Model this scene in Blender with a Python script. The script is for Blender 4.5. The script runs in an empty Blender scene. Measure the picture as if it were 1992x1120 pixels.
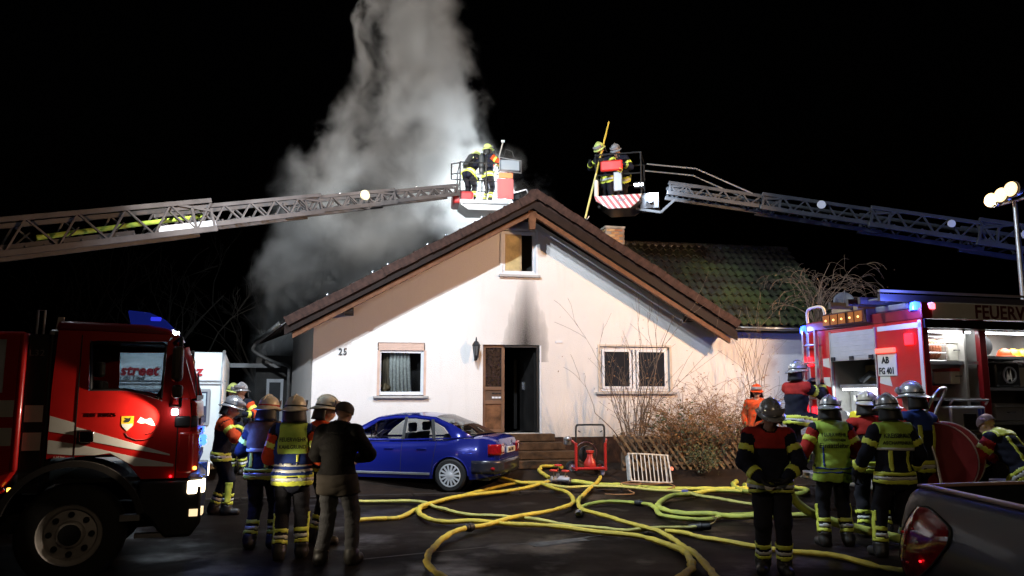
# Night house fire: gabled house, two turntable ladders, two fire engines, crew and hoses
import bpy, math, random
import numpy as np
from mathutils import Vector, Matrix
R = math.radians
sc = bpy.context.scene
col = sc.collection
random.seed(7)
rng = np.random.default_rng(7)

# ------------------------------------------------------------------ camera, world, exposure
cam_d = bpy.data.cameras.new('camera'); cam = bpy.data.objects.new('camera', cam_d); col.objects.link(cam)
cam.location = (0, 0, 1.83)
cam.rotation_euler = (R(90) + math.atan(208 / 1500), 0, 0)
cam_d.sensor_width = 36; cam_d.lens = 36 * 1500 / 1992; cam_d.clip_end = 2000
sc.camera = cam
world = bpy.data.worlds.new('World'); sc.world = world; world.use_nodes = True
wn = world.node_tree; wn.nodes.clear()
sky = wn.nodes.new('ShaderNodeTexSky'); sky.sky_type = 'NISHITA'; sky.sun_disc = False
sky.sun_elevation = R(-4); sky.sun_rotation = R(200)
bg = wn.nodes.new('ShaderNodeBackground'); bg.inputs['Strength'].default_value = 0.012
wo = wn.nodes.new('ShaderNodeOutputWorld')
wn.links.new(sky.outputs[0], bg.inputs[0]); wn.links.new(bg.outputs[0], wo.inputs[0])
moon_d = bpy.data.lights.new('moon', 'SUN'); moon_d.energy = 0.004; moon_d.angle = R(0.5); moon_d.color = (.8, .88, 1)
moon = bpy.data.objects.new('moon', moon_d); moon.rotation_euler = (R(45), 0, R(200)); col.objects.link(moon)
sc.view_settings.view_transform = 'Standard'; sc.view_settings.look = 'None'
sc.view_settings.exposure = 0; sc.view_settings.gamma = 1; sc.view_settings.use_curve_mapping = False
sc.render.engine = 'CYCLES'
cy = sc.cycles
cy.use_denoising = True
try: cy.denoiser = 'OPENIMAGEDENOISE'
except Exception: pass
cy.max_bounces = 6; cy.diffuse_bounces = 2; cy.glossy_bounces = 3; cy.transmission_bounces = 6
cy.transparent_max_bounces = 8; cy.volume_bounces = 0
cy.volume_step_rate = .6; cy.volume_max_steps = 128
cy.sample_clamp_indirect = 4; cy.caustics_reflective = False; cy.caustics_refractive = False
cy.use_light_tree = True

# ------------------------------------------------------------------ helpers
MATS = {}
def mat(name, c, rough=.6, metal=0, var=0, vscale=4, bump=0, bscale=60, emit=None, es=0, coat=0, alpha=None, trans=0, spec=None, c2=None, vdet=4):
    if name in MATS: return MATS[name]
    m = bpy.data.materials.new(name); m.use_nodes = True
    nt = m.node_tree; b = nt.nodes['Principled BSDF']; I = b.inputs
    c = tuple(c) + (1,) if len(c) == 3 else c
    I['Base Color'].default_value = c; I['Roughness'].default_value = rough; I['Metallic'].default_value = metal
    if coat: I['Coat Weight'].default_value = coat; I['Coat Roughness'].default_value = .06
    if trans: I['Transmission Weight'].default_value = trans
    if spec is not None: I['Specular IOR Level'].default_value = spec
    if emit: I['Emission Color'].default_value = tuple(emit) + (1,); I['Emission Strength'].default_value = es
    if alpha is not None: I['Alpha'].default_value = alpha
    if var or bump:
        tc = nt.nodes.new('ShaderNodeTexCoord')
    if var:
        n = nt.nodes.new('ShaderNodeTexNoise'); n.inputs['Scale'].default_value = vscale; n.inputs['Detail'].default_value = vdet
        n.inputs['Roughness'].default_value = .65
        nt.links.new(tc.outputs['Object'], n.inputs['Vector'])
        mx = nt.nodes.new('ShaderNodeMix'); mx.data_type = 'RGBA'
        d = c2 if c2 else tuple(x * (1 - var) for x in c[:3])
        mx.inputs['A'].default_value = tuple(d[:3]) + (1,)
        mx.inputs['B'].default_value = c if c2 else tuple(min(1, x * (1 + var * .5)) for x in c[:3]) + (1,)
        mr = nt.nodes.new('ShaderNodeMapRange'); mr.inputs['From Min'].default_value = .32; mr.inputs['From Max'].default_value = .68
        nt.links.new(n.outputs['Fac'], mr.inputs['Value']); nt.links.new(mr.outputs[0], mx.inputs['Factor'])
        nt.links.new(mx.outputs['Result'], I['Base Color'])
        mr2 = nt.nodes.new('ShaderNodeMapRange'); mr2.inputs['To Min'].default_value = max(.03, rough * .8); mr2.inputs['To Max'].default_value = min(1, rough * 1.2)
        nt.links.new(n.outputs['Fac'], mr2.inputs['Value']); nt.links.new(mr2.outputs[0], I['Roughness'])
    if bump:
        n2 = nt.nodes.new('ShaderNodeTexNoise'); n2.inputs['Scale'].default_value = bscale; n2.inputs['Detail'].default_value = 3
        nt.links.new(tc.outputs['Object'], n2.inputs['Vector'])
        bp = nt.nodes.new('ShaderNodeBump'); bp.inputs['Strength'].default_value = bump; bp.inputs['Distance'].default_value = .02
        nt.links.new(n2.outputs['Fac'], bp.inputs['Height']); nt.links.new(bp.outputs[0], I['Normal'])
    MATS[name] = m
    return m

def clear_glass(name, tint, gloss=.08):
    if name in MATS: return MATS[name]
    m = bpy.data.materials.new(name); m.use_nodes = True; nt = m.node_tree; nt.nodes.clear()
    o = nt.nodes.new('ShaderNodeOutputMaterial'); mx = nt.nodes.new('ShaderNodeMixShader'); t = nt.nodes.new('ShaderNodeBsdfTransparent'); g = nt.nodes.new('ShaderNodeBsdfGlossy')
    t.inputs[0].default_value = tuple(tint) + (1,); g.inputs['Roughness'].default_value = .03; f = nt.nodes.new('ShaderNodeFresnel'); f.inputs[0].default_value = 1.45
    L = nt.links.new; L(f.outputs[0], mx.inputs[0]); L(t.outputs[0], mx.inputs[1]); L(g.outputs[0], mx.inputs[2]); L(mx.outputs[0], o.inputs[0])
    MATS[name] = m; return m

def tag(o, label=None, cat=None, group=None, kind=None):
    if label: o['label'] = label
    if cat: o['category'] = cat
    if group: o['group'] = group
    if kind: o['kind'] = kind
    return o

def thing(name, label, cat, loc=(0, 0, 0), rz=0, group=None):
    o = bpy.data.objects.new(name, None); col.objects.link(o)
    o.empty_display_size = .2; o.location = loc; o.rotation_euler = (0, 0, rz)
    return tag(o, label, cat, group)

def link(name, me, parent=None):
    o = bpy.data.objects.new(name, me); col.objects.link(o)
    if parent: o.parent = parent
    return o

def copy_tree(o, parent=None):
    c = o.copy(); col.objects.link(c); c.parent = parent
    for ch in o.children: copy_tree(ch, c)
    return c

class MB:
    "collects shapes; build() links them as one mesh object"
    def __init__(s): s.v = []; s.f = []; s.mi = []; s.cur = 0
    def m(s, i): s.cur = i; return s
    def add(s, vs, fs):
        k = len(s.v); s.v.extend([tuple(map(float, p)) for p in vs]); s.f.extend([tuple(i + k for i in f) for f in fs]); s.mi.extend([s.cur] * len(fs)); return s
    def box(s, x0, x1, y0, y1, z0, z1, M=None):
        v = [Vector((x, y, z)) for x in (x0, x1) for y in (y0, y1) for z in (z0, z1)]
        if M is not None: v = [M @ p for p in v]
        return s.add(v, [(0, 1, 3, 2), (4, 6, 7, 5), (0, 4, 5, 1), (2, 3, 7, 6), (0, 2, 6, 4), (1, 5, 7, 3)])
    def bar(s, p0, p1, w, h, up=(0, 0, 1)):
        "rectangular bar from p0 to p1, w sideways, h along up"
        a = Vector(p0); b = Vector(p1); d = (b - a).normalized(); u = Vector(up)
        r = d.cross(u)
        if r.length < 1e-5: r = d.cross(Vector((1, 0, 0)))
        r.normalize(); u = r.cross(d)
        r = r * (w / 2); u = u * (h / 2)
        v = [a - r - u, a - r + u, a + r - u, a + r + u, b - r - u, b - r + u, b + r - u, b + r + u]
        return s.add(v, [(0, 1, 3, 2), (4, 6, 7, 5), (0, 4, 5, 1), (2, 3, 7, 6), (0, 2, 6, 4), (1, 5, 7, 3)])
    def tube(s, pts, r, n=8, closed=False, caps=True, flat=1.0):
        P = [Vector(p) for p in pts]; N = len(P)
        rs = list(r) if hasattr(r, '__len__') else [r] * N
        T = []
        for i in range(N):
            a = P[i - 1] if (i > 0 or closed) else P[i]; b = P[(i + 1) % N] if (i < N - 1 or closed) else P[i]
            d = b - a; T.append(d.normalized() if d.length > 1e-9 else Vector((0, 0, 1)))
        ref = Vector((0, 0, 1)) if abs(T[0].z) < .9 else Vector((1, 0, 0))
        vs = []; x = T[0].cross(ref).normalized()
        for i in range(N):
            x = x - T[i] * x.dot(T[i])
            if x.length < 1e-6: x = T[i].cross(Vector((.3, .7, .2)))
            x.normalize(); y = T[i].cross(x)
            for k in range(n):
                a = 2 * math.pi * k / n
                vs.append(P[i] + x * (math.cos(a) * rs[i]) + y * (math.sin(a) * rs[i] * flat))
        fs = []
        for i in range(N if closed else N - 1):
            j = (i + 1) % N
            for k in range(n):
                l = (k + 1) % n
                fs.append((i * n + k, i * n + l, j * n + l, j * n + k))
        if caps and not closed:
            fs.append(tuple(range(n - 1, -1, -1))); fs.append(tuple((N - 1) * n + k for k in range(n)))
        return s.add(vs, fs)
    def cyl(s, p0, p1, r0, r1=None, n=12): return s.tube([p0, p1], [r0, r0 if r1 is None else r1], n)
    def prism(s, poly, axis, a, b):
        "extrude a 2D polygon along axis from a to b; the other two coordinates keep their order"
        def P(u, v, w): return {'x': (w, u, v), 'y': (u, w, v), 'z': (u, v, w)}[axis]
        n = len(poly); vs = [P(u, v, a) for u, v in poly] + [P(u, v, b) for u, v in poly]
        fs = [tuple(range(n)), tuple(range(2 * n - 1, n - 1, -1))] + [(i, n + i, n + (i + 1) % n, (i + 1) % n) for i in range(n)]
        return s.add(vs, fs)
    def lathe(s, prof, c=(0, 0, 0), axis=(0, 0, 1), n=20, sx=1, sy=1):
        q = Vector((0, 0, 1)).rotation_difference(Vector(axis).normalized()); c = Vector(c)
        vs = []
        for r, z in prof:
            for k in range(n):
                a = 2 * math.pi * k / n; vs.append(c + q @ Vector((r * math.cos(a) * sx, r * math.sin(a) * sy, z)))
        fs = [(i * n + k, i * n + (k + 1) % n, (i + 1) * n + (k + 1) % n, (i + 1) * n + k) for i in range(len(prof) - 1) for k in range(n)]
        return s.add(vs, fs)
    def ball(s, c, rx, ry=None, rz=None, n=12, m=8):
        ry = rx if ry is None else ry; rz = rx if rz is None else rz; c = Vector(c); vs = []
        for i in range(m + 1):
            t = math.pi * i / m
            for k in range(n):
                a = 2 * math.pi * k / n; vs.append(c + Vector((rx * math.sin(t) * math.cos(a), ry * math.sin(t) * math.sin(a), -rz * math.cos(t))))
        return s.add(vs, [(i * n + k, i * n + (k + 1) % n, (i + 1) * n + (k + 1) % n, (i + 1) * n + k) for i in range(m) for k in range(n)])
    def grid(s, rows):
        n = len(rows[0]); vs = [p for r in rows for p in r]
        return s.add(vs, [(i * n + k, i * n + k + 1, (i + 1) * n + k + 1, (i + 1) * n + k) for i in range(len(rows) - 1) for k in range(n - 1)])
    def quad(s, a, b, c, d): return s.add([a, b, c, d], [(0, 1, 2, 3)])
    def xf(s, M): s.v = [tuple(M @ Vector(p)) for p in s.v]; return s
    def mesh(s, name, m):
        me = bpy.data.meshes.new(name); me.from_pydata(s.v, [], s.f); me.validate()
        for x in (m if isinstance(m, (list, tuple)) else [m]): me.materials.append(x)
        if any(s.mi) and len(me.polygons) == len(s.mi): me.polygons.foreach_set('material_index', s.mi)
        me.update(); return me
    def build(s, name, m, parent=None, smooth=35, bevel=0, solid=0, recalc=True):
        me = s.mesh(name, m)
        if recalc:
            import bmesh
            bm = bmesh.new(); bm.from_mesh(me); bmesh.ops.remove_doubles(bm, verts=bm.verts, dist=1e-5)
            bmesh.ops.recalc_face_normals(bm, faces=bm.faces); bm.to_mesh(me); bm.free()
        if smooth:
            me.shade_smooth(); me.set_sharp_from_angle(angle=R(smooth))
        o = link(name, me, parent)
        if solid:
            q = o.modifiers.new('solid', 'SOLIDIFY'); q.thickness = solid; q.offset = -1
        if bevel:
            q = o.modifiers.new('bevel', 'BEVEL'); q.width = bevel; q.segments = 2; q.limit_method = 'ANGLE'; q.angle_limit = R(40)
        return o

def part(name, m, parent, *a, **k): return MB().box(*a).build(name, m, parent, **k)

def text(name, s, size, m, parent, M, extrude=.003, sx=1, font_shear=0, spacing=1, align='LEFT', offset=0):
    cu = bpy.data.curves.new(name, 'FONT'); cu.body = s; cu.size = size; cu.extrude = extrude; cu.shear = font_shear
    cu.align_x = align; cu.space_character = spacing; cu.resolution_u = 2; cu.offset = offset
    t = bpy.data.objects.new('tmp', cu); col.objects.link(t)
    dg = bpy.context.evaluated_depsgraph_get(); dg.update()
    me = bpy.data.meshes.new_from_object(t.evaluated_get(dg)); bpy.data.objects.remove(t)
    me.name = name; me.transform(M @ Matrix.Diagonal((sx, 1, 1, 1))); me.materials.clear(); me.materials.append(m)
    return link(name, me, parent)

def facing(origin, xdir, zdir=(0, 0, 1)):
    "matrix putting text XY plane on a vertical surface: text x along xdir, text y along zdir"
    x = Vector(xdir).normalized(); y = Vector(zdir).normalized(); z = x.cross(y)
    M = Matrix((x, y, z)).transposed().to_4x4(); M.translation = Vector(origin); return M

def catmull(pts, n=6):
    P = [Vector(p) for p in pts]; P = [P[0] * 2 - P[1]] + P + [P[-1] * 2 - P[-2]]; out = []
    for i in range(1, len(P) - 2):
        a, b, c, d = P[i - 1:i + 3]
        for k in range(n):
            t = k / n; out.append(.5 * ((2 * b) + (c - a) * t + (2 * a - 5 * b + 4 * c - d) * t * t + (3 * b - a - 3 * c + d) * t ** 3))
    out.append(P[-2]); return out

def lamp(name, kind, parent, loc, energy, color, target=None, size=.1, spot=None, blend=.3):
    d = bpy.data.lights.new(name, kind); d.energy = energy; d.color = color
    if kind == 'AREA': d.size = size
    else: d.shadow_soft_size = size
    if kind == 'SPOT': d.spot_size = R(spot or 90); d.spot_blend = blend
    o = bpy.data.objects.new(name, d); col.objects.link(o); o.location = loc
    if target is not None:
        o.rotation_euler = (Vector(target) - Vector(loc)).to_track_quat('-Z', 'Y').to_euler()
    if parent:
        o.parent = parent; o.matrix_parent_inverse = Matrix.Identity(4)
    return o
# ------------------------------------------------------------------ ground
HB = R(11); HO = Vector((0, 18.2, 0)); HU = Vector((math.cos(HB), math.sin(HB), 0)); HV = Vector((-math.sin(HB), math.cos(HB), 0))
def hw(u, v, z): return HO + HU * u + HV * v + Vector((0, 0, z))
def gz(x, y):
    v = (Vector((x, y, 0)) - HO).dot(HV)
    t = min(1, max(0, (v + 3.0) / 1.6)); return .25 * t * t * (3 - 2 * t)

def asphalt_mat():
    m = mat('wet_asphalt', (.028, .024, .022), rough=.42)
    nt = m.node_tree; b = nt.nodes['Principled BSDF']; L = nt.links.new; b.inputs['Specular IOR Level'].default_value = .05
    tc = nt.nodes.new('ShaderNodeTexCoord')
    n1 = nt.nodes.new('ShaderNodeTexNoise'); n1.inputs['Scale'].default_value = .55; n1.inputs['Detail'].default_value = 6; n1.inputs['Roughness'].default_value = .6
    n2 = nt.nodes.new('ShaderNodeTexNoise'); n2.inputs['Scale'].default_value = 90; n2.inputs['Detail'].default_value = 2
    for n in (n1, n2): L(tc.outputs['Object'], n.inputs['Vector'])
    r = nt.nodes.new('ShaderNodeValToRGB'); e = r.color_ramp.elements
    e[0].position = .35; e[0].color = (.0032, .0018, .0013, 1); e[1].position = .68; e[1].color = (.0115, .0068, .005, 1)
    L(n1.outputs['Fac'], r.inputs[0])
    mx = nt.nodes.new('ShaderNodeMix'); mx.data_type = 'RGBA'; mx.blend_type = 'MULTIPLY'; mx.inputs['Factor'].default_value = .7
    r2 = nt.nodes.new('ShaderNodeValToRGB'); r2.color_ramp.elements[0].position = .3; r2.color_ramp.elements[0].color = (.5, .5, .5, 1); r2.color_ramp.elements[1].position = .7; r2.color_ramp.elements[1].color = (1.4, 1.4, 1.4, 1)
    L(n2.outputs['Fac'], r2.inputs[0]); L(r.outputs[0], mx.inputs['A']); L(r2.outputs[0], mx.inputs['B']); L(mx.outputs['Result'], b.inputs['Base Color'])
    mr = nt.nodes.new('ShaderNodeMapRange'); mr.inputs['From Min'].default_value = .35; mr.inputs['From Max'].default_value = .65
    mr.inputs['To Min'].default_value = .42; mr.inputs['To Max'].default_value = .85
    L(n1.outputs['Fac'], mr.inputs['Value']); L(mr.outputs[0], b.inputs['Roughness'])
    n4 = nt.nodes.new('ShaderNodeTexNoise'); n4.inputs['Scale'].default_value = .8; n4.inputs['Detail'].default_value = 7; n4.inputs['Roughness'].default_value = .55; L(tc.outputs['Object'], n4.inputs['Vector'])
    wet = nt.nodes.new('ShaderNodeMapRange'); wet.inputs['From Min'].default_value = .52; wet.inputs['From Max'].default_value = .72; L(n4.outputs['Fac'], wet.inputs['Value'])      # shallow puddles of run-off
    sm = nt.nodes.new('ShaderNodeMix'); L(wet.outputs[0], sm.inputs['Factor']); sm.inputs['A'].default_value = .05; sm.inputs['B'].default_value = .34; L(sm.outputs['Result'], b.inputs['Specular IOR Level'])
    rm = nt.nodes.new('ShaderNodeMix'); L(wet.outputs[0], rm.inputs['Factor']); L(mr.outputs[0], rm.inputs['A']); rm.inputs['B'].default_value = .24; L(rm.outputs['Result'], b.inputs['Roughness'])
    bp = nt.nodes.new('ShaderNodeBump'); bp.inputs['Strength'].default_value = .35; bp.inputs['Distance'].default_value = .012
    L(n2.outputs['Fac'], bp.inputs['Height']); L(bp.outputs[0], b.inputs['Normal'])
    return m

def sheet(xs, ys, zf, name, m, label=None):
    b = MB(); b.grid([[(x, y, zf(x, y)) for x in xs] for y in ys])
    o = b.build(name, m, smooth=60); tag(o, kind='structure'); return o
g = MB(); g.grid([[(x, y, gz(x, y) * 1.0 - .012) for x in (-300, -60, -20, *np.linspace(-12, 14, 27), 30, 80, 300)] for y in (-120, -20, 0, *np.linspace(8, 19, 45), 24, 40, 100, 400)])
tag(g.build('ground', mat('soil', (.022, .014, .010), .9, spec=.15, var=.5, vscale=2.5, bump=.5, bscale=25), smooth=60), kind='structure')
# street: everything nearer than a line parallel to the house front
def street_edge(x): return (HO + HV * -3.35).y + (x - (HV * -3.35).x) * math.tan(HB)
rd = MB(); xs = np.linspace(-40, 40, 33)
rd.grid([[(x, y0 + (street_edge(x) - y0) * t, .0) for x in xs] for t in np.linspace(0, 1, 6) for y0 in (-30,)])
tag(rd.build('street', asphalt_mat(), smooth=60), kind='structure')
# low kerb stones between the street and the forecourt
kb_m = mat('kerb_stone', (.035, .028, .024), .75, spec=.15, var=.4, vscale=6, bump=.3)
kerb = thing('kerb', 'low stone kerb between street and house forecourt', 'kerb'); tag(kerb, kind='structure')
del kerb['category']
kme = MB().box(-.48, .48, -.07, .07, -.1, .035).mesh('kerb_stone', kb_m)
for i in range(34):
    u = -17 + i; p = HO + HU * u + HV * -3.28
    o = link('kerb_stone', kme, kerb); o.location = (p.x, p.y, 0); o.rotation_euler = (R(random.uniform(-1, 1)), 0, HB + R(random.uniform(-.6, .6)))
# worn paint on the asphalt
pm = mat('worn_paint', (.075, .07, .065), .7, var=.75, vscale=9, c2=(.012, .010, .009))
def ground_strip(pts, w, z, name, m):
    b = MB(); rows = [[], []]
    for i, p in enumerate(pts):
        a = Vector(pts[max(0, i - 1)]); c = Vector(pts[min(len(pts) - 1, i + 1)]); d = (c - a).normalized(); n = Vector((-d.y, d.x))
        for k, s in enumerate((-.5, .5)):
            q = Vector(p) + n * w * s * (1 + .15 * math.sin(i * 2.1 + k)); rows[k].append((q.x, q.y, z))
    o = b.grid(rows).build(name, m, smooth=0); tag(o, kind='structure'); return o
ground_strip([(-1.75, 8.95), (-1.0, 9.35), (-.2, 9.75), (.35, 10.0), (.9, 10.3), (1.25, 10.55)], .045, .004, 'road_marking', pm)
ground_strip([(.25, 9.75), (.5, 9.95), (.75, 10.1), (.95, 10.2)], .2, .005, 'road_marking', pm)

# ------------------------------------------------------------------ house
plaster = mat('plaster', (.74, .68, .63), .9)
def plaster_nodes():
    nt = plaster.node_tree; b = nt.nodes['Principled BSDF']; L = nt.links.new; N = nt.nodes.new
    tc = N('ShaderNodeTexCoord'); sp = N('ShaderNodeSeparateXYZ'); L(tc.outputs['Object'], sp.inputs[0])
    def M(op, a, c=None, clamp=False):
        n = N('ShaderNodeMath'); n.operation = op; n.use_clamp = clamp
        for i, q in enumerate((a, c)):
            if q is None: continue
            if isinstance(q, (int, float)): n.inputs[i].default_value = q
            else: L(q, n.inputs[i])
        return n.outputs[0]
    x, z = sp.outputs['X'], sp.outputs['Z']
    n1 = N('ShaderNodeTexNoise'); n1.inputs['Scale'].default_value = 1.7; n1.inputs['Detail'].default_value = 5; L(tc.outputs['Object'], n1.inputs['Vector'])
    n2 = N('ShaderNodeTexNoise'); n2.inputs['Scale'].default_value = 42; n2.inputs['Detail'].default_value = 4; n2.inputs['Roughness'].default_value = .7; L(tc.outputs['Object'], n2.inputs['Vector'])
    # soot plume rising from the right half of the door opening to the attic window
    t = M('DIVIDE', M('SUBTRACT', z, 2.95), 1.75, True)                 # 0 at lintel, 1 below attic sill
    w = M('ADD', M('MULTIPLY', M('SUBTRACT', 1.0, t), .40), .20)
    n3 = N('ShaderNodeTexNoise'); mp3 = N('ShaderNodeMapping'); mp3.inputs['Scale'].default_value = (7, 1, 1.6); L(tc.outputs['Object'], mp3.inputs[0]); L(mp3.outputs[0], n3.inputs['Vector']); n3.inputs['Scale'].default_value = 1.0; n3.inputs['Detail'].default_value = 6
    w = M('ADD', w, M('ADD', M('MULTIPLY', M('SUBTRACT', n1.outputs['Fac'], .5), .25), M('MULTIPLY', M('SUBTRACT', n3.outputs['Fac'], .5), .35)))
    dx = M('ABSOLUTE', M('SUBTRACT', x, M('ADD', .33, M('MULTIPLY', t, .03))))
    core = M('SUBTRACT', 1.0, M('DIVIDE', dx, w), True)
    fade = M('POWER', M('SUBTRACT', 1.0, t, True), .5)
    above = M('GREATER_THAN', z, 2.6)
    soot = M('MULTIPLY', M('MULTIPLY', M('POWER', core, .6), fade), above)
    # soot around door edge and attic window head
    da = M('SUBTRACT', 1.0, M('DIVIDE', M('ABSOLUTE', M('SUBTRACT', x, .2)), .55), True)
    za = M('SUBTRACT', 1.0, M('DIVIDE', M('ABSOLUTE', M('SUBTRACT', z, 5.95)), .4), True)
    soot = M('MAXIMUM', soot, M('MULTIPLY', M('MULTIPLY', da, za), .9))
    soot = M('MULTIPLY', soot, M('ADD', .72, M('MULTIPLY', n2.outputs['Fac'], .55)), True)
    # splash dirt at the foot of the wall
    low = M('DIVIDE', M('SUBTRACT', 1.75, z), 1.0, True)
    st = N('ShaderNodeTexNoise'); mpn = N('ShaderNodeMapping'); mpn.inputs['Scale'].default_value = (3.2, 1, .45); L(tc.outputs['Object'], mpn.inputs[0]); L(mpn.outputs[0], st.inputs['Vector']); st.inputs['Scale'].default_value = 1.6; st.inputs['Detail'].default_value = 5
    streak = M('MULTIPLY', M('SUBTRACT', st.outputs['Fac'], .56, True), .55)
    dirt = M('ADD', M('MULTIPLY', M('MULTIPLY', low, low), M('MULTIPLY', n1.outputs['Fac'], 1.1)), streak, True)
    c1 = N('ShaderNodeMix'); c1.data_type = 'RGBA'; c1.inputs['A'].default_value = (.70, .64, .60, 1); c1.inputs['B'].default_value = (.78, .73, .69, 1); L(n1.outputs['Fac'], c1.inputs['Factor'])
    c2 = N('ShaderNodeMix'); c2.data_type = 'RGBA'; c2.inputs['B'].default_value = (.42, .33, .24, 1); L(c1.outputs['Result'], c2.inputs['A']); L(dirt, c2.inputs['Factor'])
    c3 = N('ShaderNodeMix'); c3.data_type = 'RGBA'; c3.inputs['B'].default_value = (.022, .017, .014, 1); L(c2.outputs['Result'], c3.inputs['A']); L(soot, c3.inputs['Factor'])
    L(c3.outputs['Result'], b.inputs['Base Color'])
    bp = N('ShaderNodeBump'); bp.inputs['Strength'].default_value = .85; bp.inputs['Distance'].default_value = .014; L(n2.outputs['Fac'], bp.inputs['Height']); L(bp.outputs[0], b.inputs['Normal'])
plaster_nodes()
wood_d = mat('dark_stained_wood', (.016, .008, .0055), .6, spec=.15, var=.4, vscale=7, bump=.2, bscale=30)
wood_b = mat('brown_wood', (.13, .055, .026), .55, spec=.15, var=.35, vscale=9, bump=.15)
tile_m = mat('old_roof_tile', (.048, .025, .019), .75, spec=.15, var=.6, vscale=9, bump=.3, bscale=40)
moss_m = None
white_p = mat('white_window_frame', (.72, .72, .74), .4, var=.1)
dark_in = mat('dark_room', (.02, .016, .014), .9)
glass = mat('window_glass', (.02, .022, .026), .06, spec=.6)
def moss_nodes():
    "wet dark tile with moss gathering low down and in noisy patches"
    m = mat('mossy_roof_tile', (.03, .028, .022), .45, spec=.3); nt = m.node_tree; b = nt.nodes['Principled BSDF']; L = nt.links.new; N = nt.nodes.new
    g = N('ShaderNodeNewGeometry'); n1 = N('ShaderNodeTexNoise'); n1.inputs['Scale'].default_value = .9; n1.inputs['Detail'].default_value = 9; n1.inputs['Roughness'].default_value = .72; L(g.outputs['Position'], n1.inputs['Vector'])
    sp = N('ShaderNodeSeparateXYZ'); L(g.outputs['Position'], sp.inputs[0])
    mr = N('ShaderNodeMapRange'); mr.inputs['From Min'].default_value = 6.2; mr.inputs['From Max'].default_value = 3.4; mr.inputs['To Min'].default_value = -.10; mr.inputs['To Max'].default_value = .16; L(sp.outputs['Z'], mr.inputs['Value'])
    ad = N('ShaderNodeMath'); ad.operation = 'ADD'; L(n1.outputs['Fac'], ad.inputs[0]); L(mr.outputs[0], ad.inputs[1])
    r = N('ShaderNodeValToRGB'); e = r.color_ramp.elements; e[0].position = .42; e[0].color = (.022, .017, .014, 1); e[1].position = .62; e[1].color = (.032, .041, .011, 1)
    e2 = e.new(.52); e2.color = (.024, .025, .013, 1); L(ad.outputs[0], r.inputs[0]); L(r.outputs[0], b.inputs['Base Color'])
    r2 = N('ShaderNodeMapRange'); r2.inputs['From Min'].default_value = .42; r2.inputs['From Max'].default_value = .62; r2.inputs['To Min'].default_value = .34; r2.inputs['To Max'].default_value = .95; L(ad.outputs[0], r2.inputs['Value']); L(r2.outputs[0], b.inputs['Roughness'])
    n2 = N('ShaderNodeTexNoise'); n2.inputs['Scale'].default_value = 28; n2.inputs['Detail'].default_value = 4; L(g.outputs['Position'], n2.inputs['Vector'])
    bp = N('ShaderNodeBump'); bp.inputs['Strength'].default_value = .7; bp.inputs['Distance'].default_value = .03; L(n2.outputs['Fac'], bp.inputs['Height']); L(bp.outputs[0], b.inputs['Normal'])
    return m
moss_m = moss_nodes()
house = thing('house', 'white plastered gabled house with sooty doorway and smoking roof', 'house', HO, HB)
# openings in the front wall (u0,u1,z0,z1)
OPEN = [(-3.12, -2.04, 1.81, 3.02), (-.69, .66, .95, 3.0), (2.13, 3.94, 1.90, 3.0), (-.25, .60, 4.68, 5.76)]
APEX = (.32, 6.28)
def wall_top(u):
    if u <= APEX[0]: return 6.12 - (APEX[0] - u) * .57
    if u <= 5.05: return 6.12 - (u - APEX[0]) * .578
    return 3.40
us = sorted(set([-4.55, APEX[0], 5.05, 8.0] + [q for o in OPEN for q in o[:2]]))
fw_ = MB()
for a, b in zip(us[:-1], us[1:]):
    cuts = sorted([(o[2], o[3]) for o in OPEN if o[0] <= a + 1e-6 and o[1] >= b - 1e-6])
    z = .85
    for c0, c1 in cuts + [(None, None)]:
        if c0 is None: fw_.quad((a, 0, z), (b, 0, z), (b, 0, wall_top(b - 1e-4)), (a, 0, wall_top(a + 1e-4)))
        else:
            if c0 > z: fw_.quad((a, 0, z), (b, 0, z), (b, 0, c0), (a, 0, c0))
            z = c1
for a, b, c, d in OPEN:
    t = .2
    fw_.quad((a, 0, c), (a, t, c), (a, t, d), (a, 0, d)); fw_.quad((b, 0, c), (b, t, c), (b, t, d), (b, 0, d))
    fw_.quad((a, 0, d), (b, 0, d), (b, t, d), (a, t, d)); fw_.quad((a, 0, c), (b, 0, c), (b, t, c), (a, t, c))
fw_.build('front_wall', plaster, house, smooth=0, recalc=False)
# left side wall (runs back and outwards), right end wall, back wall
def lw(s, z, o=0):   # point on the left side wall, s metres back
    return (-4.55 - s * math.sin(R(10)) - o, s * math.cos(R(10)), z)
MB().quad(lw(0, .2), lw(4.8, .2), lw(4.8, 3.55), lw(0, 3.45)).build('side_wall', plaster, house, smooth=0)
MB().quad((8, 0, .2), (8, 5.5, .2), (8, 5.5, 4), (8, 0, 3.4)).build('end_wall', plaster, house, smooth=0)
MB().quad(lw(4.8, .2), (-1.5, 9, .2), (-1.5, 9, 3.6), lw(4.8, 3.5)).quad((-1.5, 9, .2), (8, 5.5, .2), (8, 5.5, 4), (-1.5, 9, 3.6)).build('back_wall', plaster, house, smooth=0)
# plinth, floor and dark rooms behind the openings
plm = mat('brown_plinth', (.055, .026, .016), .8, spec=.15, var=.35, vscale=5, bump=.4)
MB().box(-4.56, 8.01, -.03, .1, .05, .85).build('plinth', plm, house, smooth=0)
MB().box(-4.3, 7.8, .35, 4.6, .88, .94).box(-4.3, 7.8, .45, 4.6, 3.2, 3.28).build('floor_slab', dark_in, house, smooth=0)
MB().box(-4.3, 7.8, 3.6, 3.7, .9, 3.2).box(-.9, -.82, .25, 3.6, .9, 3.2).box(.9, .98, .25, 3.6, .9, 3.2).build('inner_wall', dark_in, house, smooth=0)
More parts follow.
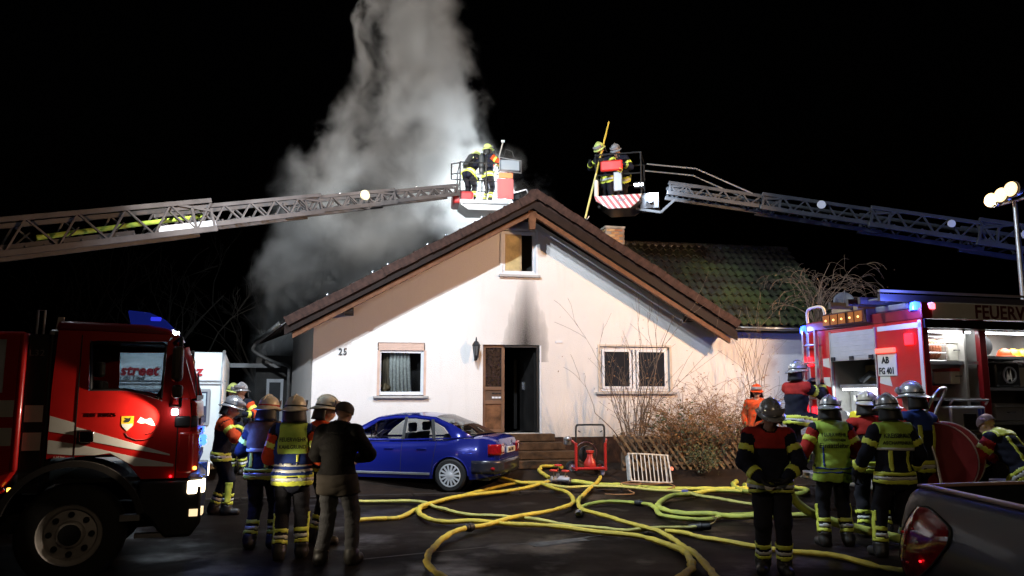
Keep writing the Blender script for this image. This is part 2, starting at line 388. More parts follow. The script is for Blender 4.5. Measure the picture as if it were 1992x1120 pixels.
# roof ------------------------------------------------------------
FV = -.95                                    # front edge of the overhang
EL, ER, RG = (-5.1, 3.40), (5.28, 3.42), (.32, 6.40)     # eaves and ridge (u, z of the tile surface)
EB = -5.1 - 6.2 * math.tan(R(12))            # left eave further back
def slab(b, P, t):
    n = (Vector(P[1]) - Vector(P[0])).cross(Vector(P[3]) - Vector(P[0])).normalized()
    if n.z < 0: n = -n
    Q = [Vector(p) - n * t for p in P]
    b.add(list(P) + Q, [(0, 1, 2, 3), (7, 6, 5, 4), (0, 4, 5, 1), (1, 5, 6, 2), (2, 6, 7, 3), (3, 7, 4, 0)])
b = MB(); slab(b, [(EL[0], FV + .06, EL[1]), (RG[0], FV + .06, RG[1]), (RG[0], 8, RG[1]), (EB, 5.3, 3.36)], .1)
slab(b, [(ER[0], FV + .06, ER[1]), (RG[0] + .004, FV + .06, RG[1]), (RG[0] + .004, 8, RG[1]), (ER[0], 8, ER[1])], .1)
b.build('roof_slope', tile_m, house, smooth=0)
# soffit boards under the overhang
MB().quad((EL[0] + .05, FV + .12, 3.26), (RG[0], FV + .12, 6.24), (RG[0], 0, 6.24), (EL[0] + .05, 0, 3.26)).quad((ER[0] - .05, FV + .12, 3.26), (RG[0], FV + .12, 6.24), (RG[0], 0, 6.24), (ER[0] - .05, 0, 3.26)).build('soffit', wood_d, house, smooth=0)
# bargeboards, second (inner) board, verge tiles
def along(e, t, dz=0): return (e[0] + (RG[0] - e[0]) * t, e[1] + (RG[1] - e[1]) * t + dz)
for e in (EL, ER):
    o = MB()
    p0, p1 = along(e, 0, -.10), along(e, 1, -.10); q0, q1 = along(e, 0, -.31), along(e, 1, -.31)
    o.prism([p0, p1, q1, q0], 'y', FV + .02, FV + .07).build('bargeboard', wood_d if e is EL else wood_d, house, smooth=0)
    p0, p1 = along(e, .03, -.34), along(e, 1, -.34); q0, q1 = along(e, .03, -.46), along(e, 1, -.46)
    MB().prism([p0, p1, q1, q0], 'y', FV + .10, FV + .22).build('rafter', wood_b, house, smooth=0)
    L = math.hypot(RG[0] - e[0], RG[1] - e[1]); ang = math.atan2(RG[1] - e[1], RG[0] - e[0])
    n = 16; s = L / n
    sg = 1 if e is EL else -1
    # verge tile: an L-shaped cap lapping over the one below, with a slight bell at its lower end
    pr = MB(); w0, w1 = .0, s * 1.05
    for a0, a1, k in ((0, .08, .022), (.08, 1.05, .008)):
        pr.box(s * a0, s * a1, FV - .035 - k, FV + .22, -.02 + k, .035 + k); pr.box(s * a0, s * a1, FV - .035 - k, FV + .0, -.15, -.02 + k)
    vme = pr.mesh('verge_tile', [tile_m])
    for i in range(n):
        p = along(e, i / n, .012)
        t = link('verge_tile', vme, house); t.location = (p[0], random.uniform(-.008, .008), p[1] + random.uniform(-.008, .012))
        t.rotation_euler = (0, -ang + R(2.2) * -sg * -1 * 0 + random.uniform(-.012, .012), 0)
# ridge cap and ridge end disc
rc = MB()
for i in range(20): rc.tube([(RG[0], FV - .03 + i * .44, RG[1] + .0), (RG[0], FV + .44 + i * .44, RG[1] + .0)], [.135, .12], 12)
rc.build('ridge_cap', tile_m, house)
# metal clips catching the light along the left verge
clip = mat('galvanised', (.75, .77, .8), .25, metal=.9)
for t in (.16, .335, .395, .555, .63, .78, .9):
    p = along(EL, t, .09); MB().ball((p[0], FV + .05, p[1]), .035, .035, .04, 8, 6).build('tile_clip', clip, house)
# purlin ends and the king post under the ridge
for u, z, w in ((-3.78, 3.62, .32), (4.42, 3.62, .34)):
    MB().box(u - .1, u + .1, FV + .14, .05, z, z + w).build('purlin', wood_d, house, bevel=.01, smooth=0)
MB().box(.22, .42, FV + .14, .05, 5.98, 6.2).build('purlin', wood_d, house, smooth=0)
MB().prism([(.22, 6.05), (.42, 6.05), (.38, 5.62), (.26, 5.62)], 'y', FV + .1, FV + .24).build('king_post', wood_b, house, smooth=0)
# wing roof: individual pantiles
WR = 2.6
def wp(a, c):   # a 0..1 along (u), c 0 at eave .. 1 at ridge
    u0, u1 = 3.0 + .3 * c, 8.37 + .38 * c
    return Vector((u0 + (u1 - u0) * a, -.5 + (WR + .5) * c, 3.50 + (6.06 - 3.50) * c))
sl = MB(); up_ = lambda u, c: ((u, -.5 + (WR + .5) * c, 3.45 + 2.56 * c))
slab(sl, [up_(5.12, 0), up_(8.37, 0), up_(8.56, .5), up_(3.1, .5)], .08); slab(sl, [up_(3.1, .5), up_(8.56, .5), up_(8.75, 1), up_(3.2, 1)], .08); slab(sl, [tuple(wp(0, 1) - Vector((0, 0, .05))), tuple(wp(1, 1) - Vector((0, 0, .05))), (8.75, 6, 3.6), (3.3, 6, 3.6)], .08)
sl.build('wing_roof_slope', mat('roof_felt', (.03, .025, .02), .9), house, smooth=0)
NC, NR = 25, 12
ex = (wp(1, 0) - wp(0, 0)).length / NC; ey = (wp(0, 1) - wp(0, 0)).length / NR
t = MB(); rows = []
for j in range(3):
    y = ey * (-.03 + 1.13 * j / 2); lift = .085 - .055 * j / 2
    rows.append([(ex * (i / 7), y, lift + .036 * math.cos(2 * math.pi * (i / 7) + .6) + (.0)) for i in range(8)])
t.grid(rows)
front = rows[0]; t.grid([[(p[0], p[1] + .004, p[2] - .04) for p in front], front])
pan = t.mesh('roof_tile', [moss_m]); pan.shade_smooth(); pan.set_sharp_from_angle(angle=R(50))
sa = math.atan2(6.06 - 3.5, WR + .5)
for j in range(NR):
    for i in range(NC):
        p = wp(i / NC, j / NR)
        if p.x < 5.15 - 4.1 * (j / NR): continue
        o = link('roof_tile', pan, house); o.location = p + Vector((0, 0, random.uniform(-.006, .008)))
        o.rotation_euler = (sa + random.uniform(-.012, .012), random.uniform(-.012, .012), random.uniform(-.01, .01))
rt_ = MB()
for i in range(15):
    a, c = wp(i / 15, 1), wp((i + 1.08) / 15, 1); rt_.tube([a + Vector((0, .02, 0)), c + Vector((0, .02, .0))], [.12, .105], 10)
rt_.build('wing_ridge_cap', moss_m, house)
gut = mat('zinc_gutter', (.32, .31, .30), .35, metal=.8, var=.3)
def gutter(p, q, name='gutter'):
    P, Q = Vector(p), Vector(q); d = (Q - P).normalized(); sd = d.cross(Vector((0, 0, 1))).normalized(); b = MB(); rows = []
    for e in (P, Q):
        rows.append([e + sd * (.07 * math.cos(a)) - Vector((0, 0, .07 * math.sin(a))) for a in np.linspace(0, math.pi, 9)])
    return b.grid(rows).build(name, gut, house, solid=.006)
gutter(tuple(wp(.435, 0) + Vector((0, -.08, -.03))), tuple(wp(1, 0) + Vector((0, -.08, -.05))))
gutter((EL[0] - .05, FV, EL[1] - .03), (EB - .05, 5.2, EL[1] - .08))
dp = catmull([(EB - .05, 5.1, 3.25), (EB - .05, 5.0, 3.05), (-5.9, 4.9, 2.75), lw(4.7, 2.62, .12), lw(4.7, 2.3, .1), lw(4.7, .3, .1)], 5)
MB().tube(dp, .045, 10).build('downpipe', gut, house)
# chimney of single bricks
ch = MB(); cu, cv = 3.42, 2.7
chim = MB().box(cu - .27, cu + .27, cv - .27, cv + .27, 5.5, 6.50).build('chimney', mat('mortar', (.32, .27, .22), .9, var=.3), house, smooth=0)
br_m = [mat('brick_a', (.52, .26, .11), .8, var=.4, vscale=12), mat('brick_b', (.60, .36, .16), .8, var=.4, vscale=12), mat('brick_c', (.42, .18, .09), .8, var=.4, vscale=12)]
bx = [MB().box(-.112, .112, -.015, .02, -.031, .031).mesh('brick', m) for m in br_m]
for cidx in range(10):
    z = 5.68 + cidx * .077 + .04
    for face in range(4):
        for k in range(3):
            off = -.20 + k * .235 + (.1 if cidx % 2 else 0) - .03
            if abs(off) > .20: continue
            o = link('brick', random.choice(bx), chim); a = face * math.pi / 2
            q = Matrix.Rotation(a, 4, 'Z') @ Vector((off, -.275, 0)); o.location = (cu + q.x, cv + q.y, z); o.rotation_euler = (0, 0, a)
MB().box(cu - .30, cu + .30, cv - .30, cv + .30, 6.47, 6.53).build('chimney_cap', mat('cap_concrete', (.45, .4, .33), .9, var=.3), chim, bevel=.01, smooth=0)

# windows ---------------------------------------------------------
def frame_box(b, u0, u1, z0, z1, w, v0, v1):
    b.box(u0, u1, v0, v1, z0, z0 + w).box(u0, u1, v0, v1, z1 - w, z1).box(u0, u0 + w, v0, v1, z0 + w, z1 - w).box(u1 - w, u1, v0, v1, z0 + w, z1 - w); return b
sill_m = mat('stone_sill', (.42, .39, .37), .6, var=.3)
cur_m = mat('lace_curtain', (.62, .6, .55), .9, var=.35, vscale=22)
cream = mat('cream_shutter', (.62, .42, .33), .5, var=.15)
# ground floor left: roller shutter box, cream guide rails, curtains
w = MB(); frame_box(w, -3.10, -2.06, 1.83, 2.86, .07, .06, .14); win = w.build('window', white_p, house, bevel=.006, smooth=0)
MB().box(-3.03, -2.13, .1, .11, 1.9, 2.79).build('pane', clear_glass('window_clear_glass', (.9, .92, .92)), win, smooth=0)
sb = MB()
for k in range(5): sb.box(-3.1, -2.06, .02 + .002 * (k % 2), .1, 2.845 + k * .036, 2.845 + k * .036 + .033)
sb.build('roller_shutter', cream, win, smooth=0)
for u in (-3.118, -2.065): MB().box(u, u + .024 + .03, -.004, .055, 1.82, 2.84).build('shutter_rail', cream, win, smooth=0)
MB().box(-3.2, -1.95, -.09, .1, 1.755, 1.808).build('sill', sill_m, win, bevel=.008, smooth=0)
cb = MB()
def curtain(b, u0, u1, z0, z1, v, amp, waves, flare=0):
    rows = []
    for j in range(9):
        t = j / 8; rows.append([(u0 + (u1 - u0) * i / 40 + flare * t * (i / 40), v + amp * math.sin(i / 40 * waves * 6.28 + .6 * math.sin(t * 3)) * (1 - .4 * (1 - t)), z1 + (z0 - z1) * t) for i in range(41)])
    b.grid(rows)
curtain(cb, -2.84, -2.38, 1.9, 2.8, .2, .028, 6, .06)
cb.build('curtain', cur_m, win)
cb = MB(); curtain(cb, -2.99, -2.86, 1.92, 2.8, .24, .03, 2, .07); cb.build('curtain', mat('brown_curtain', (.2, .15, .1), .9, var=.4), win)
MB().lathe([(.05, 0), (.08, .06), (.06, .16), (.03, .2)], (-2.93, .22, 1.9)).ball((-2.86, .2, 2.0), .06).build('ornament', mat('figurine', (.3, .2, .1), .5), win)
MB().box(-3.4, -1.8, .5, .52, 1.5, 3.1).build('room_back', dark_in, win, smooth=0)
# ground floor right: two leaves, left leaf tilted ajar
w = MB(); frame_box(w, 2.15, 3.92, 1.92, 2.98, .06, .05, .13); w.box(3.0, 3.07, .05, .13, 1.98, 2.92); win = w.build('window', white_p, house, bevel=.006, smooth=0)
lf = MB(); frame_box(lf, 2.22, 2.96, 1.98, 2.92, .055, .02, .07); lf.build('sash', white_p, win, smooth=0)
lf = MB(); frame_box(lf, 3.09, 3.86, 1.98, 2.92, .055, .02, .07); lf.build('sash', white_p, win, smooth=0)
for a, c in ((2.27, 2.91), (3.14, 3.81)): MB().box(a, c, .04, .05, 2.03, 2.87).build('pane', glass, win, smooth=0)
MB().box(2.03, 4.06, -.09, .1, 1.845, 1.898).build('sill', sill_m, win, bevel=.008, smooth=0)
lf = MB(); frame_box(lf, 2.10, 3.97, 1.87, 3.035, .045, -.025, .0)
lf.build('casing', mat('cream_frame', (.6, .5, .4), .6, var=.2), win, smooth=0)
# attic window: left sash swung in, right half black
w = MB(); frame_box(w, -.235, .585, 4.70, 5.74, .07, .03, .12); win = w.build('window', white_p, house, bevel=.006, smooth=0)
lf = MB(); frame_box(lf, -.17, .24, 4.77, 5.67, .035, .05, .09); lf.box(.215, .245, .05, .3, 4.77, 5.67)
lf.build('sash', mat('yellowed_frame', (.5, .38, .22), .5, var=.2), win, smooth=0)
MB().box(-.14, .21, .06, .07, 4.80, 5.64).build('pane', mat('smoke_stained_glass', (.55, .42, .2), .3, var=.35, vscale=3), win, smooth=0)
MB().box(-.32, .68, -.09, .1, 4.615, 4.672).build('sill', sill_m, win, bevel=.008, smooth=0)
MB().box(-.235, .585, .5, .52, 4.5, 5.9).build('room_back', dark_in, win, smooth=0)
lf = MB(); frame_box(lf, -.285, .635, 4.66, 5.80, .05, -.02, .0); lf.build('casing', white_p, win, smooth=0)
# door: fixed side panel on the left, open charred doorway on the right
dfm = mat('brown_door_frame', (.17, .085, .045), .5, var=.25)
w = MB(); frame_box(w, -.69, -.17, .97, 3.0, .07, .06, .14); w.box(-.62, -.24, .06, .14, 1.62, 1.70).box(-.62, -.24, .06, .14, 1.94, 2.02)
dr = w.build('door', dfm, house, bevel=.005, smooth=0)
MB().box(-.62, -.24, .09, .1, 2.02, 2.93).build('pane', mat('bubbled_dark_glass', (.03, .016, .01), .25, var=.6, vscale=20, bump=.6, bscale=18), dr, smooth=0)
MB().box(-.62, -.24, .085, .1, 1.70, 1.94).build('letterbox_panel', mat('rust_brown_panel', (.11, .06, .035), .5, var=.3), dr, smooth=0)
MB().box(-.62, -.24, .085, .1, 1.04, 1.62).build('lower_panel', mat('scorched_copper_panel', (.16, .07, .03), .4, var=.6, vscale=6), dr, smooth=0)
for k in range(3):
    MB().box(-.46 + k * .075, -.40 + k * .075, .07, .084, 1.75, 1.79).build('name_plate', white_p, dr, smooth=0)
    MB().box(-.46 + k * .075, -.40 + k * .075, .07, .084, 1.85, 1.88).build('letter_slot', dark_in, dr, smooth=0)
char = mat('charred_wood', (.012, .010, .009), .6, var=.5)
MB().box(.60, .655, .02, .14, .97, 2.94).box(-.17, .655, .02, .14, 2.94, 2.99).build('door_frame', char, dr, smooth=0)
lf = MB(); lf.box(-.0, .05, 0, .84, 0, 1.95); ol = lf.build('door_leaf', char, dr, smooth=0); ol.location = (.56, .15, .97); ol.rotation_euler = (0, 0, R(12))
MB().cyl((-.03, .62, 1.0), (-.03, .62, 1.16), .012).box(-.02, 0, .55, .68, .98, 1.18).build('door_handle', clip, ol, smooth=0)
MB().box(.28, .36, 1.2, 1.22, 1.0, 2.7).build('inner_frame', char, dr, smooth=0)
MB().box(.665, .705, -.02, .0, .93, 2.99).build('door_casing', white_p, dr, smooth=0)
# steps
stm = mat('worn_stone_step', (.085, .048, .026), .8, spec=.15, var=.5, vscale=5, bump=.5, bscale=15)
for k in range(4):
    z1 = .95 - k * .175 - .01
    MB().box(-1.0 - .12 * k, .95 + .16 * k, -.32 * (k + 1), (-.03 if k == 0 else -.32 * k + .03), max(.0, z1 - .165), z1).build('step', stm, house, bevel=.015, smooth=0)
# wall lantern
lam = mat('black_iron', (.02, .02, .022), .5, metal=.6)
b = MB(); b.box(-.90, -.86, -.03, 0, 2.62, 2.84).tube([(-.88, 0, 2.68), (-.88, -.12, 2.62), (-.88, -.2, 2.68), (-.88, -.2, 2.72)], .012, 6)
lan = b.build('wall_lantern', lam, house)
b = MB(); c = (-.88, -.2, 0)
for k in range(6):
    a = k * math.pi / 3; q = lambda r, z: (c[0] + r * math.cos(a), c[1] + r * math.sin(a), z); b.bar(q(.05, 2.72), q(.085, 2.96), .012, .012)
b.lathe([(.1, 2.955), (.095, 2.975), (.05, 3.05), (.02, 3.07), (.02, 3.10), (.008, 3.16)], c, n=6).lathe([(.02, 2.62), (.055, 2.70), (.055, 2.73)], c, n=6)
b.build('cage', lam, lan, smooth=20)
MB().lathe([(.045, 2.73), (.078, 2.95)], c, n=6).build('glass', mat('lantern_glass', (.12, .12, .12), .2), lan, smooth=20)
text('house_number', '25', .21, mat('dark_numeral', (.03, .03, .03), .5), house, facing((-3.99, -.012, 2.73), (1, 0, 0)), extrude=.01, sx=.85, spacing=1.15, offset=.004)
MB().box(1.06, 1.22, -.02, 0, 3.06, 3.11).build('sensor_box', white_p, house, smooth=0)
# vent/annex behind the left corner
ax = thing('annex', 'dark lean-to with pale door frame behind the left corner of the house', 'annex', hw(-6.35, 6.2, 0), HB + R(8))
am = mat('annex_wall', (.06, .055, .05), .9, var=.3)
MB().box(-.2, 1.6, .0, 2.4, .1, 3.0).build('wall', am, ax, smooth=0)
MB().box(.12, .2, -.05, .02, .2, 2.3).box(.52, .6, -.05, .02, .2, 2.3).box(.2, .52, -.05, .02, 2.2, 2.3).build('door_frame', white_p, ax, smooth=0)
MB().box(.2, .52, -.02, .0, .2, 2.2).build('door', mat('dark_door', (.02, .025, .03), .4), ax, smooth=0)
MB().box(-1.2, .5, -.4, -.32, 2.62, 2.74).build('canopy_beam', mat('grey_beam', (.2, .2, .2), .6), ax, smooth=0)
# ------------------------------------------------------------------ people: one continuous surface per body, clothing as shells over it
def surfnets(F, org, h):
    nx, ny, nz = F.shape
    acc = np.zeros((nx - 1, ny - 1, nz - 1, 3), np.float32); cnt = np.zeros((nx - 1, ny - 1, nz - 1), np.int32)
    edges = []
    for ax in range(3):
        sl0 = [slice(None)] * 3; sl1 = [slice(None)] * 3; sl0[ax] = slice(0, -1); sl1[ax] = slice(1, None)
        a = F[tuple(sl0)]; b = F[tuple(sl1)]
        I = np.argwhere((a < 0) != (b < 0))
        o1, o2 = [q for q in range(3) if q != ax]
        ok = (I[:, o1] > 0) & (I[:, o1] < F.shape[o1] - 1) & (I[:, o2] > 0) & (I[:, o2] < F.shape[o2] - 1); I = I[ok]
        av = a[tuple(I.T)]; bv = b[tuple(I.T)]; t = av / (av - bv)
        p = I.astype(np.float32).copy(); p[:, ax] += t
        cells = []
        for d1, d2 in ((-1, -1), (0, -1), (0, 0), (-1, 0)):
            c = I.copy(); c[:, o1] += d1; c[:, o2] += d2; cells.append(c)
            np.add.at(acc, tuple(c.T), p); np.add.at(cnt, tuple(c.T), 1)
        edges.append((ax, cells, av < 0))
    idx = -np.ones(cnt.shape, np.int64); m = cnt > 0; idx[m] = np.arange(m.sum())
    V = acc[m] / cnt[m][:, None] * h + np.array(org, np.float32)
    Q = []
    for ax, cells, neg in edges:
        q = np.stack([idx[tuple(c.T)] for c in cells], 1)
        flip = neg if ax != 1 else ~neg
        q[~flip] = q[~flip][:, ::-1]; Q.append(q)
    return V.astype(np.float64), np.concatenate(Q)

def cone_d(P, a, b, ra, rb, sc=None):
    a = np.asarray(a, float); b = np.asarray(b, float)
    ab = b - a; L = ab @ ab + 1e-9
    t = np.clip(((P - a) @ ab) / L, 0, 1)
    q = P - (a + t[..., None] * ab)
    return np.sqrt((q * q).sum(-1)) - (ra + (rb - ra) * t), t

def vnormals(V, Q):
    n = np.zeros_like(V); a = V[Q[:, 2]] - V[Q[:, 0]]; b = V[Q[:, 3]] - V[Q[:, 1]]; c = np.cross(a, b)
    for k in range(4): np.add.at(n, Q[:, k], c)
    return n / (np.linalg.norm(n, axis=1)[:, None] + 1e-9)

def np_mesh(name, V, Q, mats, mi=None):
    me = bpy.data.meshes.new(name); me.vertices.add(len(V)); me.vertices.foreach_set('co', V.astype(np.float32).ravel())
    me.loops.add(Q.size); me.loops.foreach_set('vertex_index', Q.astype(np.int32).ravel())
    me.polygons.add(len(Q)); me.polygons.foreach_set('loop_start', np.arange(0, Q.size, 4, dtype=np.int32))
    for m in mats: me.materials.append(m)
    if mi is not None: me.polygons.foreach_set('material_index', mi.astype(np.int32))
    me.update(calc_edges=True); me.shade_smooth(); return me

def shell(name, V, N, Q, mask, off, m, parent, lift=None):
    "the faces whose vertices are all in mask, lifted off the body, with a rim back down to it"
    f = Q[mask[Q].all(1)]
    if len(f) == 0: return None
    lab = np.arange(len(V))
    while True:                                   # connected pieces
        m_ = lab[f].min(1); l2 = lab.copy()
        for k in range(4): np.minimum.at(l2, f[:, k], m_)
        l2 = l2[l2]
        if (l2 == lab).all(): break
        lab = l2
    fl = lab[f[:, 0]]; u_, c_ = np.unique(fl, return_counts=True)
    big = u_[c_ >= max(4, .04 * len(f))]
    if len(u_) > 1 and len(big) >= 1:
        r_ = None
        for g_ in big: r_ = _shell1(name, V, N, f[fl == g_], off, m, parent, lift)
        return r_
    return _shell1(name, V, N, f, off, m, parent, lift)

def _shell1(name, V, N, f, off, m, parent, lift):
    used, inv = np.unique(f, return_inverse=True); f2 = inv.reshape(f.shape)
    o = off if lift is None else off + lift[used][:, None]
    v = V[used] + N[used] * o
    e = np.concatenate([f2[:, [k, (k + 1) % 4]] for k in range(4)]); key = np.sort(e, 1); k2 = key[:, 0] * len(used) + key[:, 1]
    u, first, c = np.unique(k2, return_index=True, return_counts=True); be = e[first[c == 1]]
    low = V[used] - N[used] * .004; n0 = len(used)
    rim = np.stack([be[:, 1], be[:, 0], be[:, 0] + n0, be[:, 1] + n0], 1)
    return link(name, np_mesh(name, np.concatenate([v, low]), np.concatenate([f2, rim]), [m]), parent)

def sdf_mesh(prims, h, pad=.03, k=.03, cut=None, folds=0, seed=0):
    "prims: (a, b, ra, rb, frame) with frame None or (matrix4 inverse, y scale)"
    pts = np.array([p for q in prims for p in ((np.array(q[5]) if q[5] is not None else np.array(q[0])), (np.array(q[6]) if q[6] is not None else np.array(q[1])))])
    rm = max(max(q[2], q[3]) for q in prims)
    lo = pts.min(0) - rm - pad; hi = pts.max(0) + rm + pad
    n = np.ceil((hi - lo) / h).astype(int) + 1
    F = np.full(n, .3, np.float32)
    ax = [lo[i] + np.arange(n[i]) * h for i in range(3)]
    for q in prims:
        a, b, ra, rb, fr, wa, wb = q
        A = np.array(wa if wa is not None else a); B = np.array(wb if wb is not None else b); r = max(ra, rb) + .06
        i0 = np.maximum(((np.minimum(A, B) - r - lo) / h).astype(int), 0); i1 = np.minimum(((np.maximum(A, B) + r - lo) / h).astype(int) + 2, n)
        s = tuple(slice(i0[i], i1[i]) for i in range(3))
        P = np.stack(np.meshgrid(*[ax[i][s[i]] for i in range(3)], indexing='ij'), -1)
        if fr is not None:
            Mi, S = fr; P = (P @ Mi[:3, :3].T + Mi[:3, 3]) / S
            d, _ = cone_d(P, a, b, ra, rb); d = d * min(S)
        else: d, _ = cone_d(P, a, b, ra, rb)
        f = F[s]; hh = np.clip(.5 + .5 * (f - d) / k, 0, 1); F[s] = f * (1 - hh) + d * hh - k * hh * (1 - hh)
    if folds:
        P = np.stack(np.meshgrid(*ax, indexing='ij'), -1); r = np.random.default_rng(seed); w = 0
        for i in range(6):
            d = r.normal(size=3) * np.array([13, 13, 22]) * (1 + .25 * i); ph = r.uniform(0, 6.28, 2); e = r.normal(size=3) * 6
            w = w + (1.25 - .12 * i) * np.sin(P @ d + ph[0] + 1.5 * np.sin(P @ e + ph[1]))
        F = F + (folds * w / 5).astype(np.float32)
    if cut is not None:
        z = ax[2][None, None, :]; F = np.maximum(F, (cut - z).astype(np.float32))
    F[0] = F[-1] = .3; F[:, 0] = F[:, -1] = .3; F[:, :, 0] = F[:, :, -1] = .3
    return surfnets(F, lo, h)

def cap(a, b, ra, rb): return (tuple(a), tuple(b), ra, rb, None, None, None)

# hand: palm, four fingers of unequal length with two bends, thumb leaving the side of the palm. +Z towards the fingertips, palm faces +Y, thumb on +X
def make_hand(curl):
    pr = [cap((-.028, 0, .035), (-.03, 0, .085), .017, .016), cap((0, 0, .02), (0, 0, .09), .02, .018), cap((.026, 0, .035), (.028, 0, .088), .018, .016), cap((0, 0, -.04), (0, 0, .03), .027, .026)]
    for i, (x, L) in enumerate(((-.034, .058), (-.012, .072), (.011, .076), (.033, .068))):
        p = np.array([x, 0, .092]); ang = 0
        for j, (f, r) in enumerate(((.45, .0100), (.32, .0094), (.25, .0085))):
            ang += curl * (.75 if j == 0 else 1.0) + .05 * i
            q = p + L * f * 1.25 * np.array([0, math.sin(ang), math.cos(ang)]); pr.append(cap(p, q, r, r * .93)); p = q
    p = np.array([.034, .004, .03])
    for dv, L, r in (((.7, .35, .62), .04, .0125), ((.35, .55 + curl * .3, .75), .032, .011), ((.05, .6 + curl * .4, .7), .026, .0095)):
        d = np.array(dv); d = d / np.linalg.norm(d); q = p + d * L; pr.append(cap(p, q, r, r * .92)); p = q
    return sdf_mesh(pr, .0055, k=.008, pad=.02)
HANDS = {k: make_hand(c) for k, c in (('relaxed', .32), ('grip', .95))}
HAND_ME = {}
def hand(kind, left, m, parent, wrist, fdir, palm, scale=1.0, glove=True):
    key = (kind, left, m.name)
    if key not in HAND_ME:
        V, Q = HANDS[kind]; V = V.copy(); Q = Q.copy()
        if left: V[:, 0] *= -1; Q = Q[:, ::-1]
        HAND_ME[key] = np_mesh('glove' if glove else 'hand', V, Q, [m])
    o = link('glove' if glove else 'hand', HAND_ME[key], parent)
    z = Vector(fdir).normalized(); y = Vector(palm); y = (y - z * y.dot(z)).normalized(); x = y.cross(z)
    M = Matrix((x, y, z)).transposed().to_4x4(); o.matrix_local = Matrix.Translation(Vector(wrist) - z * .01) @ M @ Matrix.Scale(scale, 4)
    return o

def ik(a, c, l1, l2, pole):
    a, c, pole = Vector(a), Vector(c), Vector(pole); d = c - a; L = min(d.length, (l1 + l2) * .995); dn = d.normalized(); c = a + dn * L
    x = (l1 * l1 - l2 * l2 + L * L) / (2 * L); hgt = math.sqrt(max(0, l1 * l1 - x * x)); p = pole - dn * pole.dot(dn); p.normalize()
    return a + dn * x + p * hgt, c

skin_m = mat('skin', (.42, .24, .17), .5, var=.12, vscale=20)
navy = mat('navy_turnout_cloth', (.016, .018, .032), .85, spec=.15, var=.4, vscale=7, bump=.4, bscale=120)
navy_t = mat('dark_turnout_trousers', (.018, .018, .024), .85, spec=.15, var=.4, vscale=7, bump=.4, bscale=120)
orange = mat('orange_red_cloth', (.62, .075, .02), .8, spec=.15, var=.3, vscale=8, bump=.3, bscale=120)
redc = mat('red_cloth', (.40, .03, .025), .8, spec=.15, var=.3, vscale=8, bump=.3, bscale=120)
hiv = mat('yellow_reflective_band', (.72, .80, .10), .45, var=.12, vscale=30)
silv = mat('silver_reflective_band', (.66, .68, .66), .3, var=.12, vscale=30)
boot_m = mat('black_boot_leather', (.02, .018, .016), .5, var=.3)
glove_m = mat('dark_glove', (.025, .024, .022), .8, spec=.15, var=.3)
lime = mat('lime_vest_cloth', (.42, .62, .10), .75, spec=.15, var=.15, vscale=8, bump=.2, bscale=90)
bluev = mat('blue_vest_cloth', (.03, .06, .26), .75, spec=.15, var=.2, vscale=8)
brownj = mat('brown_jacket_cloth', (.16, .105, .075), .75, spec=.15, var=.3, vscale=6, bump=.3)
ink = mat('black_print', (.01, .01, .01), .7)
hel_c = mat('cream_helmet', (.60, .56, .45), .35, var=.2, vscale=12)
hel_s = mat('silver_helmet', (.62, .63, .66), .28, metal=.55, var=.15, vscale=10)
hel_l = mat('lime_helmet', (.62, .72, .22), .35, var=.15)
blk = mat('black_rubber', (.012, .012, .013), .55)
redb = mat('red_helmet_stripe', (.4, .03, .02), .5)
visor_m = mat('smoky_visor', (.25, .24, .26), .08, spec=.8)
hair_m = mat('short_hair', (.03, .022, .016), .7, var=.3)

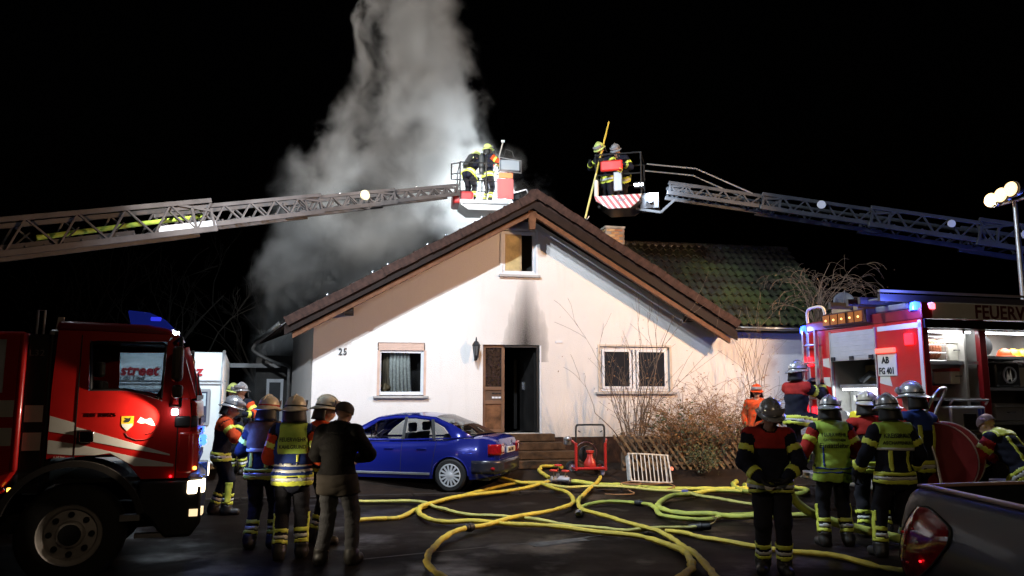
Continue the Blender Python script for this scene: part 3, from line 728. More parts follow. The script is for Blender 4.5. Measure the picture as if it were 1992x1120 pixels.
def helmet(parent, kind, hc, Mh, stripe=None, visor='up', flap=True):
    m = {'cream': hel_c, 'silver': hel_s, 'lime': hel_l, 'orange': orange}[kind]
    b = MB(); prof = []
    for i in range(9):
        t = i / 8 * math.pi / 2; prof.append((math.cos(t), math.sin(t)))
    n = 28; rows = []
    def ring(r_add, z, front=0, back=0, sag=0):
        out = []
        for k in range(n + 1):
            a = 2 * math.pi * k / n; c, s = math.cos(a), math.sin(a)
            ex = r_add + (front * max(0, s) ** 2 + back * max(0, -s) ** 2)
            out.append(((.118 + ex) * c, (.142 + ex) * s - .005, z - sag * (max(0, -s) ** 2) - .25 * sag * max(0, s)))
        return out
    rows.append(ring(.022, -.022, .025, .045, .03)); rows.append(ring(.028, -.012, .028, .05, .03)); rows.append(ring(.008, .0)); rows.append(ring(.0, .03))
    for r, z in prof[1:]: rows.append([(.118 * r * math.cos(2 * math.pi * k / n), .142 * r * math.sin(2 * math.pi * k / n) - .005, .035 + .115 * z) for k in range(n + 1)])
    b.grid(rows)
    for x in (0,):   # crest
        b.tube([(x, .14 * math.cos(t) - .005, .04 + .118 * math.sin(t)) for t in np.linspace(.25, math.pi - .25, 12)], .011, 6)
    h = b.build('helmet', m, parent, smooth=50, solid=.0)
    B = MB(); B.grid([ring(.005, .012), ring(.006, .03)]); B.build('helmet_band', stripe or blk, h)
    if flap:   # leather neck guard
        B = MB(); rows = []
        for j in range(5):
            t = j / 4; rows.append([((.118 + .012 + .02 * t) * math.cos(a), (.142 + .005 + .02 * t) * math.sin(a) - .01, -.02 - .15 * t) for a in np.linspace(math.pi * 1.05, math.pi * 1.95, 14)])
        B.grid(rows).build('neck_guard', blk, h, solid=.006)
    B = MB(); rows = []
    for j in range(5):
        t = j / 4
        if visor == 'up': rows.append([((.124 + .012 * t) * math.cos(a), (.15 + .035 * math.sin(t * 3)) * math.sin(a), .015 + .085 * t) for a in np.linspace(.35, math.pi - .35, 12)])
        else: rows.append([((.122) * math.cos(a), (.152) * math.sin(a), -.01 - .1 * t) for a in np.linspace(.2, math.pi - .2, 12)])
    B.grid(rows).build('visor', visor_m, h, solid=.004)
    h.matrix_local = Matrix.Translation(Vector(hc)) @ Mh @ Matrix.Translation((0, -.005, .055))
    return h

def person(label, loc, rz, lean=0, side=0, twist=0, head=(0, 0), lh=None, rh=None, lf=None, rf=None, pelvis=(0, 0, .94), lpole=None, rpole=None, kpole=(0, 1, 0),
           height=1.0, jacket='navy', trousers=navy_t, yoke=None, sleeves=None, vest=None, hel='cream', stripe=None, visor='up', bands=True, grips=('relaxed', 'relaxed'), palms=None,
           scba=False, back_stripes=False, leg_stripe=False, group=None, band_m=hiv, gloves=True, flap=True, cut=True, civil=None, h=.0145, seed=0, print_lines=(), hemdrop=.13):
    root = thing('person', label, 'person', loc, rz, group); root.scale = (height,) * 3
    T = Matrix.Translation(Vector(pelvis)) @ Matrix.Rotation(R(-lean), 4, 'X') @ Matrix.Rotation(R(side), 4, 'Y') @ Matrix.Rotation(R(twist), 4, 'Z')
    tp = lambda x, y, z: T @ Vector((x, y, z))
    ls, rs = tp(-.185, 0, .455), tp(.185, 0, .455); neck = tp(0, .0, .50)
    Mh = (Matrix.Rotation(R(-lean * .35), 4, 'X') @ Matrix.Rotation(R(head[0] + twist), 4, 'Z') @ Matrix.Rotation(R(-head[1]), 4, 'X'))
    hc = neck + Mh @ Vector((0, .035, .185))
    lw_ = Vector(lh) if lh else tp(-.30, .06, -.06); rw_ = Vector(rh) if rh else tp(.30, .06, -.06)
    le, lw_ = ik(ls, lw_, .29, .27, lpole or (-.6, -1, -.2)); re, rw_ = ik(rs, rw_, .29, .27, rpole or (.6, -1, -.2))
    lhip, rhip = Vector(pelvis) + Vector((-.095, 0, -.02)), Vector(pelvis) + Vector((.095, 0, -.02))
    la = Vector(lf) if lf else Vector((-.125, 0, .10)); ra = Vector(rf) if rf else Vector((.125, 0, .10))
    lk, la = ik(lhip, la, .425, .425, kpole); rk, ra = ik(rhip, ra, .425, .425, kpole)
    Ti = np.array(T.inverted()); S = np.array([1, .66, 1.0])
    fat = 1.0 if civil is None else .97
    def tor(a, b, r0, r1):
        A = np.array(a) / S; B = np.array(b) / S
        return (tuple(A), tuple(B), r0, r1, (Ti, S), tuple(T @ Vector(a)), tuple(T @ Vector(b)))
    hd = lambda x, y, z: tuple(hc + Mh @ Vector((x, y, z)))
    P = []; lab = []
    def ad(l, *q):
        for z in q: P.append(z); lab.append(l)
    ad(0, tor((0, 0, -.01), (0, 0, .2), .185 * fat, .175 * fat), tor((0, 0, .2), (0, 0, .36), .175 * fat, .195 * fat), cap(ls, rs, .078, .078), tor((0, -.01, .3), (0, -.01, .42), .19, .15))
    ad(1, cap(ls, le, .078, .064), cap(le, lw_, .062, .05)); ad(1, cap(rs, re, .078, .064), cap(re, rw_, .062, .05))
    ad(2, cap(lhip, lk, .105, .08), cap(lk, la, .078, .07), cap(rhip, rk, .105, .08), cap(rk, ra, .078, .07))
    fd = lambda a, s: a + Vector((s * .03, .15, -.055))
    ad(3, cap(la + Vector((0, -.03, -.05)), fd(la, -1), .055, .045), cap(ra + Vector((0, -.03, -.05)), fd(ra, 1), .055, .045), cap(la + Vector((0, 0, .02)), la + Vector((0, -.02, -.05)), .055, .055), cap(ra + Vector((0, 0, .02)), ra + Vector((0, -.02, -.05)), .055, .055))
    ad(4, cap(neck - Vector((0, 0, .03)), hd(0, 0, -.06), .062, .056))
    ad(4, cap(hd(0, .0, .015), hd(0, -.025, .03), .088, .09), cap(hd(0, .035, -.03), hd(0, .05, -.075), .062, .04), cap(hd(0, .095, -.005), hd(0, .108, -.032), .011, .015), cap(hd(-.082, -.01, -.005), hd(-.084, -.015, -.03), .014, .011), cap(hd(.082, -.01, -.005), hd(.084, -.015, -.03), .014, .011), cap(hd(-.03, .085, .022), hd(.03, .085, .022), .014, .014), cap(hd(-.02, .088, -.062), hd(.02, .088, -.062), .011, .011))
    zc = min(la.z, ra.z) - .10 if cut else None
    V, Q = sdf_mesh(P, h, k=.028, cut=zc, folds=.012, seed=seed)
    # nearest primitive of each vertex
    best = np.full(len(V), 9.); L = np.zeros(len(V), int); tt = np.zeros(len(V)); pi = np.zeros(len(V), int)
    for i, q in enumerate(P):
        if q[4] is not None: d, t = cone_d((V @ Ti[:3, :3].T + Ti[:3, 3]) / S, q[0], q[1], q[2], q[3]); d = d * .8
        else: d, t = cone_d(V, q[0], q[1], q[2], q[3])
        m = d < best; best[m] = d[m]; L[m] = lab[i]; tt[m] = t[m]; pi[m] = i
    X = V @ Ti[:3, :3].T + Ti[:3, 3]      # torso-local
    N = vnormals(V, Q)
    torso = (L == 0) | ((L == 2) & (X[:, 2] > -hemdrop))
    arm = L == 1; leg = (L == 2) & ~torso; boot = (L == 3)
    jm = {'navy': navy, 'brown': brownj, 'orange': orange}.get(jacket, jacket) if isinstance(jacket, str) else jacket
    fi = np.select([boot[Q].all(1), leg[Q].any(1), (torso | arm)[Q].any(1)], [2, 1, 1], 0)
    link('body', np_mesh('body', V, Q, [skin_m, trousers, boot_m], fi), root)
    lift = np.where(torso & (X[:, 2] < .12), np.clip(.12 - X[:, 2], 0, .25) * .07, 0)
    shell('jacket', V, N, Q, torso | arm, .012, jm, root, lift)
    shell('trousers', V, N, Q, leg | ((L == 2) & (X[:, 2] < 0)) , .005, trousers, root)
    shell('boot', V, N, Q, boot | ((L == 2) & ((pi == 9) | (pi == 11)) & (tt > .86)), .010, boot_m, root)
    fa = arm & ((pi == 5) | (pi == 7))
    LEG0 = 8
    if sleeves is not None: shell('sleeve', V, N, Q, arm & ~(fa & (tt > .35)), .016, sleeves, root)
    if yoke is not None: shell('yoke', V, N, Q, torso & (X[:, 2] > .33), .017, yoke, root, lift)
    shin = (L == 2) & ((pi == LEG0 + 1) | (pi == LEG0 + 3)); fa = arm & ((pi == 5) | (pi == 7)); ua = arm & ((pi == 4) | (pi == 6))
    if bands:
        for z0, z1, m in ((-.115, -.078, band_m), (-.074, -.04, silv), (-.036, .0, band_m)):
            shell('hem_band', V, N, Q, torso & (X[:, 2] > z0 - .008) & (X[:, 2] < z1 + .008) & (L != 1), .022, m, root, lift)
        for a0, a1, m in ((.45, .58, band_m), (.62, .74, silv)):
            shell('leg_band', V, N, Q, shin & (tt > a0) & (tt < a1), .012, band_m if m is band_m else m, root)
        shell('leg_band', V, N, Q, shin & (tt > .74) & (tt < .86), .012, band_m, root)
        shell('arm_band', V, N, Q, fa & (tt > .5) & (tt < .78), .021, band_m, root)
        shell('arm_band', V, N, Q, ua & (tt > .35) & (tt < .62), .021, band_m, root)
    if back_stripes:
        shell('back_stripe', V, N, Q, torso & (X[:, 2] > .0) & (X[:, 2] < .40) & (np.abs(np.abs(X[:, 0]) - .095) < .026), .021, band_m, root, lift)
    if leg_stripe:
        shell('leg_stripe', V, N, Q, shin & (tt > .05) & (tt < .8) & (np.sign(V[:, 0]) * N[:, 0] > .8), .013, band_m, root)
    if vest:
        vm, zlo = vest[0], vest[1]
        vmask = torso & (X[:, 2] > zlo) & (np.abs(X[:, 0]) < .2)
        shell('vest', V, N, Q, vmask, .026, vm, root, lift)
        for kind in vest[2:]:
            nm, sel, m2 = kind
            shell(nm, V, N, Q, vmask & sel(X), .031, m2, root, lift)
    gm = glove_m if gloves else skin_m
    for left, wv, ev, g, pk in ((True, lw_, le, grips[0], 0), (False, rw_, re, grips[1], 1)):
        fdv = (wv - ev); pl = Vector(palms[pk]) if palms and palms[pk] else Vector((1 if left else -1, .1, 0))
        hand(g, left, gm, root, wv, fdv, pl, 1.12 if gloves else 1.0, gloves)
    if hel: helmet(root, hel, hc, Mh, stripe, visor, flap)
    for s_ in (-1, 1): MB().ball(hc + Mh @ Vector((s_ * .032, .083, .004)), .011, n=8, m=6).build('eye', mat('dark_eye', (.03, .025, .02), .2), root)
    if scba:
        b = MB(); p0, p1 = tp(0, -.23, .0), tp(0, -.23, .46)
        d = (p1 - p0).normalized(); prof = [(.0, -.08), (.05, -.07), (.082, -.02), (.085, .05), (.085, .42), (.07, .49), (.03, .53), (.03, .56)]
        b.lathe(prof, p0, d, 16); tank = b.build('air_cylinder', mat('grey_air_cylinder', (.05, .055, .06), .4), root)
        B = MB(); B.box(-.13, .13, -.16, -.13, .0, .45, T); B.build('back_plate', blk, root, bevel=.01, smooth=0)
        shell('strap', V, N, Q, torso & (np.abs(np.abs(X[:, 0]) - .11) < .022) & (X[:, 2] > .1), .024, blk, root, lift)
    for s, size, z, m2 in print_lines:
        cu = text('print', s, size, m2, root, Matrix.Identity(4), extrude=.0, align='CENTER', sx=.82, offset=.0012)
        n = len(cu.data.vertices); co = np.zeros(n * 3, np.float32); cu.data.vertices.foreach_get('co', co); co = co.reshape(-1, 3)
        back = np.where((X[:, 1] < -.02) & (torso))[0]; XB = X[back]
        out = np.zeros_like(co)
        for i in range(n):
            x, zz = co[i, 0], z + co[i, 1]; w = np.exp(-((XB[:, 0] - x) ** 2 + (XB[:, 2] - zz) ** 2) / .0008) + 1e-12
            y = (XB[:, 1] * w).sum() / w.sum(); out[i] = tp(x, y - .046 - (.012 if zz < .1 else 0), zz)
        cu.data.vertices.foreach_set('co', out.ravel()); cu.data.update()
    return dict(root=root, T=T, hc=hc, Mh=Mh, V=V, N=N, Q=Q, X=X, torso=torso, L=L, lift=lift, lw=lw_, rw=rw_)
# ------------------------------------------------------------------ the crew
BLK = mat('black_jacket_cloth', (.008, .007, .0065), .7, spec=.1, var=.3, vscale=5, bump=.3)
gL = 'crew watching on the left'; gR = 'crew gathered behind the right fire engine'
person('firefighter beside the left truck front with orange sleeves and one fist raised to his chin', (-4.55, 12.3, 0), R(-72), lean=6, head=(-8, 14), rh=(.12, .26, 1.36), lh=(-.12, .24, 1.12),
       rpole=(.8, .3, -1), lpole=(-.8, .1, -1), sleeves=orange, yoke=orange, hel='silver', grips=('relaxed', 'grip'), palms=((0, -1, .2), (0, -1, .2)), leg_stripe=True, group=gL, seed=1, lf=(-.13, -.08, .1), rf=(.12, .12, .1))
person('firefighter seen from behind in a brown shouldered coat, cream helmet with red stripe', (-3.05, 9.66, 0), R(-4), head=(-6, 6), lean=3, twist=-6, yoke=brownj, sleeves=None, hel='cream', stripe=redb, group=gL, seed=2,
       lh=(-.20, .30, 1.12), rh=(.24, .12, .95), rf=(.16, .02, .1), lf=(-.11, -.05, .1), height=1.0, vest=(brownj, .20, ('vest_band', lambda X: X[:, 2] < .245, silv)), back_stripes=True)
person('firefighter seen from behind in a blue vest with a lime panel across the shoulders', (-2.52, 9.05, 0), R(12), head=(-10, 4), lean=2, sleeves=orange, hel='cream', stripe=blk, group=gL, seed=3,
       lh=(-.16, .28, 1.05), rh=(.26, .14, .95), leg_stripe=True, vest=(bluev, -.02, ('vest_panel', lambda X: (X[:, 2] > .22) & (np.abs(X[:, 0]) < .16), lime), ('vest_stripe', lambda X: (np.abs(X[:, 2] - .03) < .022) | (np.abs(X[:, 2] - .1) < .016), silv), ('vest_stripe', lambda X: (np.abs(X[:, 0] - .05) < .018) & (X[:, 2] < .22) & (X[:, 2] > .12), hiv)),
       print_lines=(('FEUERWEHR', .064, .36, ink), ('KAHLGRUND', .06, .28, ink)), rf=(.13, .06, .1), lf=(-.11, -.04, .1))
person('firefighter in orange sleeves half hidden behind the man in the dark jacket', (-2.42, 9.95, 0), R(-55), head=(-10, 8), sleeves=orange, yoke=orange, hel='cream', stripe=blk, group=gL, seed=4, lh=(-.16, .26, 1.05), rh=(.2, .24, 1.02))
M = person('bareheaded man in a dark jacket and grey trousers standing with his back turned', (-1.93, 8.73, 0), R(-8), head=(-22, 16), lean=1, jacket=BLK, trousers=mat('grey_khaki_trousers', (.062, .062, .066), .85, spec=.12, var=.25, vscale=6, bump=.4, bscale=60), hel=None, bands=False, gloves=False, civil=1,
       lh=(-.12, .30, 1.08), rh=(.14, .30, 1.10), lpole=(-1, -.5, -.4), rpole=(1, -.5, -.4), seed=5, hemdrop=.2, lf=(-.15, -.02, .1), rf=(.17, .05, .1), height=1.015)
b = MB(); rows = []
for j in range(7):
    t = j / 6 * math.pi / 2; rows.append([(.098 * math.cos(t) * math.cos(a), (.115 * math.cos(t)) * math.sin(a) - .012, .035 + .085 * math.sin(t)) for a in np.linspace(0, 2 * math.pi, 19)])
b.grid([[(p[0] * 1.0, p[1], p[2] - .045) for p in rows[0]]] + rows); hr = b.build('cropped_hair', hair_m, M['root']); hr.matrix_local = Matrix.Translation(M['hc']) @ M['Mh']
X = M['X']; shell('painted_lit_hem', M['V'], M['N'], M['Q'], M['torso'] & (X[:, 2] < .02), .02, mat('lit_hem_tan', (.05, .042, .034), .8, spec=.12, var=.25), M['root'], M['lift'])  # lamplight on the lower jacket, painted in as a lighter shell
shell('collar', M['V'], M['N'], M['Q'], (X[:, 2] > .44) & (X[:, 2] < .56) & (np.abs(X[:, 0]) < .1), .022, BLK, M['root'])
person('dim firefighter with breathing gear by the caravan, nearer its corner', (-6.0, 16.6, gz(-6, 16.6)), R(-120), scba=True, hel='lime', seed=6, head=(0, 10), group='crew in the dark yard')
person('dim firefighter in the dark yard left of the house with a lit waist band', (-5.55, 16.0, gz(-5.55, 16)), R(165), scba=True, hel='silver', yoke=None, sleeves=orange, seed=7, lh=(-.26, .28, 1.2), rh=(.3, .25, 1.15), group='crew in the dark yard')
# right side
person('firefighter facing the camera with red shoulders, looking down at his hands', (2.72, 8.32, 0), R(168), head=(10, 24), yoke=redc, hel='silver', stripe=blk, visor='up', group=gR, seed=8, lh=(-.14, .26, 1.0), rh=(.12, .24, .98), lpole=(-1, -.4, -.3), rpole=(1, -.4, -.3), back_stripes=False,
       lf=(-.1, .03, .1), rf=(.1, -.06, .1), vest=None, palms=((.6, .2, .8), (-.6, .2, .8)))
person('incident commander in a lime vest seen from behind with a silver helmet', (3.98, 9.77, 0), R(-6), head=(-30, 6), lean=4, sleeves=redc, hel='silver', group=gR, seed=9, lh=(-.30, .22, 1.0), rh=(.24, .26, 1.05), leg_stripe=True,
       vest=(lime, -.16, ('vest_band', lambda X: (np.abs(X[:, 2] + .01) < .016) | (np.abs(X[:, 2] + .055) < .014), bluev), ('vest_band', lambda X: (np.abs(X[:, 0] + .12) < .013) & (X[:, 2] < .26) & (X[:, 2] > 0), bluev)), print_lines=(('FEUERWEHR', .062, .375, ink), ('GROSSOSTHEIM', .045, .315, ink), ('Einsatzleiter', .088, .235, ink)), lf=(-.15, -.02, .1), rf=(.14, .03, .1), hemdrop=.17)
person('officer in a navy coat with a lime lettered shoulder panel and long yellow back stripes', (4.42, 9.1, 0), R(2), head=(4, 6), lean=3, hel='silver', group=gR, seed=10, lh=(-.34, .22, .92), rh=(.30, .2, .95), leg_stripe=True, back_stripes=True,
       vest=(lime, .24, ('vest_band', lambda X: (X[:, 2] < .285), silv)), print_lines=(('KREISBRAND', .068, .385, ink), ('ASCHAFFENBURG', .052, .31, ink)), lf=(-.2, .05, .1), rf=(.14, .0, .1), height=1.01)
person('firefighter with red shoulders standing between the two men in lime, facing the engine', (4.72, 10.35, 0), R(-12), head=(-8, 4), yoke=redc, sleeves=redc, hel='cream', group=gR, seed=11, height=1.03, lh=(-.2, .3, 1.15), rh=(.22, .3, 1.1))
person('tall firefighter with red sleeves at the rear corner of the engine, nearest its open lockers', (5.10, 9.85, 0), R(20), head=(10, 4), yoke=bluev, sleeves=redc, hel='silver', group=gR, seed=12, height=1.09, back_stripes=True, lh=(-.2, .3, 1.1), rh=(.28, .25, 1.05))
person('firefighter climbing the ladder on the back of the right fire engine', (4.52, 12.45, .55), R(-62), head=(-6, -4), lean=8, yoke=redc, hel='silver', visor='up', seed=13, lh=(-.06, .50, 1.50), rh=(.12, .52, 1.42), lpole=(-.6, -.2, -1), rpole=(.8, -.2, -1), rf=(.12, .34, .45), lf=(-.10, .02, .10), grips=('grip', 'grip'), palms=((.2, 0, -1), (-.2, 0, -1)), cut=False, group=gR)
p = person('firefighter bending over beside the open lockers with yellow stripes down his back', (6.15, 9.62, 0), R(28), lean=38, head=(0, 20), yoke=None, sleeves=redc, hel=None, seed=14, back_stripes=True, lh=(-.22, .55, .95), rh=(.18, .58, .92), pelvis=(0, -.12, .93), group=gR,
       vest=(hiv, .42,))
b = MB(); b.grid([[(.1 * math.cos(t) * math.cos(a), .118 * math.cos(t) * math.sin(a) - .01, .01 + .115 * math.sin(t)) for a in np.linspace(0, 2 * math.pi, 19)] for t in np.linspace(0, math.pi / 2, 7)])
hr = b.build('knit_cap', mat('brown_cap', (.12, .07, .045), .8, var=.3), p['root']); hr.matrix_local = Matrix.Translation(p['hc']) @ p['Mh']
person('figure in full orange behind the bare shrub at the wing of the house', (5.48, 17.45, .25), R(150), head=(20, 6), jacket='orange', trousers=orange, yoke=orange, hel='orange', bands=False, seed=15, lh=(-.2, .25, 1.0), rh=(.25, .1, .95))
# in the baskets
LBZ = 7.38
B1 = person('firefighter standing in the left basket with air cylinder and lime helmet, holding a pole', (-.72, 22.1, LBZ), R(-48), scba=True, sleeves=orange, hel='lime', visor='up', seed=16, lh=(-.02, .42, 1.42), rh=(.16, .34, 1.22), grips=('grip', 'grip'), head=(-6, -2), rpole=(1, .2, -.6), lpole=(-.6, .2, -1), group='crew in the rescue baskets')
person('firefighter bending in the left basket with a black air cylinder on his back', (-1.22, 22.0, LBZ), R(-30), scba=True, lean=40, pelvis=(0, -.1, .93), sleeves=orange, hel='lime', seed=17, lh=(-.2, .5, .95), rh=(.2, .52, .98), head=(0, 10), group='crew in the rescue baskets')
RBZ = 6.5
person('firefighter with lime helmet leaning over the rail of the right basket', (2.45, 19.1, RBZ), R(140), hel='lime', lean=36, pelvis=(0, -.08, .93), seed=18, lh=(-.2, .42, 1.12), rh=(.28, .40, 1.15), head=(0, 26), group='crew in the rescue baskets')
person('firefighter in the right basket behind his colleague, nearer the ladder', (2.82, 19.3, RBZ), R(150), hel='silver', lean=34, pelvis=(0, -.08, .93), seed=19, lh=(-.2, .4, 1.1), rh=(.24, .38, 1.1), head=(0, 22), group='crew in the rescue baskets')
# ------------------------------------------------------------------ vehicles
red_p = mat('fire_red_paint', (.50, .012, .010), .32, coat=.7, var=.12, vscale=3)
dred_p = mat('dark_red_paint', (.22, .010, .014), .35, coat=.5, var=.2, vscale=3)
blackp = mat('black_plastic', (.014, .014, .015), .42, var=.2)
whiter = mat('white_reflective_sheet', (.62, .60, .55), .5, var=.08)
alu = mat('aluminium', (.62, .62, .63), .35, metal=.85, var=.15)
chrome = mat('chrome', (.8, .8, .8), .12, metal=1)
tyre_m = mat('tyre_rubber', (.016, .015, .015), .75, var=.3, vscale=12)
rim_m = mat('grey_steel_rim', (.50, .47, .45), .55, metal=.2, var=.3)
vglass = clear_glass('vehicle_glass', (.62, .66, .68))
def glow(name, c, s): return mat(name, c, .3, emit=c, es=s)
blue_e = glow('blue_beacon_light', (.02, .07, 1.0), 9); red_e = glow('red_tail_light', (1.0, .012, .02), 5); amber_e = glow('amber_marker_light', (1, .45, .05), 8)
head_e = glow('headlight', (1, .82, .55), 7); led_e = glow('white_led', (.85, .92, 1), 14)
lamp_w = glow('warm_floodlight', (1, .66, .30), 2.4); lamp_c = glow('cool_floodlight', (.85, .93, 1), 60)
blue_lens = mat('blue_lens', (.01, .02, .18), .12, coat=.5, emit=(.01, .02, .25), es=.35); red_lens = mat('red_lens', (.30, .008, .012), .12, coat=.6, var=.3, vscale=25); amber_lens = mat('amber_lens', (.42, .12, .02), .25)

def wheel(parent, x, y, z, r, w, side, rimr, bolts=8, rim=None, name='wheel'):
    "side -1: outer face towards -y"
    b = MB(); prof = [(rimr, -w / 2), (r * .9, -w / 2), (r * .975, -w * .42), (r, -w * .3), (r, w * .3), (r * .975, w * .42), (r * .9, w / 2), (rimr, w / 2), (rimr, -w / 2)]
    o = MB().lathe(prof, (0, 0, 0), (0, 1, 0), 36).build(name, tyre_m, parent, smooth=40); o.location = (x, y, z)
    s = side
    rb = MB().lathe([(rimr * 1.0, s * w * .5), (rimr * .97, s * w * .42), (rimr * .84, s * w * .36), (rimr * .78, s * w * .22), (rimr * .46, s * w * .30), (rimr * .42, s * w * .42), (rimr * .36, s * w * .46), (0.0001, s * w * .47)], (0, 0, 0), (0, 1, 0), 32)
    rr = rb.build('rim', rim or rim_m, o, smooth=40)
    if bolts: MB().cyl((0, s * w * .3, 0), (0, s * w * .5, 0), rimr * .38, rimr * .34, n=20).build('hub_cap', blackp, rr)
    for k in range(bolts):
        a = k * 2 * math.pi / bolts; c = (rimr * .64 * math.cos(a), s * w * .26, rimr * .64 * math.sin(a)); e = (c[0], s * w * .34, c[2])
        MB().cyl(c, e, rimr * .1, n=10).build('wheel_bolt', blackp, rr)
    return o

# ---- left fire engine: near front corner at the origin, x forwards, y to its far side
lt = thing('fire_truck', 'red fire engine cab with lit headlight at the left edge of the street', 'fire truck', (-3.285, 8.0, 0), R(20))
W_ = 2.3
def poly_side(b, P, y0, y1): b.prism(P, 'y', y0, y1)
for y0, y1, far in ((0, .05, 0), (W_ - .05, W_, 1)):
    b = MB()
    poly_side(b, [(-1.27, 1.22), (-1.27, 1.87), (-.95, 1.87), (-.62, 1.87), (-.45, 1.83), (-.28, 1.77), (-.02, 1.79), (.0, 1.6), (.0, 1.0), (-.43, 1.0), (-.56, 1.16), (-.72, 1.25)], y0, y1)
    poly_side(b, [(-1.27, 1.869), (-1.25, 2.46), (-.97, 2.46), (-.95, 1.869)], y0, y1)
    poly_side(b, [(-.969, 2.36), (-.969, 2.46), (-.22, 2.44), (-.26, 2.37)], y0, y1)
    poly_side(b, [(-.28, 1.775), (-.26, 2.368), (-.19, 2.43), (-.02, 1.795)], y0 + .001, y1 - .001)
    b.build('cab_side', red_p, lt, smooth=0)
    MB().prism([(-.95, 1.86), (-.97, 2.37), (-.26, 2.38), (-.28, 1.78), (-.45, 1.83), (-.62, 1.87)], 'y', (y0 + y1) / 2 - .004, (y0 + y1) / 2 + .004).build('side_window', vglass, lt, smooth=0)
# window rubber
MB().tube([(-.93, -.006, 1.88), (-.955, -.006, 2.34), (-.9, -.006, 2.355), (-.3, -.006, 2.35), (-.275, -.006, 2.33), (-.29, -.006, 1.8), (-.45, -.006, 1.85), (-.62, -.006, 1.885), (-.93, -.006, 1.88)], .014, 6).build('window_seal', blackp, lt)
b = MB(); b.prism([(-1.27, 2.44), (-.2, 2.42), (-.24, 2.50), (-.45, 2.54), (-1.27, 2.56)], 'y', .0, W_); b.build('cab_roof', dred_p, lt, bevel=.05, smooth=40)
MB().box(-1.29, -1.24, .05, W_ - .05, 1.0, 2.45).build('cab_back', blackp, lt, smooth=0)
MB().box(-1.2, .0, .05, W_ - .05, .98, 1.02).box(-.1, .0, .05, W_ - .05, 1.0, 1.75).box(-.35, -.1, .1, W_ - .1, 1.62, 1.76).build('cab_floor', blackp, lt, smooth=0)
for y in (.55, 1.65):
    s = MB(); s.box(-1.1, -.62, y - .26, y + .26, 1.2, 1.38).box(-1.16, -1.02, y - .25, y + .25, 1.38, 2.0); so = s.build('seat', mat('dark_seat_cloth', (.02, .02, .025), .9), lt, bevel=.04, smooth=40)
    MB().box(-1.15, -1.05, y - .14, y + .14, 2.04, 2.22).build('headrest', MATS['dark_seat_cloth'], so, bevel=.03, smooth=40)
MB().tube([(-.42 + .1 * math.sin(a), 1.65 + .21 * math.cos(a), 1.86 + .17 * math.sin(a)) for a in np.linspace(0, 2 * math.pi, 20)[:-1]], .015, 6, closed=True).build('steering_wheel', blackp, lt)
# front: panel, windscreen, grille, bumper
b = MB(); b.prism([(.0, 1.0), (.05, 1.06), (.07, 1.4), (.05, 1.74), (.0, 1.8), (-.05, 1.8), (-.05, 1.0)], 'y', .06, W_ - .06); b.build('front_panel', red_p, lt, bevel=.02, smooth=40)
MB().add([(.0, .05, 1.79), (.0, W_ - .05, 1.79), (-.2, W_ - .05, 2.43), (-.2, .05, 2.43)], [(0, 1, 2, 3)]).build('windscreen', vglass, lt, smooth=0)
for y_ in (.03, W_ - .03): MB().bar((.005, y_, 1.79), (-.195, y_, 2.44), .05, .07).build('windscreen_pillar', red_p, lt, smooth=0)
MB().bar((.02, .05, 1.80), (.02, W_ - .05, 1.80), .05, .05).build('windscreen_gasket', blackp, lt, smooth=0)
MB().bar((.03, .35, 1.83), (-.03, 1.1, 2.1), .015, .02).bar((.03, 1.3, 1.83), (-.03, 2.05, 2.1), .015, .02).build('wiper', blackp, lt, smooth=0)
for k in range(4): MB().box(.06, .085, .45, W_ - .45, 1.12 + k * .13, 1.19 + k * .13).build('grille_bar', blackp, lt, smooth=0)
b = MB(); b.prism([(-.45, .98), (.06, .98), (.13, .9), (.14, .55), (.05, .42), (-.2, .42), (-.35, .62), (-.45, .7)], 'y', -.01, W_ + .01); b.build('bumper', blackp, lt, bevel=.03, smooth=40)
# near corner panel, headlight cluster, fog lamp (on the chamfered corner)
b = MB(); b.prism([(-.12, -.012), (.02, -.012), (.085, .1), (.085, .3), (-.1, .3)], 'z', 1.04, 1.46); b.build('corner_panel', red_p, lt, bevel=.03, smooth=40)
b = MB(); b.prism([(-.16, -.012), (-.02, -.014), (.06, .05), (.07, .14), (-.1, .14)], 'z', 1.50, 1.62); b.build('corner_deflector', blackp, lt, bevel=.02, smooth=40)
for y, yc in ((.0, 0), (W_ - .42, 1)):
    b = MB(); b.prism([(.02, -.015 + y), (.14, .06 + y), (.15, .36 + y), (.0, .42 + y)] if not yc else [(.0, y), (.15, y + .06), (.14, y + .36), (.02, y + .435)], 'z', .80, 1.0)
    hl = b.build('headlight', mat('headlight_housing', (.3, .3, .3), .2, metal=.7), lt, bevel=.01, smooth=0)
    if not yc:
        MB().prism([(.0, -.026), (.08, -.026), (.135, .03), (.165, .09), (.165, .22), (.02, .22)], 'z', .84, .97).build('headlight_lens', head_e, hl, bevel=.015, smooth=0)
    else: MB().box(.14, .16, y + .1, y + .34, .83, .97).build('headlight_lens', head_e, hl, smooth=0)
MB().prism([(.03, -.022), (.10, -.022), (.15, .04), (.16, .2), (.04, .2)], 'z', .62, .69).build('fog_lamp', glow('fog_lamp_glow', (1, .75, .42), 1.2), lt, smooth=0)
lamp('headlight_beam', 'SPOT', lt, (.25, .2, .9), 60, (1, .85, .62), (6, .4, .3), .06, 70)
MB().box(.05, .1, 1.3, 1.36, 1.40, 1.46).ball((.1, 1.0, 1.3), .04).ball((.1, 1.25, 1.34), .035).build('front_strobe', blue_e, lt)
lamp('strobe_glow', 'POINT', lt, (.35, 1.5, 1.3), 16, (.08, .2, 1), size=.05)
MB().ball((-.16, -.02, 1.02), .012).build('side_marker', red_e, lt)
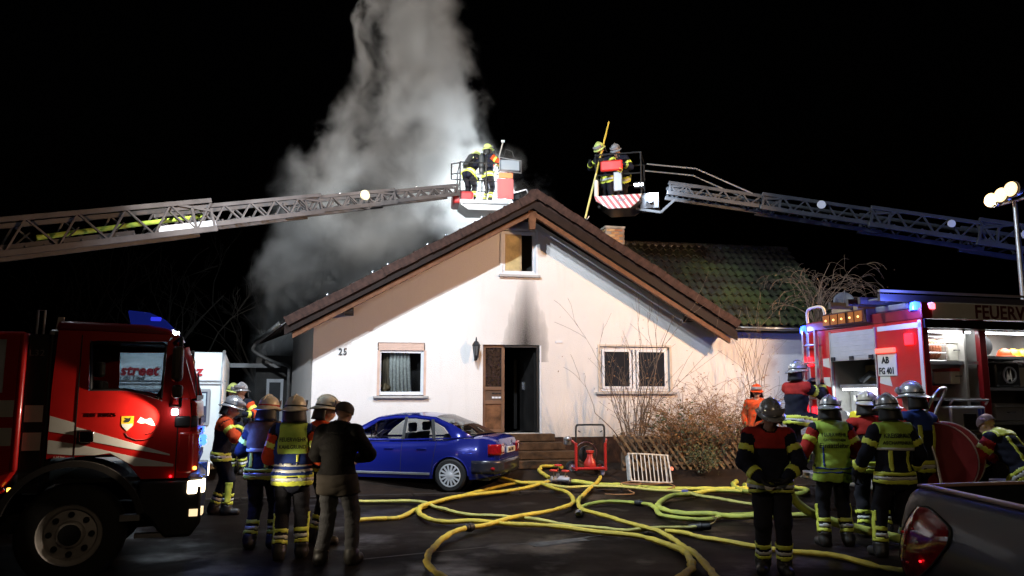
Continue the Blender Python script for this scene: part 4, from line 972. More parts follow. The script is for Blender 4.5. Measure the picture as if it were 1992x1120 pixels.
MB().ball((.06, .04, 1.09), .018).build('indicator', amber_e, lt)
# mirrors
def mirror(b, yb, s):
    b.tube([(-.2, yb, 2.36), (-.12, yb + s * .22, 2.4), (-.12, yb + s * .24, 2.3)], .02, 6).tube([(-.2, yb, 1.72), (-.1, yb + s * .2, 1.72), (-.1, yb + s * .22, 1.8)], .018, 6)
    return b
for yb, s in ((0, -1), (W_, 1)):
    o = mirror(MB(), yb, s).build('mirror_arm', blackp, lt)
    MB().box(-.19, -.09, yb + s * .24 - .1, yb + s * .24 + .1, 1.96, 2.31).build('mirror_housing', mat('bronze_black_plastic', (.06, .045, .035), .3), o, bevel=.035, smooth=40)
    MB().box(-.18, -.08, yb + s * .22 - .09, yb + s * .22 + .09, 1.80, 1.93).build('wide_angle_mirror', MATS['bronze_black_plastic'], o, bevel=.03, smooth=40)
# roof beacon with blue cover
b = MB(); b.prism([(-.62, 2.53), (-.20, 2.50), (-.30, 2.60), (-.45, 2.67), (-.66, 2.69)], 'y', .06, W_ - .06); bc = b.build('roof_beacon', blue_lens, lt, bevel=.02, smooth=40)
MB().box(-.44, -.34, .045, .08, 2.585, 2.625).build('beacon_lamp', glow('dim_blue', (.03, .04, .8), 1.0), bc, bevel=.01, smooth=0)
MB().box(-.24, -.18, .3, .42, 2.46, 2.5).build('roof_marker', led_e, lt, smooth=0)
# door seams, handle, stripes, emblem, chrome script
MB().box(-1.045, -1.035, -.004, .0, 1.18, 2.42).box(-.125, -.115, -.004, .0, 1.0, 1.76).build('door_seam', blackp, lt, smooth=0)
MB().box(-1.0, -.87, -.03, -.002, 1.37, 1.48).build('door_handle', chrome, lt, bevel=.02, smooth=40)
MB().box(-1.02, -.90, -.02, .0, 1.36, 1.49).build('handle_recess', blackp, lt, smooth=0)
for P in ([(-1.265, 1.63), (-1.05, 1.56), (-1.05, 1.44), (-1.265, 1.48)], [(-1.03, 1.52), (-.6, 1.38), (-.18, 1.24), (-.18, 1.225), (-.6, 1.31), (-.86, 1.37), (-1.03, 1.42)], [(-1.265, 1.40), (-1.05, 1.36), (-1.05, 1.25), (-1.265, 1.27)], [(-1.03, 1.36), (-.5, 1.22), (-.14, 1.14), (-.14, 1.115), (-.5, 1.13), (-.72, 1.262), (-.85, 1.245), (-1.03, 1.25)]):
    MB().prism(P, 'y', -.003, .0005).build('reflective_stripe', whiter, lt, smooth=0)
cr = MB().prism([(-.64, 1.62), (-.53, 1.62), (-.53, 1.53), (-.585, 1.47), (-.64, 1.53)], 'y', -.004, .0005).build('crest', mat('yellow_crest', (.7, .45, .02), .5), lt, smooth=0)
MB().prism([(-.635, 1.545), (-.535, 1.545), (-.54, 1.52), (-.585, 1.475), (-.63, 1.52)], 'y', -.006, -.004).build('crest_field', whiter, cr, smooth=0)
MB().prism([(-.615, 1.605), (-.575, 1.60), (-.555, 1.61), (-.56, 1.58), (-.575, 1.56), (-.61, 1.557), (-.62, 1.575), (-.6, 1.585)], 'y', -.006, -.004).build('crest_lion', ink, cr, smooth=0)
MB().prism([(-.5, 1.56), (-.47, 1.61), (-.42, 1.585), (-.38, 1.60), (-.35, 1.565), (-.33, 1.52), (-.37, 1.53), (-.42, 1.55), (-.46, 1.545)], 'y', -.004, .0005).build('logo_mark', whiter, lt, smooth=0)
MB().tube([(-.60, -.004, 1.46), (-.58, -.004, 1.42), (-.5, -.004, 1.385), (-.42, -.004, 1.385), (-.34, -.004, 1.41)], .003, 5).tube([(-.42, -.004, 1.44), (-.36, -.004, 1.45), (-.32, -.004, 1.49), (-.32, -.004, 1.53)], .003, 5).build('logo_swoosh', ink, lt)
text('chrome_script', 'TLF 16/25', .055, chrome, lt, facing((-.96, -.004, 1.615), (1, 0, 0)), spacing=1.2)
text('small_print', '6,60 bar', .03, whiter, lt, facing((-1.21, -.004, 1.225), (1, 0, 0)))
# fender and wheel
def arch(b, cx, cz, r0, r1, a0, a1, y0, y1, n=16):
    P = [(cx + r1 * math.cos(t), cz + r1 * math.sin(t)) for t in np.linspace(a0, a1, n)] + [(cx + r0 * math.cos(t), cz + r0 * math.sin(t)) for t in np.linspace(a1, a0, n)]
    for i in range(n - 1): b.prism([P[i], P[i + 1], P[2 * n - 2 - i], P[2 * n - 1 - i]], 'y', y0, y1)
    return b
arch(MB(), -1.03, .54, .60, .66, R(12), R(165), -.035, .5).build('mudguard', mat('grey_black_plastic', (.035, .032, .03), .35), lt, smooth=40)
arch(MB(), -1.03, .54, .60, .66, R(12), R(165), W_ - .5, W_ + .03).build('mudguard', MATS['grey_black_plastic'], lt, smooth=40)
wheel(lt, -1.03, .18, .49, .485, .28, -1, .29); wheel(lt, -1.03, W_ - .18, .49, .485, .28, 1, .29)
MB().box(-6.4, -.1, .6, .75, .45, .72).box(-6.4, -.1, 1.55, 1.7, .45, .72).cyl((-1.03, .3, .49), (-1.03, 2.0, .49), .09).build('chassis', blackp, lt, smooth=0)
MB().box(-.6, -.42, .0, .12, .60, .66).box(-.46, -.1, .0, .1, .43, .47).build('cab_step', alu, lt, smooth=0)
# gap with black panel, then the equipment body
b = MB(); b.box(-1.50, -1.33, .04, W_ - .04, .9, 2.42); b.build('gap_panel', blackp, lt, smooth=0)
MB().cyl((-1.31, .06, 1.1), (-1.31, .06, 2.42), .03).build('exhaust_stack', mat('soot_black_pipe', (.02, .02, .02), .5, metal=.4), lt)
MB().box(-1.34, -1.2, .05, .3, 2.40, 2.47).build('snorkel', alu, lt, bevel=.02, smooth=40)
MB().prism([(-1.30, 2.46), (-1.24, 2.46), (-1.23, 2.6), (-1.28, 2.6)], 'y', .1, .14).build('work_lamp_bracket', mat('pale_bracket', (.5, .45, .4), .5), lt, smooth=0)
text('unit_number', 'L32', .085, mat('grey_print', (.2, .19, .18), .6), lt, facing((-1.495, .036, 2.21), (1, 0, 0)), spacing=1.1)
b = MB(); b.prism([(-1.52, 2.44), (-6.5, 2.44), (-6.5, .6), (-2.1, .6), (-1.62, .95), (-1.52, 1.1)], 'y', .0, W_); b.build('equipment_body', red_p, lt, bevel=.03, smooth=40)
MB().cyl((-1.54, .015, 1.12), (-1.54, .015, 2.42), .035).build('corner_post', red_p, lt)
for z0, z1 in ((1.62, 1.78), (1.35, 1.52)):
    MB().box(-6.4, -1.575, -.004, .0, z0, z1).box(-1.49, -1.335, .033, .04, z0 - .05, z1 - .05).build('reflective_stripe', whiter, lt, smooth=0)
MB().box(-2.9, -1.68, -.006, .0, 1.85, 2.36).build('locker_shutter', alu, lt, smooth=0)
MB().tube([(-1.6, .02, .95), (-1.8, -.005, .82), (-2.1, -.005, .62)], .025, 6).build('skirt_edge', red_p, lt)
MB().box(-1.57, -1.50, -.012, .0, .91, .96).build('side_marker', amber_e, lt, smooth=0)
MB().tube([(-1.5, .3, 2.42), (-1.5, .3, 2.68), (-1.44, .3, 2.68), (-1.44, .3, 2.42)], .012, 6).build('grab_handle', alu, lt)
wheel(lt, -4.6, .18, .49, .485, .28, -1, .29)
# telescopic floodlight mast of this engine with an added jib, above the picture
mp = MB().cyl((-3.4, 1.2, 2.44), (-3.4, 1.2, 8.4), .06, .04).build('light_mast', alu, lt)
MB().tube([(-3.4, 1.2, 8.3), (-1.0, 1.6, 8.75), (2.8, 2.1, 9.12)], .04, 8).build('added_jib', alu, mp)  # unseen boom, added to hold lamps high in front of the gable
MB().box(-.18, -.12, -.13, -.07, 1.63, 1.69).build('manoeuvre_lamp', led_e, lt, bevel=.01, smooth=0)
lamp('manoeuvre_beam', 'SPOT', lt, (-.19, -.15, 1.665), 46, (1, .82, .62), (-1.35, .03, 1.36), .02, 84, .3)
for k in (-1, 1):
    hd_ = MB().box(-3.48, -3.28, 1.2 + k * .3 - .2, 1.2 + k * .3 + .2, 8.35, 8.65).build('floodlight', blackp, mp, bevel=.02, smooth=0)
    MB().box(-3.279, -3.27, 1.2 + k * .3 - .17, 1.2 + k * .3 + .17, 8.38, 8.62).build('floodlight_face', lamp_c, mp, smooth=0)

# ---- right fire engine: rear near corner at the origin, x forwards (away to the right), y across its back
rt = thing('fire_truck', 'red fire engine with open side lockers and raised rear shutter on the right', 'fire truck', (5.6, 10.5, 0), R(15.6))
TW = 2.5
purp = mat('white_shutter', (.55, .54, .56), .4, metal=.3, var=.1)
lint = mat('locker_lining', (.40, .39, .36), .5, metal=.4, var=.15)
# body shell: roof, floor, far side, partition, posts
MB().box(0, 5.6, .0, TW, 2.86, 3.02).build('body_roof', dred_p, rt, bevel=.02, smooth=0)
MB().box(0, 5.6, .02, TW, .62, .9).build('body_floor', blackp, rt, smooth=0)
MB().box(0, 5.6, TW - .04, TW, .9, 2.86).build('far_side', dred_p, rt, smooth=0)
MB().box(.75, 5.55, .68, .72, .9, 2.86).build('locker_back', lint, rt, smooth=0)
MB().box(.72, .76, .04, TW - .04, .9, 2.86).build('pump_bay_back', lint, rt, smooth=0)
for x0, x1 in ((0, .1), (.96, 1.08), (2.25, 2.37), (3.6, 5.6)):
    MB().box(x0, x1, .0, .08 if x0 < 3 else .6, .9, 2.86).build('locker_post', dred_p, rt, bevel=.012, smooth=0)
for x in (1.0, 2.3): MB().box(x, x + .03, .08, .68, .9, 2.86).build('locker_partition', lint, rt, smooth=0)
MB().box(0, .04, .0, .9, .9, 2.86).box(0, .04, 1.89, TW, .9, 2.86).box(0, .04, .9, 1.89, 2.8, 2.86).box(0, .04, .9, 1.89, .9, 1.35).build('rear_panel', red_p, rt, smooth=0)
MB().box(.04, .7, .86, .9, .9, 2.86).box(.04, .7, 1.89, 1.93, .9, 2.86).build('pump_bay_side', lint, rt, smooth=0)
# top band with the lettering
MB().box(.18, 5.5, -.012, .0, 2.875, 3.015).build('roof_band', whiter, rt, smooth=0)
MB().box(.2, 5.6, .0, .08, 3.0, 3.10).build('roof_edge', whiter, rt, smooth=0)
MB().box(.2, 5.55, -.013, .0, 3.0, 3.09).build('roof_band', whiter, rt, smooth=0)
MB().prism([(.0, 2.875), (.17, 2.875), (.10, 3.09), (.0, 3.09)], 'y', -.012, .0).build('roof_band_slash', dred_p, rt, smooth=0)
text('lettering', 'FEUERWEHR', .265, mat('dark_red_letter', (.10, .012, .012), .5), rt, facing((.90, -.014, 2.892), (1, 0, 0)), sx=.98, spacing=1.02, offset=.006)
MB().box(0.02, 5.6, -.03, .0, 2.74, 2.86).build('awning_roller', blackp, rt, smooth=0)
MB().box(.1, 5.5, -.02, -.005, 2.72, 2.735).build('locker_rail', alu, rt, smooth=0)
for x0, x1 in ((.12, .94), (1.1, 2.2), (2.4, 3.5)):
    MB().box(x0, x1, .12, .16, 2.69, 2.715).build('locker_light', led_e, rt, smooth=0)
    l = lamp('locker_lamp', 'AREA', rt, ((x0 + x1) / 2, .14, 2.68), 11 if x0 < 1 else 11, (.95, .97, 1.0), ((x0 + x1) / 2, .3, 1.0), .5)
# white outline strips on the corner and back
for P in ((-.004, .0, .015, .075, .95, 2.85), (-.004, .0, TW - .07, TW - .01, .95, 2.86)): MB().box(*P).build('reflective_outline', whiter, rt, smooth=0)
MB().box(-.004, 0, .02, .85, 2.75, 2.82).build('reflective_outline', whiter, rt, smooth=0)
for k in range(5):
    z = 1.05 + k * .3; MB().prism([(.62, z), (.86, z + .05), (.84, z + .17), (.66, z + .17)], 'x', -.004, 0).build('chevron', whiter, rt, smooth=0); MB().prism([(1.93, z), (2.1, z + .04), (2.1, z + .16), (1.95, z + .16)], 'x', -.004, 0).build('chevron', whiter, rt, smooth=0)
# half raised roller shutter: slats
for k in range(11):
    z = 2.385 + k * .038; MB().box(-.012 - .003 * (k % 2), .03, .91, 1.88, z, z + .036).build('shutter_slat', purp, rt, smooth=0)
MB().box(-.02, .03, .90, 1.89, 2.355, 2.383).build('shutter_bottom_rail', alu, rt, smooth=0)
for y in (.98, 1.4, 1.82): MB().box(-.04, -.02, y - .04, y + .04, 2.36, 2.42).build('shutter_latch', blackp, rt, smooth=0)
MB().box(-.02, .02, .885, .91, 1.3, 2.82).box(-.02, .02, 1.88, 1.905, 1.3, 2.82).build('shutter_guide', alu, rt, smooth=0)
# pump bay: panel, pipes, gauges, valves
pb = MB().box(.3, .34, .92, 1.87, 1.35, 1.92).build('pump_panel', alu, rt, smooth=0)
MB().box(.1, .3, .92, 1.87, 1.93, 1.99).build('pump_shelf', alu, rt, bevel=.01, smooth=0)
for y in np.linspace(1.0, 1.75, 5): MB().cyl((.28, y, 1.78), (.3, y, 1.78), .05, n=16).build('gauge', whiter, pb)
for y, m2 in ((1.05, red_lens), (1.3, alu), (1.55, mat('yellow_valve', (.6, .5, .03), .4)), (1.75, alu)):
    MB().cyl((.1, y, 1.5), (.3, y, 1.5), .06, n=14).cyl((.06, y, 1.5), (.1, y, 1.5), .085, n=14).build('pump_outlet', m2, pb)
MB().box(.55, .6, .98, 1.3, 2.05, 2.3).box(.55, .6, 1.4, 1.8, 2.05, 2.3).build('storage_board', mat('plywood', (.4, .28, .14), .7, var=.3), rt, smooth=0)
MB().tube([(.3, 1.0, 2.0), (.3, 1.05, 2.12), (.3, 1.2, 2.1), (.3, 1.4, 2.16), (.3, 1.6, 2.05)], .05, 8).build('hose_bundle', blackp, rt)
lamp('pump_lamp', 'AREA', rt, (.12, 1.4, 1.9), 9, (.85, .93, 1), (.3, 1.4, 1.3), .5)
MB().box(.1, .14, 1.0, 1.8, 1.905, 1.925).build('pump_light', led_e, rt, smooth=0)
# traffic warning bar with five amber cells
wb = MB().box(-.06, .12, .98, 1.98, 2.90, 3.11).build('warning_bar', mat('brown_bar', (.07, .02, .015), .5), rt, bevel=.01, smooth=0)
for k in range(5):
    y = 1.06 + k * .185; o = MB().box(-.075, -.06, y, y + .16, 2.925, 3.085).build('amber_cell', amber_lens, wb, smooth=0)
    MB().ball((-.08, y + .08, 3.0), .018, n=8, m=6).build('bulb', glow('amber_bulb', (1, .55, .15), 2.2), o)
# number plate, lamps
pl = MB().box(-.016, 0, .50, .87, 2.10, 2.42).build('number_plate', whiter, rt, bevel=.006, smooth=0)
text('plate_text', 'AB', .13, ink, pl, facing((-.018, .78, 2.285), (0, -1, 0)), sx=.9, offset=.004); text('plate_text', 'FG 401', .13, ink, pl, facing((-.018, .845, 2.13), (0, -1, 0)), sx=.78, offset=.004)
MB().box(-.05, -.005, .50, .87, 2.43, 2.50).build('plate_light', glow('red_bar_light', (1, .12, .08), 2), rt, bevel=.01, smooth=0)
MB().box(-.04, 0, .16, .30, 2.52, 2.68).build('tail_lamp', red_e, rt, bevel=.01, smooth=0)
MB().box(-.04, 0, 2.34, 2.44, 2.3, 2.45).build('tail_lamp', red_e, rt, bevel=.01, smooth=0)
MB().box(-.04, 0, 2.30, 2.40, 1.52, 1.64).build('tail_lamp', red_e, rt, bevel=.01, smooth=0)
lamp('tail_glow', 'POINT', rt, (-.25, .2, 2.55), .8, (1, .05, .05), size=.05)
for y, e in ((.12, 55), (2.56, 18)):
    bb = MB().lathe([(.075, 0), (.075, .06), (.06, .11), (.0001, .13)], (.02, y, 2.99 if y < 1 else 2.86), n=14).build('beacon', blue_e, rt)
    lamp('beacon_glow', 'POINT', rt, (-.22, y + (.12 if y > 1 else -.05), 3.06 if y < 1 else 2.93), e, (.1, .16, 1), size=.06)
MB().box(.14, .22, -.03, .03, 3.0, 3.08).build('side_marker', glow('pink_marker', (1, .15, .2), 4), rt, bevel=.01, smooth=0)
# rear ladder and hoop
la_ = MB()
for y in (2.16, 2.47): la_.box(-.10, -.05, y - .02, y + .02, .75, 2.88)
rl = la_.build('rear_ladder', alu, rt, smooth=0)
for k in range(7): MB().cyl((-.075, 2.16, .9 + k * .29), (-.075, 2.47, .9 + k * .29), .017, n=8).build('rung', alu, rl)
MB().tube(catmull([(.05, 2.06, 3.0), (.04, 2.06, 3.18), (.04, 2.14, 3.26), (.04, 2.42, 3.26), (.04, 2.50, 3.18), (.05, 2.50, 3.0)], 5), .022, 8).build('grab_hoop', mat('pale_grab_rail', (.65, .55, .45), .4), rt)
# roof load: stowed ladders, box, hose
rk_ = MB()
for y in (.35, .75, 1.0, 1.4): rk_.box(-.35, 5.4, y, y + .05, 3.14, 3.24)
ro = rk_.build('stowed_ladder', mat('dull_ladder_metal', (.14, .13, .13), .4, metal=.7), rt, smooth=0)
for k in range(18): MB().cyl((-.2 + k * .3, .37, 3.19), (-.2 + k * .3, .78, 3.19), .016, n=6).build('ladder_rung', alu, ro)
MB().box(-.4, 5.4, .28, .33, 3.26, 3.29).build('ladder_rail', mat('worn_bright_rail', (.7, .6, .45), .3, metal=.7), rt, smooth=0)
MB().box(.1, .9, .35, 1.0, 3.04, 3.13).box(1.2, 2.0, .5, 1.4, 3.03, 3.12).build('ladder_gantry', alu, rt, bevel=.02, smooth=0)
MB().box(.05, .6, 1.3, 1.9, 3.03, 3.2).build('roof_box', mat('brass_box', (.35, .25, .15), .5, var=.4), rt, bevel=.02, smooth=0)
# running gear
wheel(rt, 1.5, .16, .5, .5, .28, -1, .3); wheel(rt, 1.5, TW - .16, .5, .5, .28, 1, .3)
MB().box(0, 5.5, .5, .7, .5, .8).box(0, 5.5, 1.8, 1.95, .5, .8).build('chassis', blackp, rt, smooth=0)
MB().box(-.3, .0, .05, TW - .05, .5, .62).build('rear_step', alu, rt, bevel=.02, smooth=0)
MB().box(5.7, 7.4, .0, TW, .8, 2.95).build('cab', red_p, rt, bevel=.08, smooth=40)
MB().lathe([(.09, 0), (.09, .08), (.07, .14), (.0001, .16)], (6.4, .5, 2.95), n=14).build('beacon', blue_e, rt)
lamp('beacon_glow', 'POINT', rt, (6.4, 1.6, 3.45), 320, (.12, .2, 1), size=.06)  # unseen cab beacon, added to tint the right ladder blue
wheel(rt, 6.4, .16, .5, .5, .28, -1, .3)
# light mast with three lit floodlights
lm = MB().cyl((3.28, 1.26, 2.9), (3.28, 1.26, 5.05), .05, .035).cyl((3.28, .95, 5.05), (3.28, 1.6, 5.05), .025).build('light_mast', alu, rt)
for dy, dx in ((-.32, -.12), (.02, .05), (.34, .18)):
    fx, fy = 3.28 + dx - .25, 1.26 + dy
    f_ = MB().lathe([(.0001, .14), (.09, .12), (.13, .02), (.135, -.02), (.12, -.02)], (fx, fy, 5.14), (1, 0, 0), 20).build('floodlight', blackp, lm)
    MB().lathe([(.12, 0), (.11, .02), (.0001, .035)], (fx - .06, fy, 5.14), (-1, 0, 0), 20).build('floodlight_face', lamp_w, lm)
# ------------------------------------------------------------------ gear in the lockers of the right engine
def rloc(x, y, z): return Matrix.Translation(rt.location) @ Matrix.Rotation(R(15.6), 4, 'Z') @ Vector((x, y, z))
def gear(name, label, cat, x, y, z, group=None): return thing(name, label, cat, rloc(x, y, z), R(15.6), group)
for z, x0, x1 in ((2.28, .1, .96), (1.78, .1, .96), (1.32, .1, .96), (2.36, 1.08, 2.25), (1.92, 1.08, 2.25), (1.45, 1.08, 2.25), (1.1, 1.08, 2.25)):
    MB().box(x0, x1, .06, .68, z - .02, z).box(x0, x1, .05, .065, z - .03, z + .012).build('shelf', alu, rt, smooth=0)
beige = mat('beige_plastic', (.55, .53, .45), .5, var=.12); redbx = mat('red_plastic', (.5, .03, .02), .4, var=.15)
# wire rack with coiled orange hoses
g = gear('hose_rack', 'wire rack of coiled orange hoses in the first open locker', 'hose rack', .3, .32, 2.30)
for k in range(7):
    o = MB(); o.tube([(-.17 + k * .055, .13 * math.cos(a), .16 + .13 * math.sin(a)) for a in np.linspace(0, 2 * math.pi, 17)[:-1]], .022, 6, closed=True).tube([(-.17 + k * .055, .085 * math.cos(a), .16 + .085 * math.sin(a)) for a in np.linspace(0, 2 * math.pi, 13)[:-1]], .02, 6, closed=True)
    o.tube([(-.17 + k * .055, .13, .16), (-.17 + k * .055, .085, .17)], .02, 6).build('hose_coil', mat('orange_hose', (.5, .17, .08), .6, var=.3), g)
for z in (.0, .11, .22, .33): MB().tube([(-.22, -.18, z), (.2, -.18, z), (.23, -.15, z), (.23, .15, z)], .009, 6).build('wire', alu, g)
for x in (-.22, .2): MB().tube([(x, -.18, 0), (x, -.18, .33)], .009, 6).build('wire', alu, g)
def canister(label, x, z, w, d, h_, m, lidm=None, cat='box'):
    g = gear('storage_box', label, cat, x, .3, z)
    MB().box(-w / 2, w / 2, -d / 2, d / 2, .0, h_ * .8).build('tub', m, g, bevel=.015, smooth=40)
    MB().box(-w / 2 - .012, w / 2 + .012, -d / 2 - .012, d / 2 + .012, h_ * .8, h_).build('lid', lidm or m, g, bevel=.012, smooth=40)
    MB().tube([(-.06, -d / 2 - .01, h_ * .5), (-.06, -d / 2 - .035, h_ * .5), (.06, -d / 2 - .035, h_ * .5), (.06, -d / 2 - .01, h_ * .5)], .008, 6).build('handle', blackp, g)
canister('beige box on the top shelf of the first open locker', .70, 2.30, .27, .3, .30, beige)
canister('beige box with a red lid on the lower shelf of the first open locker', .70, 1.98, .27, .3, .22, beige, redbx)
canister('small red case under the wire rack in the first open locker', .28, 1.8, .2, .25, .16, redbx)
g = gear('power_generator', 'silver and blue power generator on the pull-out tray of the first open locker', 'generator', .62, .1, 1.34)
MB().box(-.3, .3, -.15, .3, .0, .34).build('housing', mat('silver_blue_metal', (.42, .44, .52), .35, metal=.5, var=.15), g, bevel=.03, smooth=40)
MB().box(-.1, .12, -.165, -.15, .02, .24).build('vent_panel', blackp, g, bevel=.01, smooth=0)
MB().tube([(-.3, -.15, .36), (-.3, -.2, .42), (.3, -.2, .42), (.3, -.15, .36)], .016, 8).build('handle', alu, g)
for x in (.16, .22): MB().box(x, x + .04, -.156, -.15, .05, .3).build('blue_stripe', mat('blue_print', (.05, .08, .5), .4), g, smooth=0)
g = gear('cable_reel', 'red drum with yellow cable low in the first open locker', 'cable reel', .25, .25, 1.34)
MB().cyl((-.1, 0, .16), (.1, 0, .16), .08, n=16).build('drum', mat('yellow_cable', (.5, .5, .05), .5), g)
for x in (-.11, .1): MB().cyl((x, 0, .16), (x + .012, 0, .16), .15, n=20).build('flange', blackp, g)
g = gear('hose_drum', 'black hose drum on the top shelf of the second open locker', 'hose drum', 1.22, .3, 2.38)
MB().cyl((0, -.1, .14), (0, .12, .14), .09, n=20).build('core', mat('grey_hose', (.1, .1, .1), .6), g)
for y in (-.12, .12): MB().lathe([(.14, 0), (.14, .012), (.05, .02), (.0001, .02)], (0, y, .14), (0, -1, 0), 22).build('flange', blackp, g)
for i, (x, c) in enumerate(((1.62, (.7, .10, .02)), (1.78, (.75, .35, .03)), (1.95, (.65, .5, .05)))):
    nm = ('orange red', 'amber', 'yellow')[i]
    g = gear('hard_hat', nm + ' hard hat on the top shelf of the second open locker', 'hard hat', x, .22, 2.38, 'hard hats in the locker')
    mm = mat('hat_%d' % i, c, .35)
    MB().lathe([(.095, .0), (.09, .04), (.07, .085), (.03, .11), (.0001, .115)], n=18, sy=1.15).build('dome', mm, g)
    MB().lathe([(.125, -.004), (.12, .006), (.09, .01)], n=18, sy=1.2).build('brim', mm, g)
g = gear('fan_unit', 'black blower unit with white print in the second open locker', 'blower', 1.55, .28, 1.94)
MB().box(-.22, .22, -.16, .2, .0, .34).build('casing', blackp, g, bevel=.03, smooth=40)
MB().lathe([(.12, 0), (.12, .02), (.1, .02), (.1, 0)], (.0, -.17, .17), (0, -1, 0), 20).build('guard_ring', alu, g)
MB().prism([(-.06, .05), (-.03, .25), (.0, .14), (.03, .27), (.05, .05), (.02, .12), (-.02, .1)], 'y', -.175, -.17).build('print_mark', whiter, g, smooth=0)
g = gear('extinguisher', 'silver cylinder at the left of the second open locker', 'extinguisher', 1.2, .2, 1.94)
MB().lathe([(.06, 0), (.065, .03), (.065, .28), (.04, .33), (.02, .35)], n=16).build('bottle', alu, g); MB().box(-.02, .02, -.06, .02, .34, .37).build('valve', blackp, g, smooth=0)
g = gear('first_aid_case', 'white case with a red round label in the second open locker', 'case', 2.05, .2, 1.94)
MB().box(-.14, .14, -.12, .2, .0, .28).build('case', whiter, g, bevel=.02, smooth=40); MB().cyl((0, -.122, .14), (0, -.128, .14), .09, n=18).build('label_disc', redbx, g); MB().tube([(-.06, -.05, .28), (-.05, -.05, .32), (.05, -.05, .32), (.06, -.05, .28)], .01, 6).build('handle', blackp, g)
canister('grey tool box low in the second open locker', 1.5, 1.47, .5, .4, .24, mat('grey_plastic', (.16, .16, .17), .5), alu)
# hose reel trolley standing behind the engine
hr_ = thing('hose_reel_trolley', 'large dark red hose reel trolley beside the rear corner of the right engine', 'hose trolley', (5.45, 10.0, 0), R(142))
for s in (-1, 1):
    MB().lathe([(.44, 0), (.455, .012), (.44, .025), (.40, .02), (.1, .03), (.0001, .03)], (0, s * .28 - .012, 1.03), (0, 1, 0), 36).build('reel_flange', mat('maroon_paint', (.16, .012, .012), .4, var=.2), hr_, smooth=30)
    MB().tube([(.452 * math.cos(a), s * .28, 1.03 + .452 * math.sin(a)) for a in np.linspace(0, 2 * math.pi, 37)[:-1]], .010, 6, closed=True).build('reel_rim', mat('pale_rim', (.4, .3, .26), .4, metal=.5), hr_)
    wheel(hr_, -.1, s * .38, .32, .32, .08, s, .22, 0, rim=MATS['maroon_paint'])
MB().cyl((0, -.26, 1.03), (0, .26, 1.03), .36, n=28).build('wound_hose', mat('dark_wound_hose', (.06, .05, .02), .7, var=.4, vscale=30), hr_)
MB().tube(catmull([(-.1, -.36, .32), (.0, -.34, 1.03), (.1, -.34, 1.5), (-.05, -.3, 1.85), (-.1, 0, 1.92), (-.05, .3, 1.85), (.1, .34, 1.5), (0, .34, 1.03), (-.1, .36, .32)], 5), .02, 8).build('push_handle', alu, hr_)
MB().tube([(.1, -.34, 1.3), (.5, -.2, .1), (.5, .2, .1), (.1, .34, 1.3)], .02, 8).build('stand_leg', alu, hr_)
bk = thing('bucket', 'pale plastic bucket beside the hose reel trolley', 'bucket', (6.32, 10.15, .45), 0)
MB().lathe([(.12, 0), (.125, .01), (.155, .28), (.165, .285), (.165, .3), (.15, .3), (.118, .02), (.0001, .02)], n=24).build('pail', mat('pale_lilac_plastic', (.35, .3, .36), .5), bk)
MB().tube([(.16 * math.cos(a), 0, .29 + .06 * math.sin(a) * -1) for a in np.linspace(0, math.pi, 12)], .006, 6).build('handle', alu, bk)
st_ = thing('equipment_crate', 'grey crate under the pale bucket', 'crate', (6.32, 10.15, 0), R(10))
MB().box(-.3, .3, -.22, .22, .0, .43).build('tub', MATS['grey_plastic'], st_, bevel=.02, smooth=40); MB().box(-.32, .32, -.24, .24, .43, .449).build('lid', MATS['grey_plastic'], st_, smooth=0)
# ------------------------------------------------------------------ blue sedan (x forwards from the rear bumper, y to its left)
blue_p = mat('dark_blue_metallic', (.011, .018, .22), .22, metal=.3, coat=.8)
SC = 16
cw = Vector((-1.17, 15.0, 0)); crz = R(180 - SC)
rw_local = Vector((.92, .86, 0))
cl = cw - Matrix.Rotation(crz, 3, 'Z') @ rw_local
car = thing('parked_car', 'dark blue sedan parked below the left window', 'car', (cl.x, cl.y, .0), crz)
LEN, WB0, WB1, WRr = 4.5, .92, 3.50, .36
def lerp_tab(x, T):
    for (a, p), (b, q) in zip(T[:-1], T[1:]):
        if x <= b:
            t = (x - a) / (b - a); t = max(0, t); t = t * t * (3 - 2 * t); return p + (q - p) * t
    return T[-1][1]
def sill(x):
    z = .24
    for c in (WB0, WB1):
        d = abs(x - c)
        if d < WRr: z = max(z, .31 + math.sqrt(max(0, WRr ** 2 - d * d)) * .98)
    if x < .5: z = max(z, .24 + (.5 - x) * .18)
    return z
deck = [(0, .80), (.06, .97), (.25, 1.04), (.75, 1.02), (1.1, .965), (3.2, .935), (3.7, .90), (4.2, .80), (4.42, .66), (4.5, .56)]
halfw = [(0, .66), (.10, .77), (.35, .85), (.9, .885), (2.2, .89), (3.5, .885), (4.05, .83), (4.35, .70), (4.5, .52)]
xs = sorted(set([0, .03, .08, .16, .3, .45] + [WB0 + WRr * math.cos(t) for t in np.linspace(0, math.pi, 13)] + [WB1 + WRr * math.cos(t) for t in np.linspace(0, math.pi, 13)] + list(np.linspace(1.4, 3.0, 7)) + [3.95, 4.1, 4.25, 4.36, 4.44, 4.5]))
def ring(x):
    zb, zt, w = sill(x), lerp_tab(x, deck), lerp_tab(x, halfw); pts = []
    zs = [zb + (zt - .07 - zb) * k / 8 for k in range(9)]
    L = []
    for z in zs:
        q = (z - .60) / .42; y = w * (1 - .055 * q * q - (.02 if z > .78 else 0) * (z - .78) / .2); L.append((x, y, z))
    for a, b_ in ((.93, .03), (.85, .005)): L.append((x, w * a, zt - b_))
    for f in (.55, .2): L.append((x, w * f, zt + .012))
    return L + [(p[0], -p[1], p[2]) for p in reversed(L)]
rows = [ring(x) for x in xs]
b = MB(); b.grid(rows)
for r in (rows[0], rows[-1]): b.add(r, [tuple(range(len(r)))])
